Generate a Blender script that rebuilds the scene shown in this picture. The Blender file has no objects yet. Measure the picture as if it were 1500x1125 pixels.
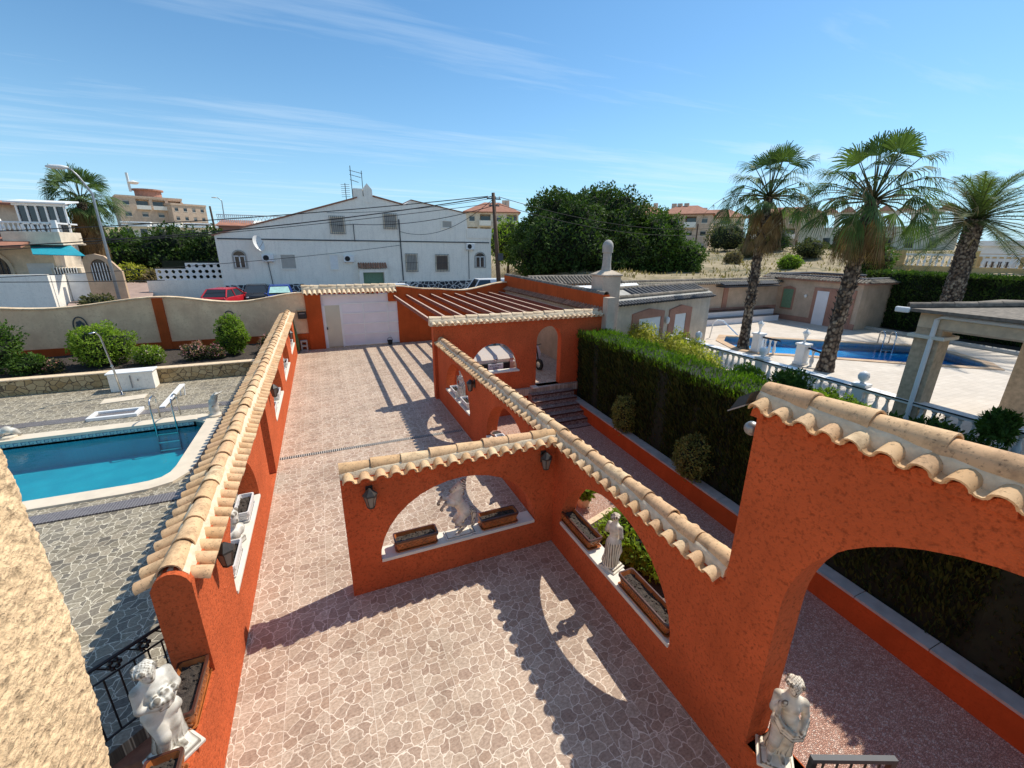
import bpy, math, random
import numpy as np
from mathutils import Vector, Matrix
from mathutils.geometry import tessellate_polygon
random.seed(7)
RNG = np.random.default_rng(11)
scene = bpy.context.scene
COL = scene.collection
PI = math.pi
ORI = {}

# ------------------------------------------------------------------ objects
def tag(o, label=None, cat=None, group=None, kind=None):
    if label: o['label'] = label
    if cat: o['category'] = cat
    if group: o['group'] = group
    if kind: o['kind'] = kind
    return o

def thing(name, label, cat, loc=(0, 0, 0), rotz=0.0, group=None):
    o = bpy.data.objects.new(name, None)
    o.empty_display_size = 0.2
    COL.objects.link(o)
    o.location = loc
    o.rotation_euler = (0, 0, rotz)
    ORI[o.name] = (Vector(loc), rotz)
    return tag(o, label, cat, group)

def dup(root, loc, rotz=None, label=None, group=None, scale=None, mats=None):
    r = root.copy(); COL.objects.link(r)
    r.location = loc
    if rotz is not None: r.rotation_euler = (0, 0, rotz)
    if scale is not None: r.scale = scale if hasattr(scale, '__len__') else (scale,) * 3
    if label: r['label'] = label
    if group: r['group'] = group
    for ch in list(root.children):
        c = ch.copy(); COL.objects.link(c); c.parent = r
        if mats and ch.name.split('.')[0] in mats:
            c.data = ch.data.copy(); c.data.materials.clear(); c.data.materials.append(mats[ch.name.split('.')[0]])
        for g in list(ch.children):
            d = g.copy(); COL.objects.link(d); d.parent = c
    return r

class MB:
    """collects shapes in world coordinates and links them as one mesh object"""
    def __init__(s): s.v = []; s.f = []; s.n = 0
    def add(s, verts, faces):
        b = s.n
        s.v.extend([tuple(p) for p in verts]); s.n += len(verts)
        s.f.extend([tuple(i + b for i in f) for f in faces]); return s
    def hexa(s, p):
        return s.add(p, [(3, 2, 1, 0), (4, 5, 6, 7), (0, 1, 5, 4), (1, 2, 6, 5), (2, 3, 7, 6), (3, 0, 4, 7)])
    def box(s, x0, x1, y0, y1, z0, z1, bev=0.0):
        if bev > 0: return s.bbox(x0, x1, y0, y1, z0, z1, bev)
        return s.hexa([(x0, y0, z0), (x1, y0, z0), (x1, y1, z0), (x0, y1, z0), (x0, y0, z1), (x1, y0, z1), (x1, y1, z1), (x0, y1, z1)])
    def bbox(s, x0, x1, y0, y1, z0, z1, b):
        L = []
        for z, i in ((z0, b), (z0 + b, 0), (z1 - b, 0), (z1, b)):
            ring = [(x0 + b, y0 + i), (x1 - b, y0 + i), (x1 - i, y0 + b), (x1 - i, y1 - b), (x1 - b, y1 - i), (x0 + b, y1 - i), (x0 + i, y1 - b), (x0 + i, y0 + b)]
            L.append([(x, y, z) for x, y in ring])
        return s.loft(L)
    def obox(s, c, sx, sy, sz, rz=0.0, bev=0.0):
        """box centred at c in x,y, standing on c.z, turned by rz"""
        t = MB(); t.box(-sx / 2, sx / 2, -sy / 2, sy / 2, 0, sz, bev)
        return s.merge(t, c, rz)
    def merge(s, t, c=(0, 0, 0), rz=0.0, sc=1.0):
        ca, sa = math.cos(rz), math.sin(rz)
        return s.add([(c[0] + sc * (x * ca - y * sa), c[1] + sc * (x * sa + y * ca), c[2] + sc * z) for x, y, z in t.v], t.f)
    def loft(s, rings, caps=True, closed=True):
        n = len(rings[0]); v = [p for r in rings for p in r]; f = []
        for k in range(len(rings) - 1):
            for i in range(n if closed else n - 1):
                j = (i + 1) % n
                f.append((k * n + i, k * n + j, (k + 1) * n + j, (k + 1) * n + i))
        if caps:
            f.append(tuple(range(n - 1, -1, -1))); f.append(tuple((len(rings) - 1) * n + i for i in range(n)))
        return s.add(v, f)
    def tube(s, pts, r, n=8, caps=True):
        pts = [Vector(p) for p in pts]; rings = []
        rr = r if hasattr(r, '__len__') else [r] * len(pts)
        up = Vector((0, 0, 1))
        for i, p in enumerate(pts):
            d = (pts[min(i + 1, len(pts) - 1)] - pts[max(i - 1, 0)])
            if d.length < 1e-9: d = Vector((0, 0, 1))
            d.normalize()
            if i == 0:
                a = d.orthogonal().normalized()
            else:
                a = (a - d * a.dot(d)); a = a.normalized() if a.length > 1e-6 else d.orthogonal().normalized()
            b = d.cross(a)
            rings.append([p + (a * math.cos(t) + b * math.sin(t)) * rr[i] for t in [2 * PI * k / n for k in range(n)]])
        return s.loft(rings, caps)
    def cyl(s, p0, p1, r0, r1=None, n=12): return s.tube([p0, p1], [r0, r0 if r1 is None else r1], n)
    def lathe(s, prof, c=(0, 0, 0), n=16, sx=1.0, sy=1.0):
        return s.loft([[(c[0] + sx * r * math.cos(2 * PI * k / n), c[1] + sy * r * math.sin(2 * PI * k / n), c[2] + z) for k in range(n)] for r, z in prof])
    def ell(s, c, r, n=12, m=8):
        if not hasattr(r, '__len__'): r = (r, r, r)
        rings = []
        for j in range(m + 1):
            t = -PI / 2 + PI * j / m
            ct = max(math.cos(t), 0.02)
            rings.append([(c[0] + r[0] * ct * math.cos(2 * PI * k / n), c[1] + r[1] * ct * math.sin(2 * PI * k / n), c[2] + r[2] * math.sin(t)) for k in range(n)])
        return s.loft(rings)
    def slab(s, outer, holes, f3, t0, t1):
        """2-D outline with holes, thickened: f3(u, v, t) gives the world point"""
        loops = [outer] + list(holes)
        tri = tessellate_polygon([[Vector((u, v, 0)) for u, v in L] for L in loops])
        flat = [p for L in loops for p in L]; n = len(flat)
        V = [f3(u, v, t0) for u, v in flat] + [f3(u, v, t1) for u, v in flat]
        F = [tuple(t) for t in tri] + [tuple(i + n for i in reversed(t)) for t in tri]
        b = 0
        for L in loops:
            m = len(L)
            for i in range(m):
                j = (i + 1) % m
                F.append((b + i, b + j, n + b + j, n + b + i))
            b += m
        return s.add(V, F)
    def poly(s, pts): return s.add(pts, [tuple(range(len(pts)))])
    def build(s, name, mat, parent=None, smooth=False, **kw):
        me = bpy.data.meshes.new(name)
        V = s.v
        if parent is not None:
            loc, rz = ORI[parent.name]
            ca, sa = math.cos(-rz), math.sin(-rz)
            V = [((x - loc[0]) * ca - (y - loc[1]) * sa, (x - loc[0]) * sa + (y - loc[1]) * ca, z - loc[2]) for x, y, z in V]
        me.from_pydata(V, [], s.f)
        me.materials.append(mat)
        o = bpy.data.objects.new(name, me); COL.objects.link(o)
        fix_normals(me)
        if smooth is True: me.shade_smooth()
        elif smooth: smooth_angle(me, smooth)
        if parent is not None:
            o.parent = parent; ORI[o.name] = ORI[parent.name]
        else:
            ORI[o.name] = (Vector((0, 0, 0)), 0.0)
        tag(o, **kw)
        return o

import bmesh
def fix_normals(me):
    if len(me.polygons) > 30000: return
    bm = bmesh.new(); bm.from_mesh(me)
    bmesh.ops.recalc_face_normals(bm, faces=bm.faces)
    bm.to_mesh(me); bm.free()
def smooth_angle(me, deg):
    me.shade_smooth()
    bm = bmesh.new(); bm.from_mesh(me)
    a = math.radians(deg)
    for e in bm.edges:
        e.smooth = not (len(e.link_faces) == 2 and e.calc_face_angle(0) > a)
    bm.to_mesh(me); bm.free()

def np_mesh(name, V, F, mat, parent=None, smooth=False, **kw):
    """fast mesh from numpy arrays, F of shape (m, 3 or 4)"""
    V = np.asarray(V, np.float32); F = np.asarray(F, np.int32)
    if parent is not None:
        loc, rz = ORI[parent.name]
        V = V - np.array(loc, np.float32)
        if rz:
            ca, sa = math.cos(-rz), math.sin(-rz)
            V = np.stack([V[:, 0] * ca - V[:, 1] * sa, V[:, 0] * sa + V[:, 1] * ca, V[:, 2]], 1)
    me = bpy.data.meshes.new(name); k = F.shape[1]
    me.vertices.add(len(V)); me.vertices.foreach_set('co', np.ascontiguousarray(V, np.float32).ravel())
    me.loops.add(F.size); me.loops.foreach_set('vertex_index', np.ascontiguousarray(F, np.int32).ravel())
    me.polygons.add(len(F)); me.polygons.foreach_set('loop_start', np.arange(0, F.size, k, dtype=np.int32))
    me.update(calc_edges=True); me.validate()
    me.materials.append(mat)
    if smooth: me.shade_smooth()
    o = bpy.data.objects.new(name, me); COL.objects.link(o)
    if parent is not None:
        o.parent = parent; ORI[o.name] = ORI[parent.name]
    else: ORI[o.name] = (Vector((0, 0, 0)), 0.0)
    tag(o, **kw)
    return o

# ------------------------------------------------------------------ materials
class NT:
    def __init__(s, m):
        m.use_nodes = True; s.t = m.node_tree; s.t.nodes.clear()
    def __call__(s, typ, ins=None, **props):
        n = s.t.nodes.new('ShaderNode' + typ)
        for k, v in props.items(): setattr(n, k, v)
        for k, v in (ins or {}).items():
            sock = n.inputs[k]
            if isinstance(v, bpy.types.NodeSocket): s.t.links.new(v, sock)
            else:
                if isinstance(v, (tuple, list)) and len(v) == 3 and sock.type == 'RGBA': v = (*v, 1)
                sock.default_value = v
        return n
    def math(s, op, a, b=None, c=None, clamp=False):
        ins = {0: a}
        if b is not None: ins[1] = b
        if c is not None: ins[2] = c
        return s('Math', ins, operation=op, use_clamp=clamp).outputs[0]
    def vmath(s, op, a, b=None, scale=None):
        ins = {0: a}
        if b is not None: ins[1] = b
        if scale is not None: ins['Scale'] = scale
        return s('VectorMath', ins, operation=op).outputs[0]
    def mix(s, f, a, b, typ='MIX'):
        n = s('Mix', data_type='RGBA', blend_type=typ)
        for i, v in ((0, f), (6, a), (7, b)):
            if isinstance(v, bpy.types.NodeSocket): s.t.links.new(v, n.inputs[i])
            else: n.inputs[i].default_value = (*v, 1) if isinstance(v, (tuple, list)) and len(v) == 3 else v
        return n.outputs[2]
    def ramp(s, f, stops, interp='LINEAR'):
        n = s('ValToRGB', {0: f}); r = n.color_ramp; r.interpolation = interp
        while len(r.elements) < len(stops): r.elements.new(0.5)
        for e, (p, c) in zip(r.elements, stops):
            e.position = p; e.color = (*c, 1) if len(c) == 3 else c
        return n.outputs[0]
    def noise(s, vec, scale, detail=3, rough=0.55, out=0, **kw):
        return s('TexNoise', {'Vector': vec, 'Scale': scale, 'Detail': detail, 'Roughness': rough}, **kw).outputs[out]
    def pos(s): return s('NewGeometry').outputs['Position']
    def finish(s, col, rough=0.8, bump=None, bstr=0.3, bdist=0.01, **extra):
        ins = {'Base Color': col, 'Roughness': rough}
        ins.update(extra)
        p = s('BsdfPrincipled', ins)
        if bump is not None:
            b = s('Bump', {'Height': bump, 'Strength': bstr, 'Distance': bdist})
            s.t.links.new(b.outputs[0], p.inputs['Normal'])
        o = s('OutputMaterial'); s.t.links.new(p.outputs[0], o.inputs[0])
        return p

M = {}
def newmat(name):
    m = bpy.data.materials.new(name); M[name] = m
    return NT(m)

def plain(name, col, rough=0.6, var=0.12, scale=6.0, bump=0.0, bscale=60.0, island=0.0, metallic=0.0, dirt=0.0, bdist=0.01, spec=None):
    n = newmat(name); p = n.pos()
    f = n.noise(p, scale, 4)
    dark = tuple(c * (1 - var) for c in col); light = tuple(min(1, c * (1 + var)) for c in col)
    c = n.ramp(f, [(0.3, dark), (0.7, light)])
    if island:
        g = n('NewGeometry').outputs['Random Per Island']
        c = n.mix(1.0, c, n.ramp(g, [(0, (1 - island,) * 3), (1, (1 + island * 0.6,) * 3)]), 'MULTIPLY')
    if dirt:
        d = n.noise(n.vmath('MULTIPLY', p, (1.2, 1.2, .25)), 2.3, 6, .7)
        c = n.mix(n.math('MULTIPLY', n.ramp(d, [(0.48, (0, 0, 0)), (0.75, (1, 1, 1))]), dirt), c, tuple(x * .45 for x in col))
    b = n.noise(p, bscale, 4) if bump else None
    ex = {'Metallic': metallic}
    if spec is not None: ex['Specular IOR Level'] = spec
    n.finish(c, rough, b, bump, bdist, **ex)
    return M[name]

def stucco(name, col, grain=75.0, strength=0.9, var=0.18, bdist=0.012, dirt=0.25, pit_shade=.85):
    n = newmat(name); p = n.pos()
    a = n.noise(p, grain, 3, 0.6); b = n.noise(p, grain * 0.42, 2, .5)
    h = n.math('ADD', n.math('MULTIPLY', a, 0.55), n.math('MULTIPLY', b, 0.7))
    big = n.noise(p, 1.6, 5, .6)
    c = n.ramp(big, [(0.3, tuple(x * (1 - var) for x in col)), (0.7, tuple(min(1, x * (1 + var)) for x in col))])
    c = n.mix(n.ramp(h, [(0.42, (1, 1, 1)), (0.62, (0, 0, 0))]), c, tuple(x * pit_shade for x in col))  # pits of the grain coloured darker: their shade is put into the colour
    st = n.noise(n.vmath('MULTIPLY', p, (3.0, 3.0, .35)), 1.7, 5, .65)
    c = n.mix(n.math('MULTIPLY', n.ramp(st, [(0.5, (0, 0, 0)), (0.75, (1, 1, 1))]), dirt), c, tuple(x * 0.55 for x in col))
    n.finish(c, 0.92, h, strength, bdist, **{'Specular IOR Level': 0.15})
    return M[name]

def flagstone(name, cell, tile, cols, grout, joint, rough=0.55, stretch=1.0):
    """printed crazy-paving tiles: a stone pattern in each square tile and a straight joint between tiles"""
    n = newmat(name); p = n.pos()
    sc = n.vmath('MULTIPLY', p, (1 / tile, 1 / tile, 0.0))
    idx = n.vmath('FLOOR', sc)
    fr = n.vmath('FRACTION', sc)
    wn = n('TexWhiteNoise', {'Vector': idx}, noise_dimensions='2D').outputs['Color']
    pick = n.vmath('FLOOR', n.vmath('MULTIPLY', wn, (3.0, 2.0, 1.0)))
    v = n.vmath('ADD', n.vmath('MULTIPLY', fr, (tile, tile * stretch, 1)), n.vmath('MULTIPLY', pick, (3.7, 5.1, 0)))
    d = n('TexNoise', {'Vector': v, 'Scale': 9.0, 'Detail': 2}).outputs['Color']
    v2 = n.vmath('ADD', v, n.vmath('SCALE', n.vmath('SUBTRACT', d, (.5, .5, .5)), scale=cell * .8))
    e = n('TexVoronoi', {'Vector': v2, 'Scale': 1 / cell, 'Randomness': 0.95}, feature='DISTANCE_TO_EDGE', voronoi_dimensions='2D').outputs['Distance']
    cid = n('TexVoronoi', {'Vector': v2, 'Scale': 1 / cell, 'Randomness': 0.95}, voronoi_dimensions='2D').outputs['Color']
    cv = n('SeparateColor', {0: cid}).outputs[0]
    stone = n.ramp(cv, [(i / (len(cols) - 1), c) for i, c in enumerate(cols)])
    mott = n.noise(n.vmath('MULTIPLY', v, (1, 1.6, 1)), 26, 4, .65)
    stone = n.mix(n.ramp(mott, [(.38, (1, 1, 1)), (.62, (0, 0, 0))]), stone, n.mix(1.0, stone, (.66, .62, .6), 'MULTIPLY'))
    gm = n.ramp(e, [(0.016, (1, 1, 1)), (0.048, (0, 0, 0))])
    c = n.mix(gm, stone, grout)
    sx = n('SeparateXYZ', {0: fr})
    lines = []
    for i in (0, 1):
        q = n.math('ABSOLUTE', n.math('SUBTRACT', sx.outputs[i], 0.5))
        lines.append(n.math('GREATER_THAN', q, 0.5 - 0.0022 / tile))
    jm = n.math('MAXIMUM', lines[0], lines[1])
    c = n.mix(jm, c, joint)
    big = n.noise(p, 0.9, 7, .7)
    c = n.mix(1.0, c, n.ramp(big, [(.3, (.74, .72, .70)), (.52, (1, 1, 1)), (.7, (1.07, 1.07, 1.07))]), 'MULTIPLY')
    st = n.noise(p, 2.6, 6, .75)
    c = n.mix(n.ramp(st, [(.62, (0, 0, 0)), (.76, (.4, .4, .4))]), c, (.23, .18, .14))
    h = n.math('SUBTRACT', n.math('MULTIPLY', mott, .3), n.math('MULTIPLY', gm, .5))
    n.finish(c, rough, h, 0.25, 0.004, **{'Specular IOR Level': 0.3})
    return M[name]

def leafmat(name, c0, c1, trans=0.35, rough=0.5):
    n = newmat(name)
    g = n('NewGeometry').outputs['Random Per Island']
    c = n.ramp(g, [(0.0, c0), (1.0, c1)])
    ps = n.pos()
    c = n.mix(1.0, c, n.ramp(n.noise(ps, 1.4, 4, .6), [(.33, (.58, .56, .60)), (.55, (1, 1, 1)), (.72, (1.3, 1.18, .9))]), 'MULTIPLY')
    p = n('BsdfPrincipled', {'Base Color': c, 'Roughness': .68, 'Specular IOR Level': .18})
    t = n('BsdfTranslucent', {0: n.mix(1.0, c, (1.1, 1.25, .5), 'MULTIPLY')})
    mx = n('MixShader', {0: trans, 1: p.outputs[0], 2: t.outputs[0]})
    o = n('OutputMaterial', {0: mx.outputs[0]})
    return M[name]

ORANGE = (0.59, 0.120, 0.040)
stucco('orange_stucco', ORANGE, 60, 1.0, bdist=.020, var=.13, dirt=.26, pit_shade=.58)
stucco('orange_smooth', (0.48, 0.090, 0.022), 60, 0.4, dirt=.35)
stucco('cream_stucco', (0.86, 0.60, 0.35), 58, 1.0, bdist=0.016, dirt=.05, pit_shade=.48)
stucco('beige_render', (0.60, 0.50, 0.39), 50, 0.5, dirt=0.35)
stucco('salmon_render', (0.56, 0.42, 0.31), 50, 0.4, dirt=0.25)
stucco('rose_render', (0.42, 0.22, 0.16), 50, 0.4)
stucco('white_render', (0.95, 0.89, 0.78), 30, 0.5, var=.04, dirt=0.28, bdist=.02)
stucco('sand_render', (0.58, 0.41, 0.27), 30, 0.3, dirt=0.25)
stucco('peach_render', (0.66, 0.49, 0.36), 30, 0.3, dirt=0.25)
stucco('ivory_render', (0.78, 0.66, 0.50), 30, 0.3, dirt=0.25)
stucco('pale_render', (0.92, 0.58, 0.35), 30, 0.3, dirt=0.18)
stucco('yellow_render', (0.62, 0.43, 0.20), 30, 0.3, dirt=0.2)

n = newmat('clay_tile'); p = n.pos()
g = n('NewGeometry').outputs['Random Per Island']
c = n.ramp(g, [(0, (.62, .38, .19)), (.35, (.74, .49, .27)), (.7, (.68, .42, .23)), (1, (.78, .57, .34))])
a = n.noise(p, 5.0, 6, .7)
c = n.mix(n.ramp(a, [(.49, (0, 0, 0)), (.72, (.8, .8, .8))]), c, (.27, .165, .09))
s_ = n.noise(p, 38, 4, .7)
c = n.mix(n.ramp(s_, [(.56, (0, 0, 0)), (.70, (.8, .8, .8))]), c, (.10, .07, .045))
n.finish(c, .85, n.noise(p, 90, 3), .25, .004, **{'Specular IOR Level': .2})
n = newmat('pale_clay_tile'); p = n.pos()
g = n('NewGeometry').outputs['Random Per Island']
c = n.ramp(g, [(0, (.62, .46, .29)), (.5, (.78, .61, .41)), (1, (.70, .52, .34))])
c = n.mix(n.ramp(n.noise(p, 9, 5, .7), [(.5, (0, 0, 0)), (.75, (.8, .8, .8))]), c, (.30, .20, .13))
n.finish(c, .88, n.noise(p, 90, 3), .25, .004, **{'Specular IOR Level': .2})
plain('dark_tile', (.045, .05, .06), .7, .4, 14, .3, island=.4)
plain('old_tile', (.20, .17, .135), .9, .35, 9, .3, island=.35)
plain('rust_tile', (.36, .17, .10), .85, .25, 9, .2, island=.3)
plain('red_roof', (.36, .16, .10), .9, .2, 1.5, .3, bscale=3)
plain('mortar', (.72, .58, .40), .95, .15, 14, .6, bscale=45)
flagstone('patio_tile', 0.135, 0.46, [(.47, .335, .24), (.58, .45, .335), (.42, .30, .22), (.62, .50, .38)], (.76, .65, .52), (.74, .64, .52))
flagstone('deck_tile', 0.15, 0.46, [(.24, .21, .15), (.37, .325, .235), (.19, .17, .135), (.43, .375, .275)], (.70, .63, .48), (.78, .71, .56), .6)
plain('white_plaster_trim', (.72, .67, .56), .7, .06, 6, .15)
plain('coping_stone', (.70, .60, .46), .6, .08, 3, .15)
plain('white_paint', (.82, .82, .80), .5, .06, 3, .05)
plain('gate_white', (.80, .76, .77), .55, .05, 2, .05)
plain('gate_cream', (.60, .58, .44), .6, .05, 2, .05)
plain('black_iron', (.018, .018, .02), .45, .2, 8)
plain('lamp_glass', (.20, .18, .15), .12, .1, 8)
plain('lamp_metal', (.035, .028, .022), .45, .3, 20)
plain('grey_metal', (.30, .31, .32), .4, .12, 8, metallic=.6)
plain('dark_metal', (.05, .05, .055), .6, .15, 8)
plain('beam_clad', (.70, .55, .38), .85, .15, 6, .2)
plain('steel', (.62, .63, .64), .22, .05, 8, metallic=1.0)
plain('soil', (.055, .042, .032), .95, .5, 22, 1.0, bscale=40, bdist=.03)
plain('dry_soil', (.30, .23, .155), .95, .25, 3, .6, bscale=12, bdist=.05)
plain('asphalt', (.12, .11, .11), .9, .2, 2, .4, bscale=120)
plain('pink_road', (.36, .26, .22), .9, .15, 2, .3)
plain('pavement', (.46, .42, .36), .9, .12, 2, .2)
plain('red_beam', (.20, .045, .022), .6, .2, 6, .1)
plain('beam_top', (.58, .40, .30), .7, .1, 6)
plain('terracotta', (.40, .125, .035), .28, .3, 9, .15, island=.3)
plain('terracotta_dark', (.075, .024, .014), .35, .25, 9, .15)
plain('planter_white', (.70, .66, .62), .5, .1, 9, .1)
plain('rubber', (.02, .02, .02), .8)
plain('car_glass', (.02, .025, .03), .06, .05, spec=.8)
plain('window_glass', (.03, .035, .045), .08, .2, 1.5, spec=.8)
plain('shutter', (.46, .43, .38), .6, .08, 3)
plain('shutter_brown', (.17, .12, .09), .6, .15, 3)
plain('green_shutter', (.16, .27, .17), .6, .15, 8)
plain('car_cream', (.58, .50, .42), .25, .03, spec=.6)
plain('car_red', (.52, .02, .03), .22, .03, spec=.6)
plain('car_blue', (.02, .06, .28), .2, .05, spec=.6)
plain('car_white', (.74, .76, .79), .25, .03, spec=.6)
plain('car_dark', (.02, .022, .03), .25, .05, spec=.6)
plain('sunshade', (.36, .58, .52), .5, .15, 4)
plain('awning_blue', (.01, .30, .38), .7, .1, 3)
plain('wood_pole', (.11, .065, .04), .85, .3, 8, .3)
plain('concrete', (.42, .40, .36), .9, .15, 5, .3)
plain('brick_clad', (.52, .39, .26), .9, .2, 9, .4, bscale=40)
plain('mosaic', (.10, .085, .085), .5, .3, 30)
plain('red_letter', (.60, .03, .05), .5)
plain('black_letter', (.03, .03, .035), .5)
plain('plate_white', (.75, .76, .78), .4, .02)
plain('blue_tile_letter', (.06, .13, .24), .4, .2)
plain('wall_metal', (.05, .06, .07), .5, .2)
plain('dish_white', (.72, .72, .70), .5, .05)
plain('green_canvas', (.10, .16, .05), .8, .2)
plain('crack_stone_grout', (.10, .09, .08), .9)

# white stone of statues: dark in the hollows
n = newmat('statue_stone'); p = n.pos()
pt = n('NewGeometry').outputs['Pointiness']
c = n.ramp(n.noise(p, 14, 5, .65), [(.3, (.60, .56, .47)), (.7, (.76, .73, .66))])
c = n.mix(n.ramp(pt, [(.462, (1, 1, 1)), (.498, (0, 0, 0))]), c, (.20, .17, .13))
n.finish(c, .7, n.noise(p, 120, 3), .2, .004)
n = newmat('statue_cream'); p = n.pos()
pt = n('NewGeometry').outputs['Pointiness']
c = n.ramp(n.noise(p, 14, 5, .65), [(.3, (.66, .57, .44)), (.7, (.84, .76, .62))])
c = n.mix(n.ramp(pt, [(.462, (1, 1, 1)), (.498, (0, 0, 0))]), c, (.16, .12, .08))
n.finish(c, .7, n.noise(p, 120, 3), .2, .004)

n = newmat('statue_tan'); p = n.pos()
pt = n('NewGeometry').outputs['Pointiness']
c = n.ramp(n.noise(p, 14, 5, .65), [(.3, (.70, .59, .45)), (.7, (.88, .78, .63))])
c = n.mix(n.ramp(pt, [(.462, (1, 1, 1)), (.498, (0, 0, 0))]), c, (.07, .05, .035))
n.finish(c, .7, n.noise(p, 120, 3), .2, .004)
# gravel
n = newmat('gravel'); p = n.pos()
v = n('TexVoronoi', {'Vector': p, 'Scale': 42.0}, voronoi_dimensions='2D')
e = n('TexVoronoi', {'Vector': p, 'Scale': 42.0}, feature='DISTANCE_TO_EDGE', voronoi_dimensions='2D').outputs['Distance']
c = n.ramp(n('SeparateColor', {0: v.outputs['Color']}).outputs[0], [(0, (.50, .27, .19)), (.5, (.70, .42, .31)), (.85, (.78, .53, .41)), (1, (.86, .72, .60))])
c = n.mix(n.ramp(e, [(.0, (1, 1, 1)), (.14, (0, 0, 0))]), c, (.10, .06, .05))
n.finish(c, .9, n.math('MINIMUM', e, .35), 1.0, .03)

# crazy stone facing (yellow wall, dark plinth)
def cracked(name, scale, cols, grout, w=.05):
    n = newmat(name); p = n.pos()
    q = n.vmath('MULTIPLY', p, (1, 1, 1.25))
    d = n('TexNoise', {'Vector': q, 'Scale': 3.0}).outputs['Color']
    q = n.vmath('ADD', q, n.vmath('SCALE', d, scale=.12))
    e = n('TexVoronoi', {'Vector': q, 'Scale': scale}, feature='DISTANCE_TO_EDGE').outputs['Distance']
    cid = n('TexVoronoi', {'Vector': q, 'Scale': scale}).outputs['Color']
    c = n.ramp(n('SeparateColor', {0: cid}).outputs[0], [(i / (len(cols) - 1), k) for i, k in enumerate(cols)])
    c = n.mix(n.ramp(n.noise(p, 11, 5, .7), [(.4, (0, 0, 0)), (.7, (.6, .6, .6))]), c, n.mix(1.0, c, (.6, .55, .5), 'MULTIPLY'))
    m = n.ramp(e, [(w * .6, (1, 1, 1)), (w, (0, 0, 0))])
    n.finish(n.mix(m, c, grout), .85, n.math('SUBTRACT', 1.0, m), .6, .02)
cracked('yellow_stone', 4.5, [(.34, .23, .10), (.46, .33, .16), (.52, .40, .22), (.38, .27, .13)], (.12, .085, .05))
cracked('dark_plinth', 2.2, [(.03, .035, .05), (.06, .065, .08), (.025, .028, .035)], (.62, .61, .58), .08)
cracked('step_tile', 7.5, [(.23, .15, .125), (.30, .20, .17), (.20, .135, .12)], (.42, .34, .29), .06)

# mosaic of the pool edge and pool water
def mosaic(name, a, b, size):
    n = newmat(name); p = n.pos()
    t = n('TexBrick', {'Vector': p, 'Scale': 1.0, 'Color1': (*a, 1), 'Color2': (*b, 1), 'Mortar': (.35, .33, .31, 1), 'Mortar Size': .05 * size * 10, 'Brick Width': size, 'Row Height': size}, offset=0.0)
    t.inputs['Mortar Size'].default_value = size * .09
    n.finish(t.outputs[0], .35)
mosaic('grate_mosaic', (.065, .05, .055), (.12, .10, .10), .05)
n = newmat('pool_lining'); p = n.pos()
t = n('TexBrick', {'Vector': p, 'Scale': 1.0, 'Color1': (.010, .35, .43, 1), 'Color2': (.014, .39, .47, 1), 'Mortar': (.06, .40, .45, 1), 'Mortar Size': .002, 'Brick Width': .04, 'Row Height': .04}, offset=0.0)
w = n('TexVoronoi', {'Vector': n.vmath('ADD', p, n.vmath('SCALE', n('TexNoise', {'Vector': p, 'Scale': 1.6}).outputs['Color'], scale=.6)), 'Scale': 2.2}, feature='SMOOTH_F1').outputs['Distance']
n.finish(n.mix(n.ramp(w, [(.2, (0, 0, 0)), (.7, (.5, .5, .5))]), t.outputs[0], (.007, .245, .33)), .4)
def water(name, tint, bscale=3.0, bstr=.26):
    n = newmat(name); p = n.pos()
    h = n.noise(p, bscale, 4, .6, noise_dimensions='3D')
    h2 = n('TexWave', {'Vector': p, 'Scale': bscale * .8, 'Distortion': 9.0, 'Detail': 2.0}).outputs['Fac'] if False else n.noise(n.vmath('MULTIPLY', p, (1, 2.2, 1)), bscale * 3, 2)
    b = n('Bump', {'Height': n.math('ADD', h, n.math('MULTIPLY', h2, .35)), 'Strength': bstr, 'Distance': .03}).outputs[0]
    tr = n('BsdfTransparent', {0: (*tint, 1)})
    gl = n('BsdfGlossy', {'Color': (.9, .95, 1, 1), 'Roughness': .03, 'Normal': b})
    fr = n('Fresnel', {'IOR': 1.33, 'Normal': b})
    mx = n('MixShader', {0: fr.outputs[0], 1: tr.outputs[0], 2: gl.outputs[0]})
    n('OutputMaterial', {0: mx.outputs[0]})
water('pool_water', (.62, .88, .93))
n = newmat('deep_lining'); p = n.pos()
t = n('TexBrick', {'Vector': p, 'Scale': 1.0, 'Color1': (.0, .40, .86, 1), 'Color2': (.01, .46, .92, 1), 'Mortar': (.03, .5, .9, 1), 'Mortar Size': .004, 'Brick Width': .06, 'Row Height': .06}, offset=0.0)
n.finish(t.outputs[0], .4)

# deck of the neighbour: pale pavers
n = newmat('pale_paver'); p = n.pos()
t = n('TexBrick', {'Vector': p, 'Scale': 1.0, 'Color1': (.60, .52, .43, 1), 'Color2': (.66, .58, .49, 1), 'Mortar': (.48, .41, .33, 1), 'Mortar Size': .006, 'Brick Width': .4, 'Row Height': .2})
c = n.mix(1.0, t.outputs[0], n.ramp(n.noise(p, .8, 6, .65), [(.3, (.85, .85, .85)), (.7, (1.05, 1.05, 1.05))]), 'MULTIPLY')
n.finish(c, .8)

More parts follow.
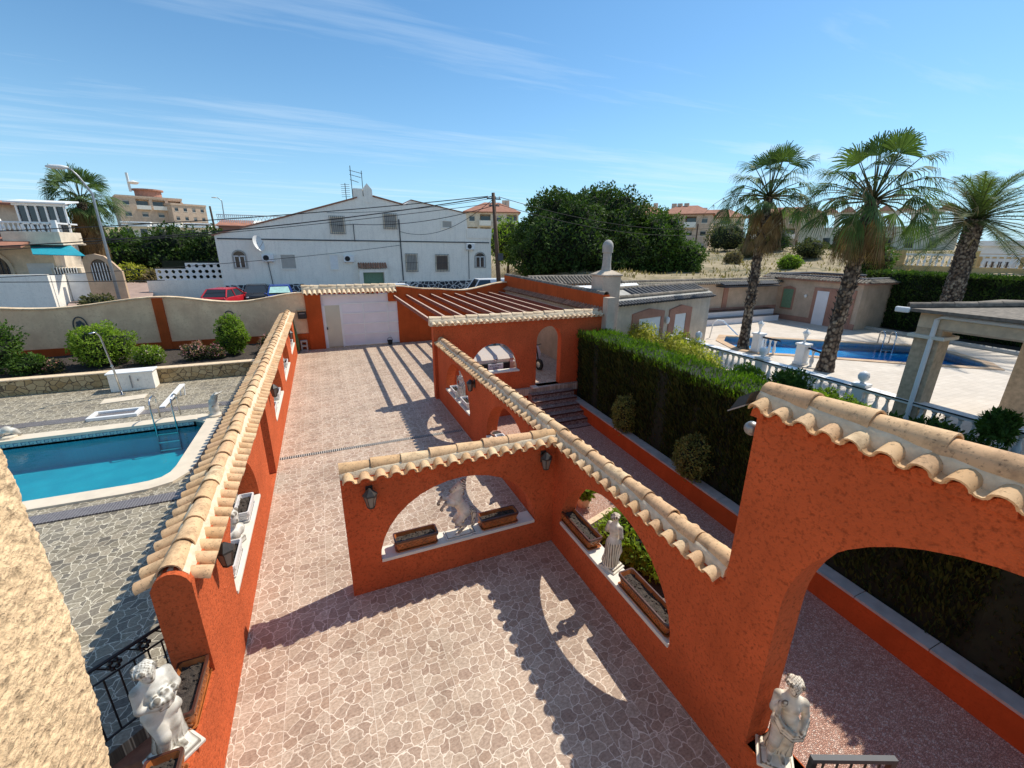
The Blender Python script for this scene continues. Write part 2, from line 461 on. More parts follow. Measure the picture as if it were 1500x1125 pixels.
# leaves
leafmat('leaf_hedge', (.065, .14, .012), (.165, .27, .025), .42)  # hedge top leaves: sunlight painted in as a brighter green
leafmat('leaf_hedge_dark', (.030, .048, .012), (.068, .095, .022), .2)  # same hedge, side leaves: shade painted in as a darker green
leafmat('leaf_dark', (.026, .054, .014), (.085, .145, .035), .32)
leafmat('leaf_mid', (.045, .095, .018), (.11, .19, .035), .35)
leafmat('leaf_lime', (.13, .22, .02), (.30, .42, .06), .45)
leafmat('leaf_yellow', (.22, .28, .03), (.66, .60, .12), .4)
leafmat('leaf_variegated', (.10, .125, .03), (.36, .36, .11), .35)
leafmat('leaf_palm', (.055, .10, .032), (.13, .20, .065), .3)
leafmat('leaf_date', (.085, .125, .04), (.18, .235, .085), .3)
plain('pool_band', (.34, .52, .50), .4, .1, 20)
leafmat('leaf_dead', (.13, .075, .03), (.30, .20, .10), .2)
leafmat('leaf_olive', (.075, .085, .03), (.17, .17, .065), .3)
leafmat('leaf_dry', (.24, .19, .10), (.40, .32, .18), .3)
leafmat('petal_pink', (.50, .17, .20), (.70, .42, .38), .3)
leafmat('petal_cream', (.60, .50, .30), (.70, .66, .50), .3)
leafmat('petal_magenta', (.50, .02, .13), (.62, .05, .2), .3)
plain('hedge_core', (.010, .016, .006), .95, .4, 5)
plain('bark', (.10, .075, .05), .95, .4, 10, .8, bscale=25, bdist=.03)
n = newmat('palm_bark'); p = n.pos()
v = n('TexVoronoi', {'Vector': n.vmath('MULTIPLY', p, (1, 1, .8)), 'Scale': 9.0})
c = n.ramp(n('SeparateColor', {0: v.outputs['Color']}).outputs[0], [(0, (.10, .07, .05)), (.6, (.23, .17, .12)), (1, (.36, .29, .21))])
c = n.mix(n.ramp(v.outputs['Distance'], [(.35, (0, 0, 0)), (.7, (1, 1, 1))]), c, (.035, .024, .018))
n.finish(c, .95, v.outputs['Distance'], 1.0, -.05)

# ------------------------------------------------------------------ tiles on wall tops
def barrel(mb, p0, p1, r0, r1, up=(0, 0, 1), seg=9, th=0.014, flip=False):
    p0, p1, up = Vector(p0), Vector(p1), Vector(up)
    d = (p1 - p0).normalized(); up = (up - d * up.dot(d)).normalized(); sd = d.cross(up)
    if flip: up = -up
    rings = []
    for p, r in ((p0, r0), (p1, r1)):
        out = [p + (sd * math.cos(t) + up * math.sin(t)) * r for t in [PI * k / (seg - 1) for k in range(seg)]]
        inn = [p + (sd * math.cos(t) + up * math.sin(t)) * (r - th) for t in [PI * k / (seg - 1) for k in range(seg)]]
        rings.append(out + inn[::-1])
    mb.loft(rings)

def cap_tiles(root, axis, a0, a1, c, zr, ze, hw_n, hw_p, pitch=0.20, rlen=0.42, rr=0.105, mat='clay_tile', ridge=True, er=None, rnd=None, ends=True, mort=None, plaster=None):
    """tile coping along a wall: ridge tiles in a mortar bed over a row of eave tiles on each side (hw 0 = none)"""
    rnd = rnd or random.Random(int(abs(a0 * 31 + c * 17 + zr * 7)) + 3)
    def W(a, o, z): return (a, c + o, z) if axis == 'x' else (c + o, a, z)
    er = er or pitch * 0.34
    rm, em, mm, pm = MB(), MB(), MB(), MB()
    n = max(1, round((a1 - a0) / rlen)); L = (a1 - a0) / n
    if ridge:
        for i in range(n):
            s0, s1 = a0 + i * L, a0 + (i + 1) * L + (0.05 if i < n - 1 else 0)
            j = rnd.uniform(-.009, .009); k = rnd.uniform(-.007, .007)
            barrel(rm, W(s0, j, zr - rr + k + .012), W(s1, j + rnd.uniform(-.006, .006), zr - rr + k - .006), rr * 1.0, rr * .90)
    for sgn, hw in ((-1, hw_n), (1, hw_p)):
        if not hw: continue
        m = max(2, round((a1 - a0) / pitch)); P = (a1 - a0) / m
        zi = ze + (hw - .06) * .34
        for i in range(m):
            a = a0 + (i + .5) * P + rnd.uniform(-.006, .006)
            j = rnd.uniform(-.010, .010); q = rnd.uniform(-.006, .006)
            if plaster:
                pm.loft([[W(a + er * .98 * math.cos(PI * k / 6), sgn * (hw - .035 - d_), ze - .03 + max(0, er * .92 * math.sin(PI * k / 6)) + (0 if 0 < k < 6 else -.03)) for k in range(7)] for d_ in (0, .10)])
            barrel(em, W(a, sgn * .07, zi + q), W(a + rnd.uniform(-.008, .008), sgn * (hw + j), ze + q), er, er * 1.12, seg=8)
            if i < m - 1:
                b = a + P / 2
                barrel(em, W(b, sgn * .07, zi + .02), W(b, sgn * (hw + .004), ze + .035), er * .9, er * .85, seg=6, flip=True)
    lo = ze + .03
    ht = ze + er * 1.15
    prof = [(-max(min(hw_n - .085, .15), .05), lo - .06), (-max(min(hw_n - .105, .13), .05), ht + .03 + max(0, hw_n - .235) * .34), (-.09, zr - rr * .75), (0, zr - rr * .4), (.09, zr - rr * .75), (max(min(hw_p - .105, .13), .05), ht + .03 + max(0, hw_p - .235) * .34), (max(min(hw_p - .085, .15), .05), lo - .06)]
    K = max(2, int((a1 - a0) / .12)); rings = []
    for i in range(K + 1):
        a = a0 + .004 + (a1 - a0 - .008) * i / K
        rings.append([W(a, o * (1 + rnd.uniform(-.05, .05)), z + rnd.uniform(-.006, .006)) for o, z in prof])
    mm.loft(rings)
    if plaster: pm.build('eave_plaster', M[plaster], root)
    if ridge: rm.build('ridge_tiles', M[mat], root, smooth=40)
    em.build('eave_tiles', M[mat], root, smooth=40)
    mm.build('mortar_bed', M[mort or 'mortar'], root, smooth=60)

def arch_pts(u0, u1, zs, zt, rise=1.0, n=18, spring=None):
    """closed outline of an arched opening: sill at zs, crown at zt; spring: height where the curve starts"""
    spring = zs if spring is None else spring
    c, r = (u0 + u1) / 2, (u1 - u0) / 2
    P = [(u0, zs), (u1, zs)]
    if spring > zs + .01: P += [(u1, spring)]
    P += [(c + r * math.cos(PI * k / n), spring + (zt - spring) * math.sin(PI * k / n) ** rise) for k in range(1, n)]
    if spring > zs + .01: P += [(u0, spring)]
    return P

# ------------------------------------------------------------------ foliage
def quads(P, D, N, L, Wd):
    """leaf rhombs: base P, direction D, face normal N, length L, width Wd (arrays)"""
    D = D / np.maximum(np.linalg.norm(D, axis=1, keepdims=True), 1e-6)
    S = np.cross(D, N); S /= np.maximum(np.linalg.norm(S, axis=1, keepdims=True), 1e-6)
    U = np.cross(S, D)
    a = P; b = P + D * (L * .45)[:, None] + S * (Wd * .5)[:, None] + U * (L * .06)[:, None]
    c = P + D * L[:, None]; d = P + D * (L * .45)[:, None] - S * (Wd * .5)[:, None] + U * (L * .06)[:, None]
    V = np.stack([a, b, c, d], 1).reshape(-1, 3)
    F = np.arange(len(P) * 4).reshape(-1, 4)
    return V, F

def rand_unit(rng, n):
    v = rng.normal(size=(n, 3)); return v / np.linalg.norm(v, axis=1, keepdims=True)

def leaf_cloud(name, parent, mat, blobs, n, size, seed=1, fill=0.55, up=0.0, aspect=.5, flat=1.0, **kw):
    rng = np.random.default_rng(seed)
    B = np.array([[*c, *(r if hasattr(r, '__len__') else (r, r, r))] for c, r in blobs], float)
    w = (B[:, 3] * B[:, 4] + B[:, 3] * B[:, 5] + B[:, 4] * B[:, 5]); w /= w.sum()
    idx = rng.choice(len(B), n, p=w)
    U = rand_unit(rng, n)
    rad = fill + (1.06 - fill) * rng.random(n) ** .6
    P = B[idx, :3] + U * B[idx, 3:] * rad[:, None]
    D = U * .6 + rand_unit(rng, n) * .8 + np.array([0, 0, up])
    N = rand_unit(rng, n) * .8 + U * .6 + np.array([0, 0, .5])
    L = size * rng.uniform(.6, 1.35, n)
    V, F = quads(P, D, N, L, L * aspect)
    return np_mesh(name, V, F, M[mat], parent, **kw)

def lumpy_core(name, parent, mat, blobs, k=.78):
    mb = MB()
    for c, r in blobs:
        rr = r if hasattr(r, '__len__') else (r, r, r)
        mb.ell(c, tuple(x * k for x in rr), 10, 7)
    return mb.build(name, M[mat], parent, smooth=True)

def crown_blobs(c, R, n, seed, lump=.38):
    rng = random.Random(seed); out = []
    R = R if hasattr(R, '__len__') else (R, R, R)
    for i in range(n):
        t = rng.uniform(0, 2 * PI); z = rng.uniform(-.75, 1); q = math.sqrt(max(0, 1 - z * z)); k = rng.uniform(.45, .85)
        s = lump * rng.uniform(.7, 1.25)
        out.append(((c[0] + R[0] * q * math.cos(t) * k, c[1] + R[1] * q * math.sin(t) * k, c[2] + R[2] * z * k), (R[0] * s, R[1] * s, R[2] * s)))
    return out

def dome(u, seed):
    from mathutils import noise as mn
    o = Vector((seed * 3.17 % 50, seed * 1.71 % 50, seed * .93 % 50))
    return np.array([1 + .34 * mn.noise(Vector(p) * 1.7 + o) + .22 * mn.noise(Vector(p) * 4.1 + o) + .12 * mn.noise(Vector(p) * 9 + o) for p in u])
def dome_crown(t, leaf, core, c, R, n, size, seed, aspect=.5, low=-.85, ck=.76, name='crown', fill=.72):
    rng = np.random.default_rng(seed)
    m, k = 40, 22
    th = np.linspace(0, 2 * PI, m, endpoint=False); ph = np.linspace(-PI / 2 + .02, PI / 2 - .02, k)
    U = np.array([[math.cos(p) * math.cos(a), math.cos(p) * math.sin(a), math.sin(p)] for p in ph for a in th])
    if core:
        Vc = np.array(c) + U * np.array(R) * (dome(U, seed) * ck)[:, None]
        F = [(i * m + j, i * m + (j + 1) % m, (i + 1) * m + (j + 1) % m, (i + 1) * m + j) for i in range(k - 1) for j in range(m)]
        np_mesh('inner_branches', Vc, F, M[core], t, smooth=True)  # solid hull inside the leaves, near-black in most plants
    u = rand_unit(rng, n); u = u[u[:, 2] > low]
    rr = dome(u, seed) * (fill + (1.03 - fill) * rng.random(len(u)) ** .5)
    P = np.array(c) + u * np.array(R) * rr[:, None]
    D = u * .5 + rand_unit(rng, len(u)) * .9 + np.array([0, 0, .15]); N = rand_unit(rng, len(u)) * .8 + u * .7 + np.array([0, 0, .4])
    L = size * rng.uniform(.55, 1.35, len(u))
    V, F = quads(P, D, N, L, L * aspect)
    return np_mesh(name, V, F, M[leaf], t)

def bush(name, label, cat, base, R, leaf='leaf_mid', n=1500, size=.09, seed=1, group=None, blobs=9, core='hedge_core', flowers=None, nf=150, aspect=.5):
    c = (base[0], base[1], base[2] + R[2] * .95)
    t = thing(name, label, cat, base, 0, group)
    bl = crown_blobs(c, R, blobs, seed, .52)
    dome_crown(t, leaf, core, c, R, int(n * 1.5), size, seed, aspect)
    mb = MB(); rng = random.Random(seed)
    for k in range(5):
        a = rng.uniform(0, 6.28)
        mb.tube([(base[0], base[1], base[2]), (base[0] + R[0] * .3 * math.cos(a), base[1] + R[1] * .3 * math.sin(a), base[2] + R[2] * .9)], [.025, .012], 6)
    mb.build('stem', M['bark'], t)
    if flowers: dome_crown(t, flowers, None, c, R, nf, size * .8, seed, .9, low=-.4, name='blossom', fill=.97)
    return t

def tree(name, label, base, h, R, leaf, n, size, seed, group=None, nb=26, core='hedge_core', cz=None, lump=.36, aspect=.5, trunk_r=.25, ck=.8):
    t = thing(name, label, 'tree', base, 0, group)
    c = (base[0], base[1], base[2] + (cz if cz else h - R[2] * .95))
    bl = crown_blobs(c, R, nb, seed, lump)
    mb = MB(); rng = random.Random(seed)
    top = (c[0], c[1], c[2] + R[2] * .3)
    mb.tube([base, (base[0] + .1, base[1], (base[2] + c[2]) / 2), top], [trunk_r, trunk_r * .75, trunk_r * .25], 9)
    for b, r in bl[:10]:
        q = rng.uniform(.25, .7)
        st = Vector(base).lerp(Vector(top), q)
        mb.tube([st, st.lerp(Vector(b), .5) + Vector((0, 0, .1)), b], [trunk_r * .35, trunk_r * .22, trunk_r * .08], 6)
    mb.build('trunk', M['bark'], t, smooth=True)
    dome_crown(t, leaf, core, c, R, n, size, seed, aspect, ck=ck)
    return t

def fan_leaf(P, D, up, size, seg, rng, droop=.35, spread=2.4, fold=.30):
    """one fan palm leaf: pleated segments spreading from the end of the stalk"""
    D = D / np.linalg.norm(D); S = np.cross(D, up); S /= max(np.linalg.norm(S), 1e-6); U = np.cross(S, D)
    V, F = [], []
    for k in range(seg):
        a = (k / (seg - 1) - .5) * spread
        d = D * math.cos(a) + S * math.sin(a)
        L = size * (1 - .22 * abs(a) / 1.2) * rng.uniform(.88, 1.08)
        w = size * spread / seg * rng.uniform(.46, .6)
        s = -D * math.sin(a) + S * math.cos(a)
        d = d - U * (abs(math.sin(a)) * fold); d /= np.linalg.norm(d)
        m = P + d * L * .58 + U * (.02 * (k % 2)) - np.array([0, 0, droop * L * .08])
        e = P + d * L * .86 - np.array([0, 0, droop * L * rng.uniform(.18, .45)])
        e2 = P + d * L - np.array([0, 0, droop * L * rng.uniform(.6, 1.3)])
        b = len(V)
        V += [P, m + s * w * .5, m - s * w * .5, e + s * w * .22, e - s * w * .22, e2]
        F += [(b, b + 1, b + 2, b + 2), (b + 1, b + 3, b + 4, b + 2), (b + 3, b + 5, b + 5, b + 4)]
    return V, F

def tri_fix(F):
    return [tuple(dict.fromkeys(f)) for f in F]

def fan_palm(name, label, path, r0, r1, crown_r, nleaf, ndead, seed, group=None, skirt=1.6, flower=True, stub_from=.35, dead_spread=.55, leafsize=.95, low=-.5):
    """path: trunk axis points from the ground up"""
    rng = np.random.default_rng(seed)
    t = thing(name, label, 'palm tree', path[0], 0, group)
    pts = [Vector(p) for p in path]; H = (pts[-1] - pts[0]).length
    def at(s):
        s = max(0, min(.9999, s)) * (len(pts) - 1); i = int(s); return pts[i].lerp(pts[i + 1], s - i)
    K = 46; rings = []
    mb = MB(); P = []; R = []
    for i in range(K):
        s = i / (K - 1); P.append(at(s))
        R.append((r0 + (r1 - r0) * s + .14 * math.exp(-s * 18)) * (1 + .05 * math.sin(i * 2.3) + (.10 * ((i % 2) - .5) if s > stub_from else 0)))
    mb.tube(P, R, 14)
    # stubs of old leaf bases over the upper trunk
    for i in range(170):
        s = stub_from + (1 - stub_from) * rng.random(); a = rng.uniform(0, 6.283); p = at(s); rr = r0 + (r1 - r0) * s
        q = Vector((math.cos(a), math.sin(a), 0))
        w = Vector((-math.sin(a), math.cos(a), 0)) * .06
        b = p + q * rr * .85; e = p + q * (rr + .09 * rng.uniform(.6, 1.3)) + Vector((0, 0, .20))
        mb.add([b + w, b - w, e - w * .5, e + w * .5, b + Vector((0, 0, .10))], [(0, 1, 2, 3), (3, 2, 4), (0, 3, 4), (1, 4, 2)])
    mb.build('trunk', M['palm_bark'], t, smooth=50)
    top = np.array(pts[-1])
    V, F, SV = [], [], MB()
    for i in range(nleaf):
        el = math.radians(88 - 108 * (i / nleaf) ** .80) ; a = i * 2.39996 + rng.uniform(-.25, .25)
        if el < low: el = low + rng.uniform(-.1, .1)
        d = np.array([math.cos(el) * math.cos(a), math.cos(el) * math.sin(a), math.sin(el)])
        Ls = crown_r * rng.uniform(.42, .58)
        mid = top + d * Ls * .55 + np.array([0, 0, .04]); end = top + d * Ls - np.array([0, 0, .10 * Ls * (1 - math.sin(el))])
        SV.tube([top + d * .08, mid, end], [.03, .022, .014], 5)
        dd = end - mid; dd /= np.linalg.norm(dd); dd[2] -= rng.uniform(.1, .6) * (.2 if el > 1.0 else 1.0 if el > .1 else .45)
        up = np.array([0, 0, 1.0]) if abs(d[2]) < .9 else np.array([math.cos(a + 1.5), math.sin(a + 1.5), 0.2])
        v, f = fan_leaf(end, dd, up + rand_unit(rng, 1)[0] * .55, leafsize * rng.uniform(.85, 1.1), 26, rng, droop=.40 + .35 * (1 - math.sin(el)))
        b = len(V); V += v; F += [tuple(k + b for k in q) for q in f]
    mm = MB(); mm.add(V, tri_fix(F)); mm.build('crown', M['leaf_palm'], t)
    SV.build('leaf_stalks', M['leaf_olive'], t)
    V, F = [], []
    for i in range(ndead):
        a = rng.uniform(0, 6.283); z = -rng.random() ** 1.2 * skirt
        d = np.array([math.cos(a) * dead_spread, math.sin(a) * dead_spread, -.85])
        p = top + np.array([math.cos(a) * .28, math.sin(a) * .28, z + .1])
        e = p + d * rng.uniform(.25, .6) * crown_r * .45
        v, f = fan_leaf(e, np.array([d[0] * .25, d[1] * .25, -1.0]), np.array([math.cos(a), math.sin(a), .3]), leafsize * rng.uniform(.6, .95), 14, rng, droop=.15, spread=1.0)
        b = len(V); V += v; F += [tuple(k + b for k in q) for q in f]
    mm = MB(); mm.add(V, tri_fix(F)); mm.build('dead_fronds', M['leaf_dead'], t)
    if flower:
        V = MB()
        for i in range(9):
            a = rng.uniform(0, 6.283); el = rng.uniform(.1, .9); L = crown_r * rng.uniform(.75, 1.15)
            ps = []
            for k in range(9):
                s = k / 8
                ps.append(top + np.array([math.cos(a) * s * L, math.sin(a) * s * L, math.sin(el) * s * L * .7 - s * s * s * L * .65]))
            V.tube(ps, [.022 * (1 - .8 * k / 8) for k in range(9)], 5)
            for k in range(4, 9):
                for q in range(7):
                    o = rand_unit(rng, 1)[0] * .22; o[2] = -abs(o[2]) - .12
                    V.tube([ps[k], ps[k] + o * rng.uniform(.6, 1.3)], [.006, .003], 3)
        V.build('flower_stalks', M['leaf_dry'], t)
    return t

def feather_palm(name, label, path, r0, r1, L0, nf, seed, group=None):
    rng = np.random.default_rng(seed)
    t = thing(name, label, 'palm tree', path[0], 0, group)
    pts = [Vector(p) for p in path]
    def at(s):
        s = max(0, min(.9999, s)) * (len(pts) - 1); i = int(s); return pts[i].lerp(pts[i + 1], s - i)
    mb = MB(); K = 40
    mb.tube([at(i / (K - 1)) for i in range(K)], [(r0 + (r1 - r0) * i / (K - 1)) * (1 + .09 * ((i % 2) - .5)) for i in range(K)], 14)
    for i in range(260):
        s = rng.random(); a = rng.uniform(0, 6.283); p = at(s); rr = r0 + (r1 - r0) * s
        q = Vector((math.cos(a), math.sin(a), 0)); w = Vector((-math.sin(a), math.cos(a), 0)) * .07
        b = p + q * rr * .85; e = p + q * (rr + .07) + Vector((0, 0, .15))
        mb.add([b + w, b - w, e - w * .5, e + w * .5, b + Vector((0, 0, .12))], [(0, 1, 2, 3), (3, 2, 4), (0, 3, 4), (1, 4, 2)])
    mb.build('trunk', M['palm_bark'], t, smooth=50)
    top = np.array(pts[-1]); V, F = [], []; R = MB()
    for i in range(nf):
        el = math.radians(82 - 112 * (i / nf) ** .9); a = i * 2.39996 + rng.uniform(-.2, .2)
        L = L0 * rng.uniform(.85, 1.1); h = np.array([math.cos(a), math.sin(a), 0])
        ps = []
        for k in range(13):
            s = k / 12
            ps.append(top + h * (math.cos(el) * s * L + .10 * L * s * s) + np.array([0, 0, math.sin(el) * s * L - (.42 if el > .5 else .28) * L * s * s]))
        R.tube(ps, [.03 * (1 - .85 * k / 12) for k in range(13)], 5)
        for k in range(2, 60):
            s = k / 60; x = s * 12; j = min(11, int(x)); p = ps[j] + (ps[j + 1] - ps[j]) * (x - j)
            d = ps[j + 1] - ps[j]; d /= np.linalg.norm(d)
            sd = np.cross(d, [0, 0, 1]); sd /= max(np.linalg.norm(sd), 1e-5)
            ll = .46 * math.sin(PI * min(1, s * .82 + .14)) * L0 / 2.6
            for sg in (-1, 1):
                e = p + (sd * sg * .72 + d * .62) * ll + np.array([0, 0, .20 * ll - .35 * ll * rng.random()])
                b = len(V); w = d * .022
                V += [p - w, p + w, e]; F.append((b, b + 1, b + 2))
    np_mesh('crown', V, F, M['leaf_date'], t)
    R.build('leaf_ribs', M['leaf_olive'], t)
    return t

# ------------------------------------------------------------------ smooth solids for the statues
def sdf_mesh(prims, res, pad=.06, noise=0.0, nscale=22.0, folds=None):
    """prims: ('c', p0, p1, r0, r1, k) tapered limb or ('e', centre, radii, k[, rotation]) ellipsoid or ('b', centre, half, round, k); joined smoothly"""
    lo = np.array([1e9] * 3); hi = -lo
    for q in prims:
        if q[0] == 'c':
            for p, r in ((q[1], q[3]), (q[2], q[4])):
                lo = np.minimum(lo, np.array(p) - r); hi = np.maximum(hi, np.array(p) + r)
        else:
            e = max(q[2]) if q[0] == 'e' else np.array(q[2]) + q[3]
            lo = np.minimum(lo, np.array(q[1]) - e); hi = np.maximum(hi, np.array(q[1]) + e)
    lo -= pad; hi += pad
    n = np.ceil((hi - lo) / res).astype(int) + 1
    ax = [lo[i] + np.arange(n[i]) * res for i in range(3)]
    X, Y, Z = np.meshgrid(*ax, indexing='ij')
    P = np.stack([X, Y, Z], -1).astype(np.float32)
    f = np.full(n, 1e3, np.float32)
    for q in prims:
        if q[0] == 'c':
            a, b = np.array(q[1], np.float32), np.array(q[2], np.float32); ba = b - a
            h = np.clip(((P - a) @ ba) / max(ba @ ba, 1e-9), 0, 1)
            d = np.linalg.norm(P - a - h[..., None] * ba, axis=-1) - (q[3] + (q[4] - q[3]) * h); k = q[5]
        elif q[0] == 'e':
            r = np.array(q[2], np.float32); L = P - np.array(q[1], np.float32)
            if len(q) > 4: L = L @ np.array(q[4], np.float32)
            L = L / r; l = np.linalg.norm(L, axis=-1); d = (l - 1) * np.minimum(np.min(r), 1) * .98; k = q[3]
        else:
            L = np.abs(P - np.array(q[1], np.float32)) - np.array(q[2], np.float32)
            d = np.linalg.norm(np.maximum(L, 0), axis=-1) + np.minimum(L.max(-1), 0) - q[3]; k = q[4]
        h = np.maximum(k - np.abs(f - d), 0) / k
        f = np.minimum(f, d) - h * h * k * .25
    if folds is not None: f = f + folds(X, Y, Z).astype(np.float32)
    if noise:
        f = f + noise * (np.sin(X * nscale * 1.3 + np.sin(Z * nscale * .7) * 2) * np.sin(Y * nscale + 1.7 * np.sin(X * nscale * .6)) * np.sin(Z * nscale * 1.1 + Y * nscale * .5)).astype(np.float32)
    # surface nets
    s = f < 0
    c8 = [f[i:n[0] - 1 + i, j:n[1] - 1 + j, k:n[2] - 1 + k] for i in (0, 1) for j in (0, 1) for k in (0, 1)]
    offs = [(i, j, k) for i in (0, 1) for j in (0, 1) for k in (0, 1)]
    neg = sum((c < 0).astype(np.int8) for c in c8)
    act = (neg > 0) & (neg < 8)
    idx = -np.ones(act.shape, np.int64); idx[act] = np.arange(act.sum())
    I = np.argwhere(act); acc = np.zeros((len(I), 3)); cnt = np.zeros(len(I))
    vals = [c[act] for c in c8]
    for a in range(8):
        for b in range(a + 1, 8):
            if sum(abs(x - y) for x, y in zip(offs[a], offs[b])) != 1: continue
            m = (vals[a] < 0) != (vals[b] < 0)
            t = vals[a] / (vals[a] - vals[b] + 1e-12)
            p = np.array(offs[a]) + t[:, None] * (np.array(offs[b]) - np.array(offs[a]))
            acc[m] += p[m]; cnt[m] += 1
    V = lo + (I + acc / cnt[:, None]) * res
    F = []
    for d in range(3):
        u, v = [(1, 2), (2, 0), (0, 1)][d]
        sl0 = [slice(None)] * 3; sl1 = [slice(None)] * 3
        sl0[d] = slice(0, -1); sl1[d] = slice(1, None)
        a, b = s[tuple(sl0)], s[tuple(sl1)]
        E = np.argwhere(a != b); E = E[(E[:, u] > 0) & (E[:, v] > 0)]
        E = E[(E[:, u] < n[u] - 1) & (E[:, v] < n[v] - 1)]
        du = np.zeros(3, int); du[u] = 1; dv = np.zeros(3, int); dv[v] = 1
        q = np.stack([idx[tuple((E - x).T)] for x in (du * 0, du, du + dv, dv)], 1)
        fl = ~a[tuple(E.T)]
        q[fl] = q[fl][:, ::-1]
        F.append(q)
    F = np.concatenate(F)
    F = F[(F >= 0).all(1)][:, ::-1]
    return V, F

def place(V, loc, rz=0.0, s=1.0):
    ca, sa = math.cos(rz), math.sin(rz)
    V = np.asarray(V) * s
    return np.stack([V[:, 0] * ca - V[:, 1] * sa + loc[0], V[:, 0] * sa + V[:, 1] * ca + loc[1], V[:, 2] + loc[2]], 1)

# ------------------------------------------------------------------ repeated furniture of the walls
def planter_mesh(t, L, W, H, body, rim, zig=True, base=(0, 0, 0), rz=0.0):
    """a window-box trough: tapered sides with a lattice relief, thick rim, soil, saucer"""
    ca, sa = math.cos(rz), math.sin(rz)
    T = lambda p: (base[0] + p[0] * ca - p[1] * sa, base[1] + p[0] * sa + p[1] * ca, base[2] + p[2])
    def ring(l, w, z, b=.02): return [T((x, y, z)) for x, y in [(-l + b, -w), (l - b, -w), (l, -w + b), (l, w - b), (l - b, w), (-l + b, w), (-l, w - b), (-l, -w + b)]]
    l, w = L / 2, W / 2
    mb = MB()
    mb.loft([ring(l * .90, w * .80, .03), ring(l * .97, w * .95, H - .045), ring(l, w, H - .045), ring(l, w, H), ring(l - .018, w - .018, H), ring(l * .95 - .02, w * .92 - .02, H - .07)], caps=False)
    if zig:
        k = int(L / .075)
        for sy in (-1, 1):
            for i in range(k):
                x0 = -l * .88 + i * (l * 1.76 / k); x1 = x0 + l * 1.76 / k
                for (xa, xb) in ((x0, x1), (x1, x0)):
                    mb.tube([T((xa, sy * w * .85, .06)), T((xb, sy * w * .955, H - .055))], .009, 4)
        for sx in (-1, 1):
            for i in range(2):
                y0 = -w * .7 + i * w * .7
                mb.tube([T((sx * l * .925, y0, .06)), T((sx * l * .975, y0 + w * .7, H - .055))], .009, 4)
                mb.tube([T((sx * l * .925, y0 + w * .7, .06)), T((sx * l * .975, y0, H - .055))], .009, 4)
    mb.build('trough', M[body], t)
    mb = MB(); mb.loft([ring(l * .93, w * .90, 0), ring(l * 1.0, w * 1.04, .035), ring(l * .97, w, .035), ring(l * .9, w * .86, .012)])
    mb.build('saucer', M[body], t)
    mb = MB(); rr = random.Random(int(L * 100 + base[1] * 10))
    G = 10; vs = []; fs = []
    for i in range(G + 1):
        for j in range(5):
            vs.append(T((-l * .94 + l * 1.88 * i / G, -w * .86 + w * 1.72 * j / 4, H - .055 + rr.uniform(-.012, .012))))
    for i in range(G):
        for j in range(4): fs.append((i * 5 + j, i * 5 + j + 1, (i + 1) * 5 + j + 1, (i + 1) * 5 + j))
    mb.add(vs, fs)
    for i in range(40):
        x, y = rr.uniform(-l * .9, l * .9), rr.uniform(-w * .8, w * .8)
        mb.ell(T((x, y, H - .05)), rr.uniform(.006, .016), 6, 4)
    mb.build('soil', M['soil'], t)
    mb = MB(); mb.loft([ring(l + .004, w + .004, H - .03), ring(l + .004, w + .004, H + .006), ring(l - .016, w - .016, H + .006), ring(l - .016, w - .016, H - .03)], caps=False)
    mb.build('rim', M[rim], t)

def lantern(label, loc, rz, group, name='wall_lantern'):
    """half-lantern on a bracket; +y of its own frame points away from the wall"""
    t = thing(name, label, 'wall lamp', loc, rz, group)
    ORI[t.name] = (Vector((0, 0, 0)), 0.0)
    a = MB(); a.box(-.05, .05, 0, .02, -.12, .08, .005); a.tube([(0, .02, .04), (0, .07, .07), (0, .12, .05)], .012, 6); a.build('bracket', M['lamp_metal'], t)
    def hexr(r, z, y=.12): return [(r * math.cos(PI / 3 * k), y + r * math.sin(PI / 3 * k), z) for k in range(6)]
    a = MB(); a.loft([hexr(.05, -.18), hexr(.088, .0)]); a.build('glass', M['lamp_glass'], t)
    a = MB(); a.loft([hexr(.105, .0), hexr(.10, .02), hexr(.045, .075), hexr(.018, .10)])
    for k in range(6):
        c, s = math.cos(PI / 3 * k), math.sin(PI / 3 * k)
        a.tube([(.052 * c, .12 + .052 * s, -.18), (.09 * c, .12 + .09 * s, 0)], .006, 4)
    a.loft([hexr(.055, -.195), hexr(.055, -.178)]); a.ell((0, .12, -.21), .016, 8, 6)
    a.build('cage', M['lamp_metal'], t)
    return t

# ================================================================== the plot: floors, walls, pool
def local(t): ORI[t.name] = (Vector((0, 0, 0)), 0.0); return t
def struct(name, mb, mat, **kw): return mb.build(name, M[mat], None, kind='structure', **kw)

# --- patio and carport floor
mb = MB(); mb.slab([(-1.6, -4), (3.4, -4), (3.4, 13.42), (9.75, 13.42), (9.75, 23.3), (-1.6, 23.3)], [], lambda u, v, t: (u, v, t), -.25, 0.0)
struct('patio_floor', mb, 'patio_tile')
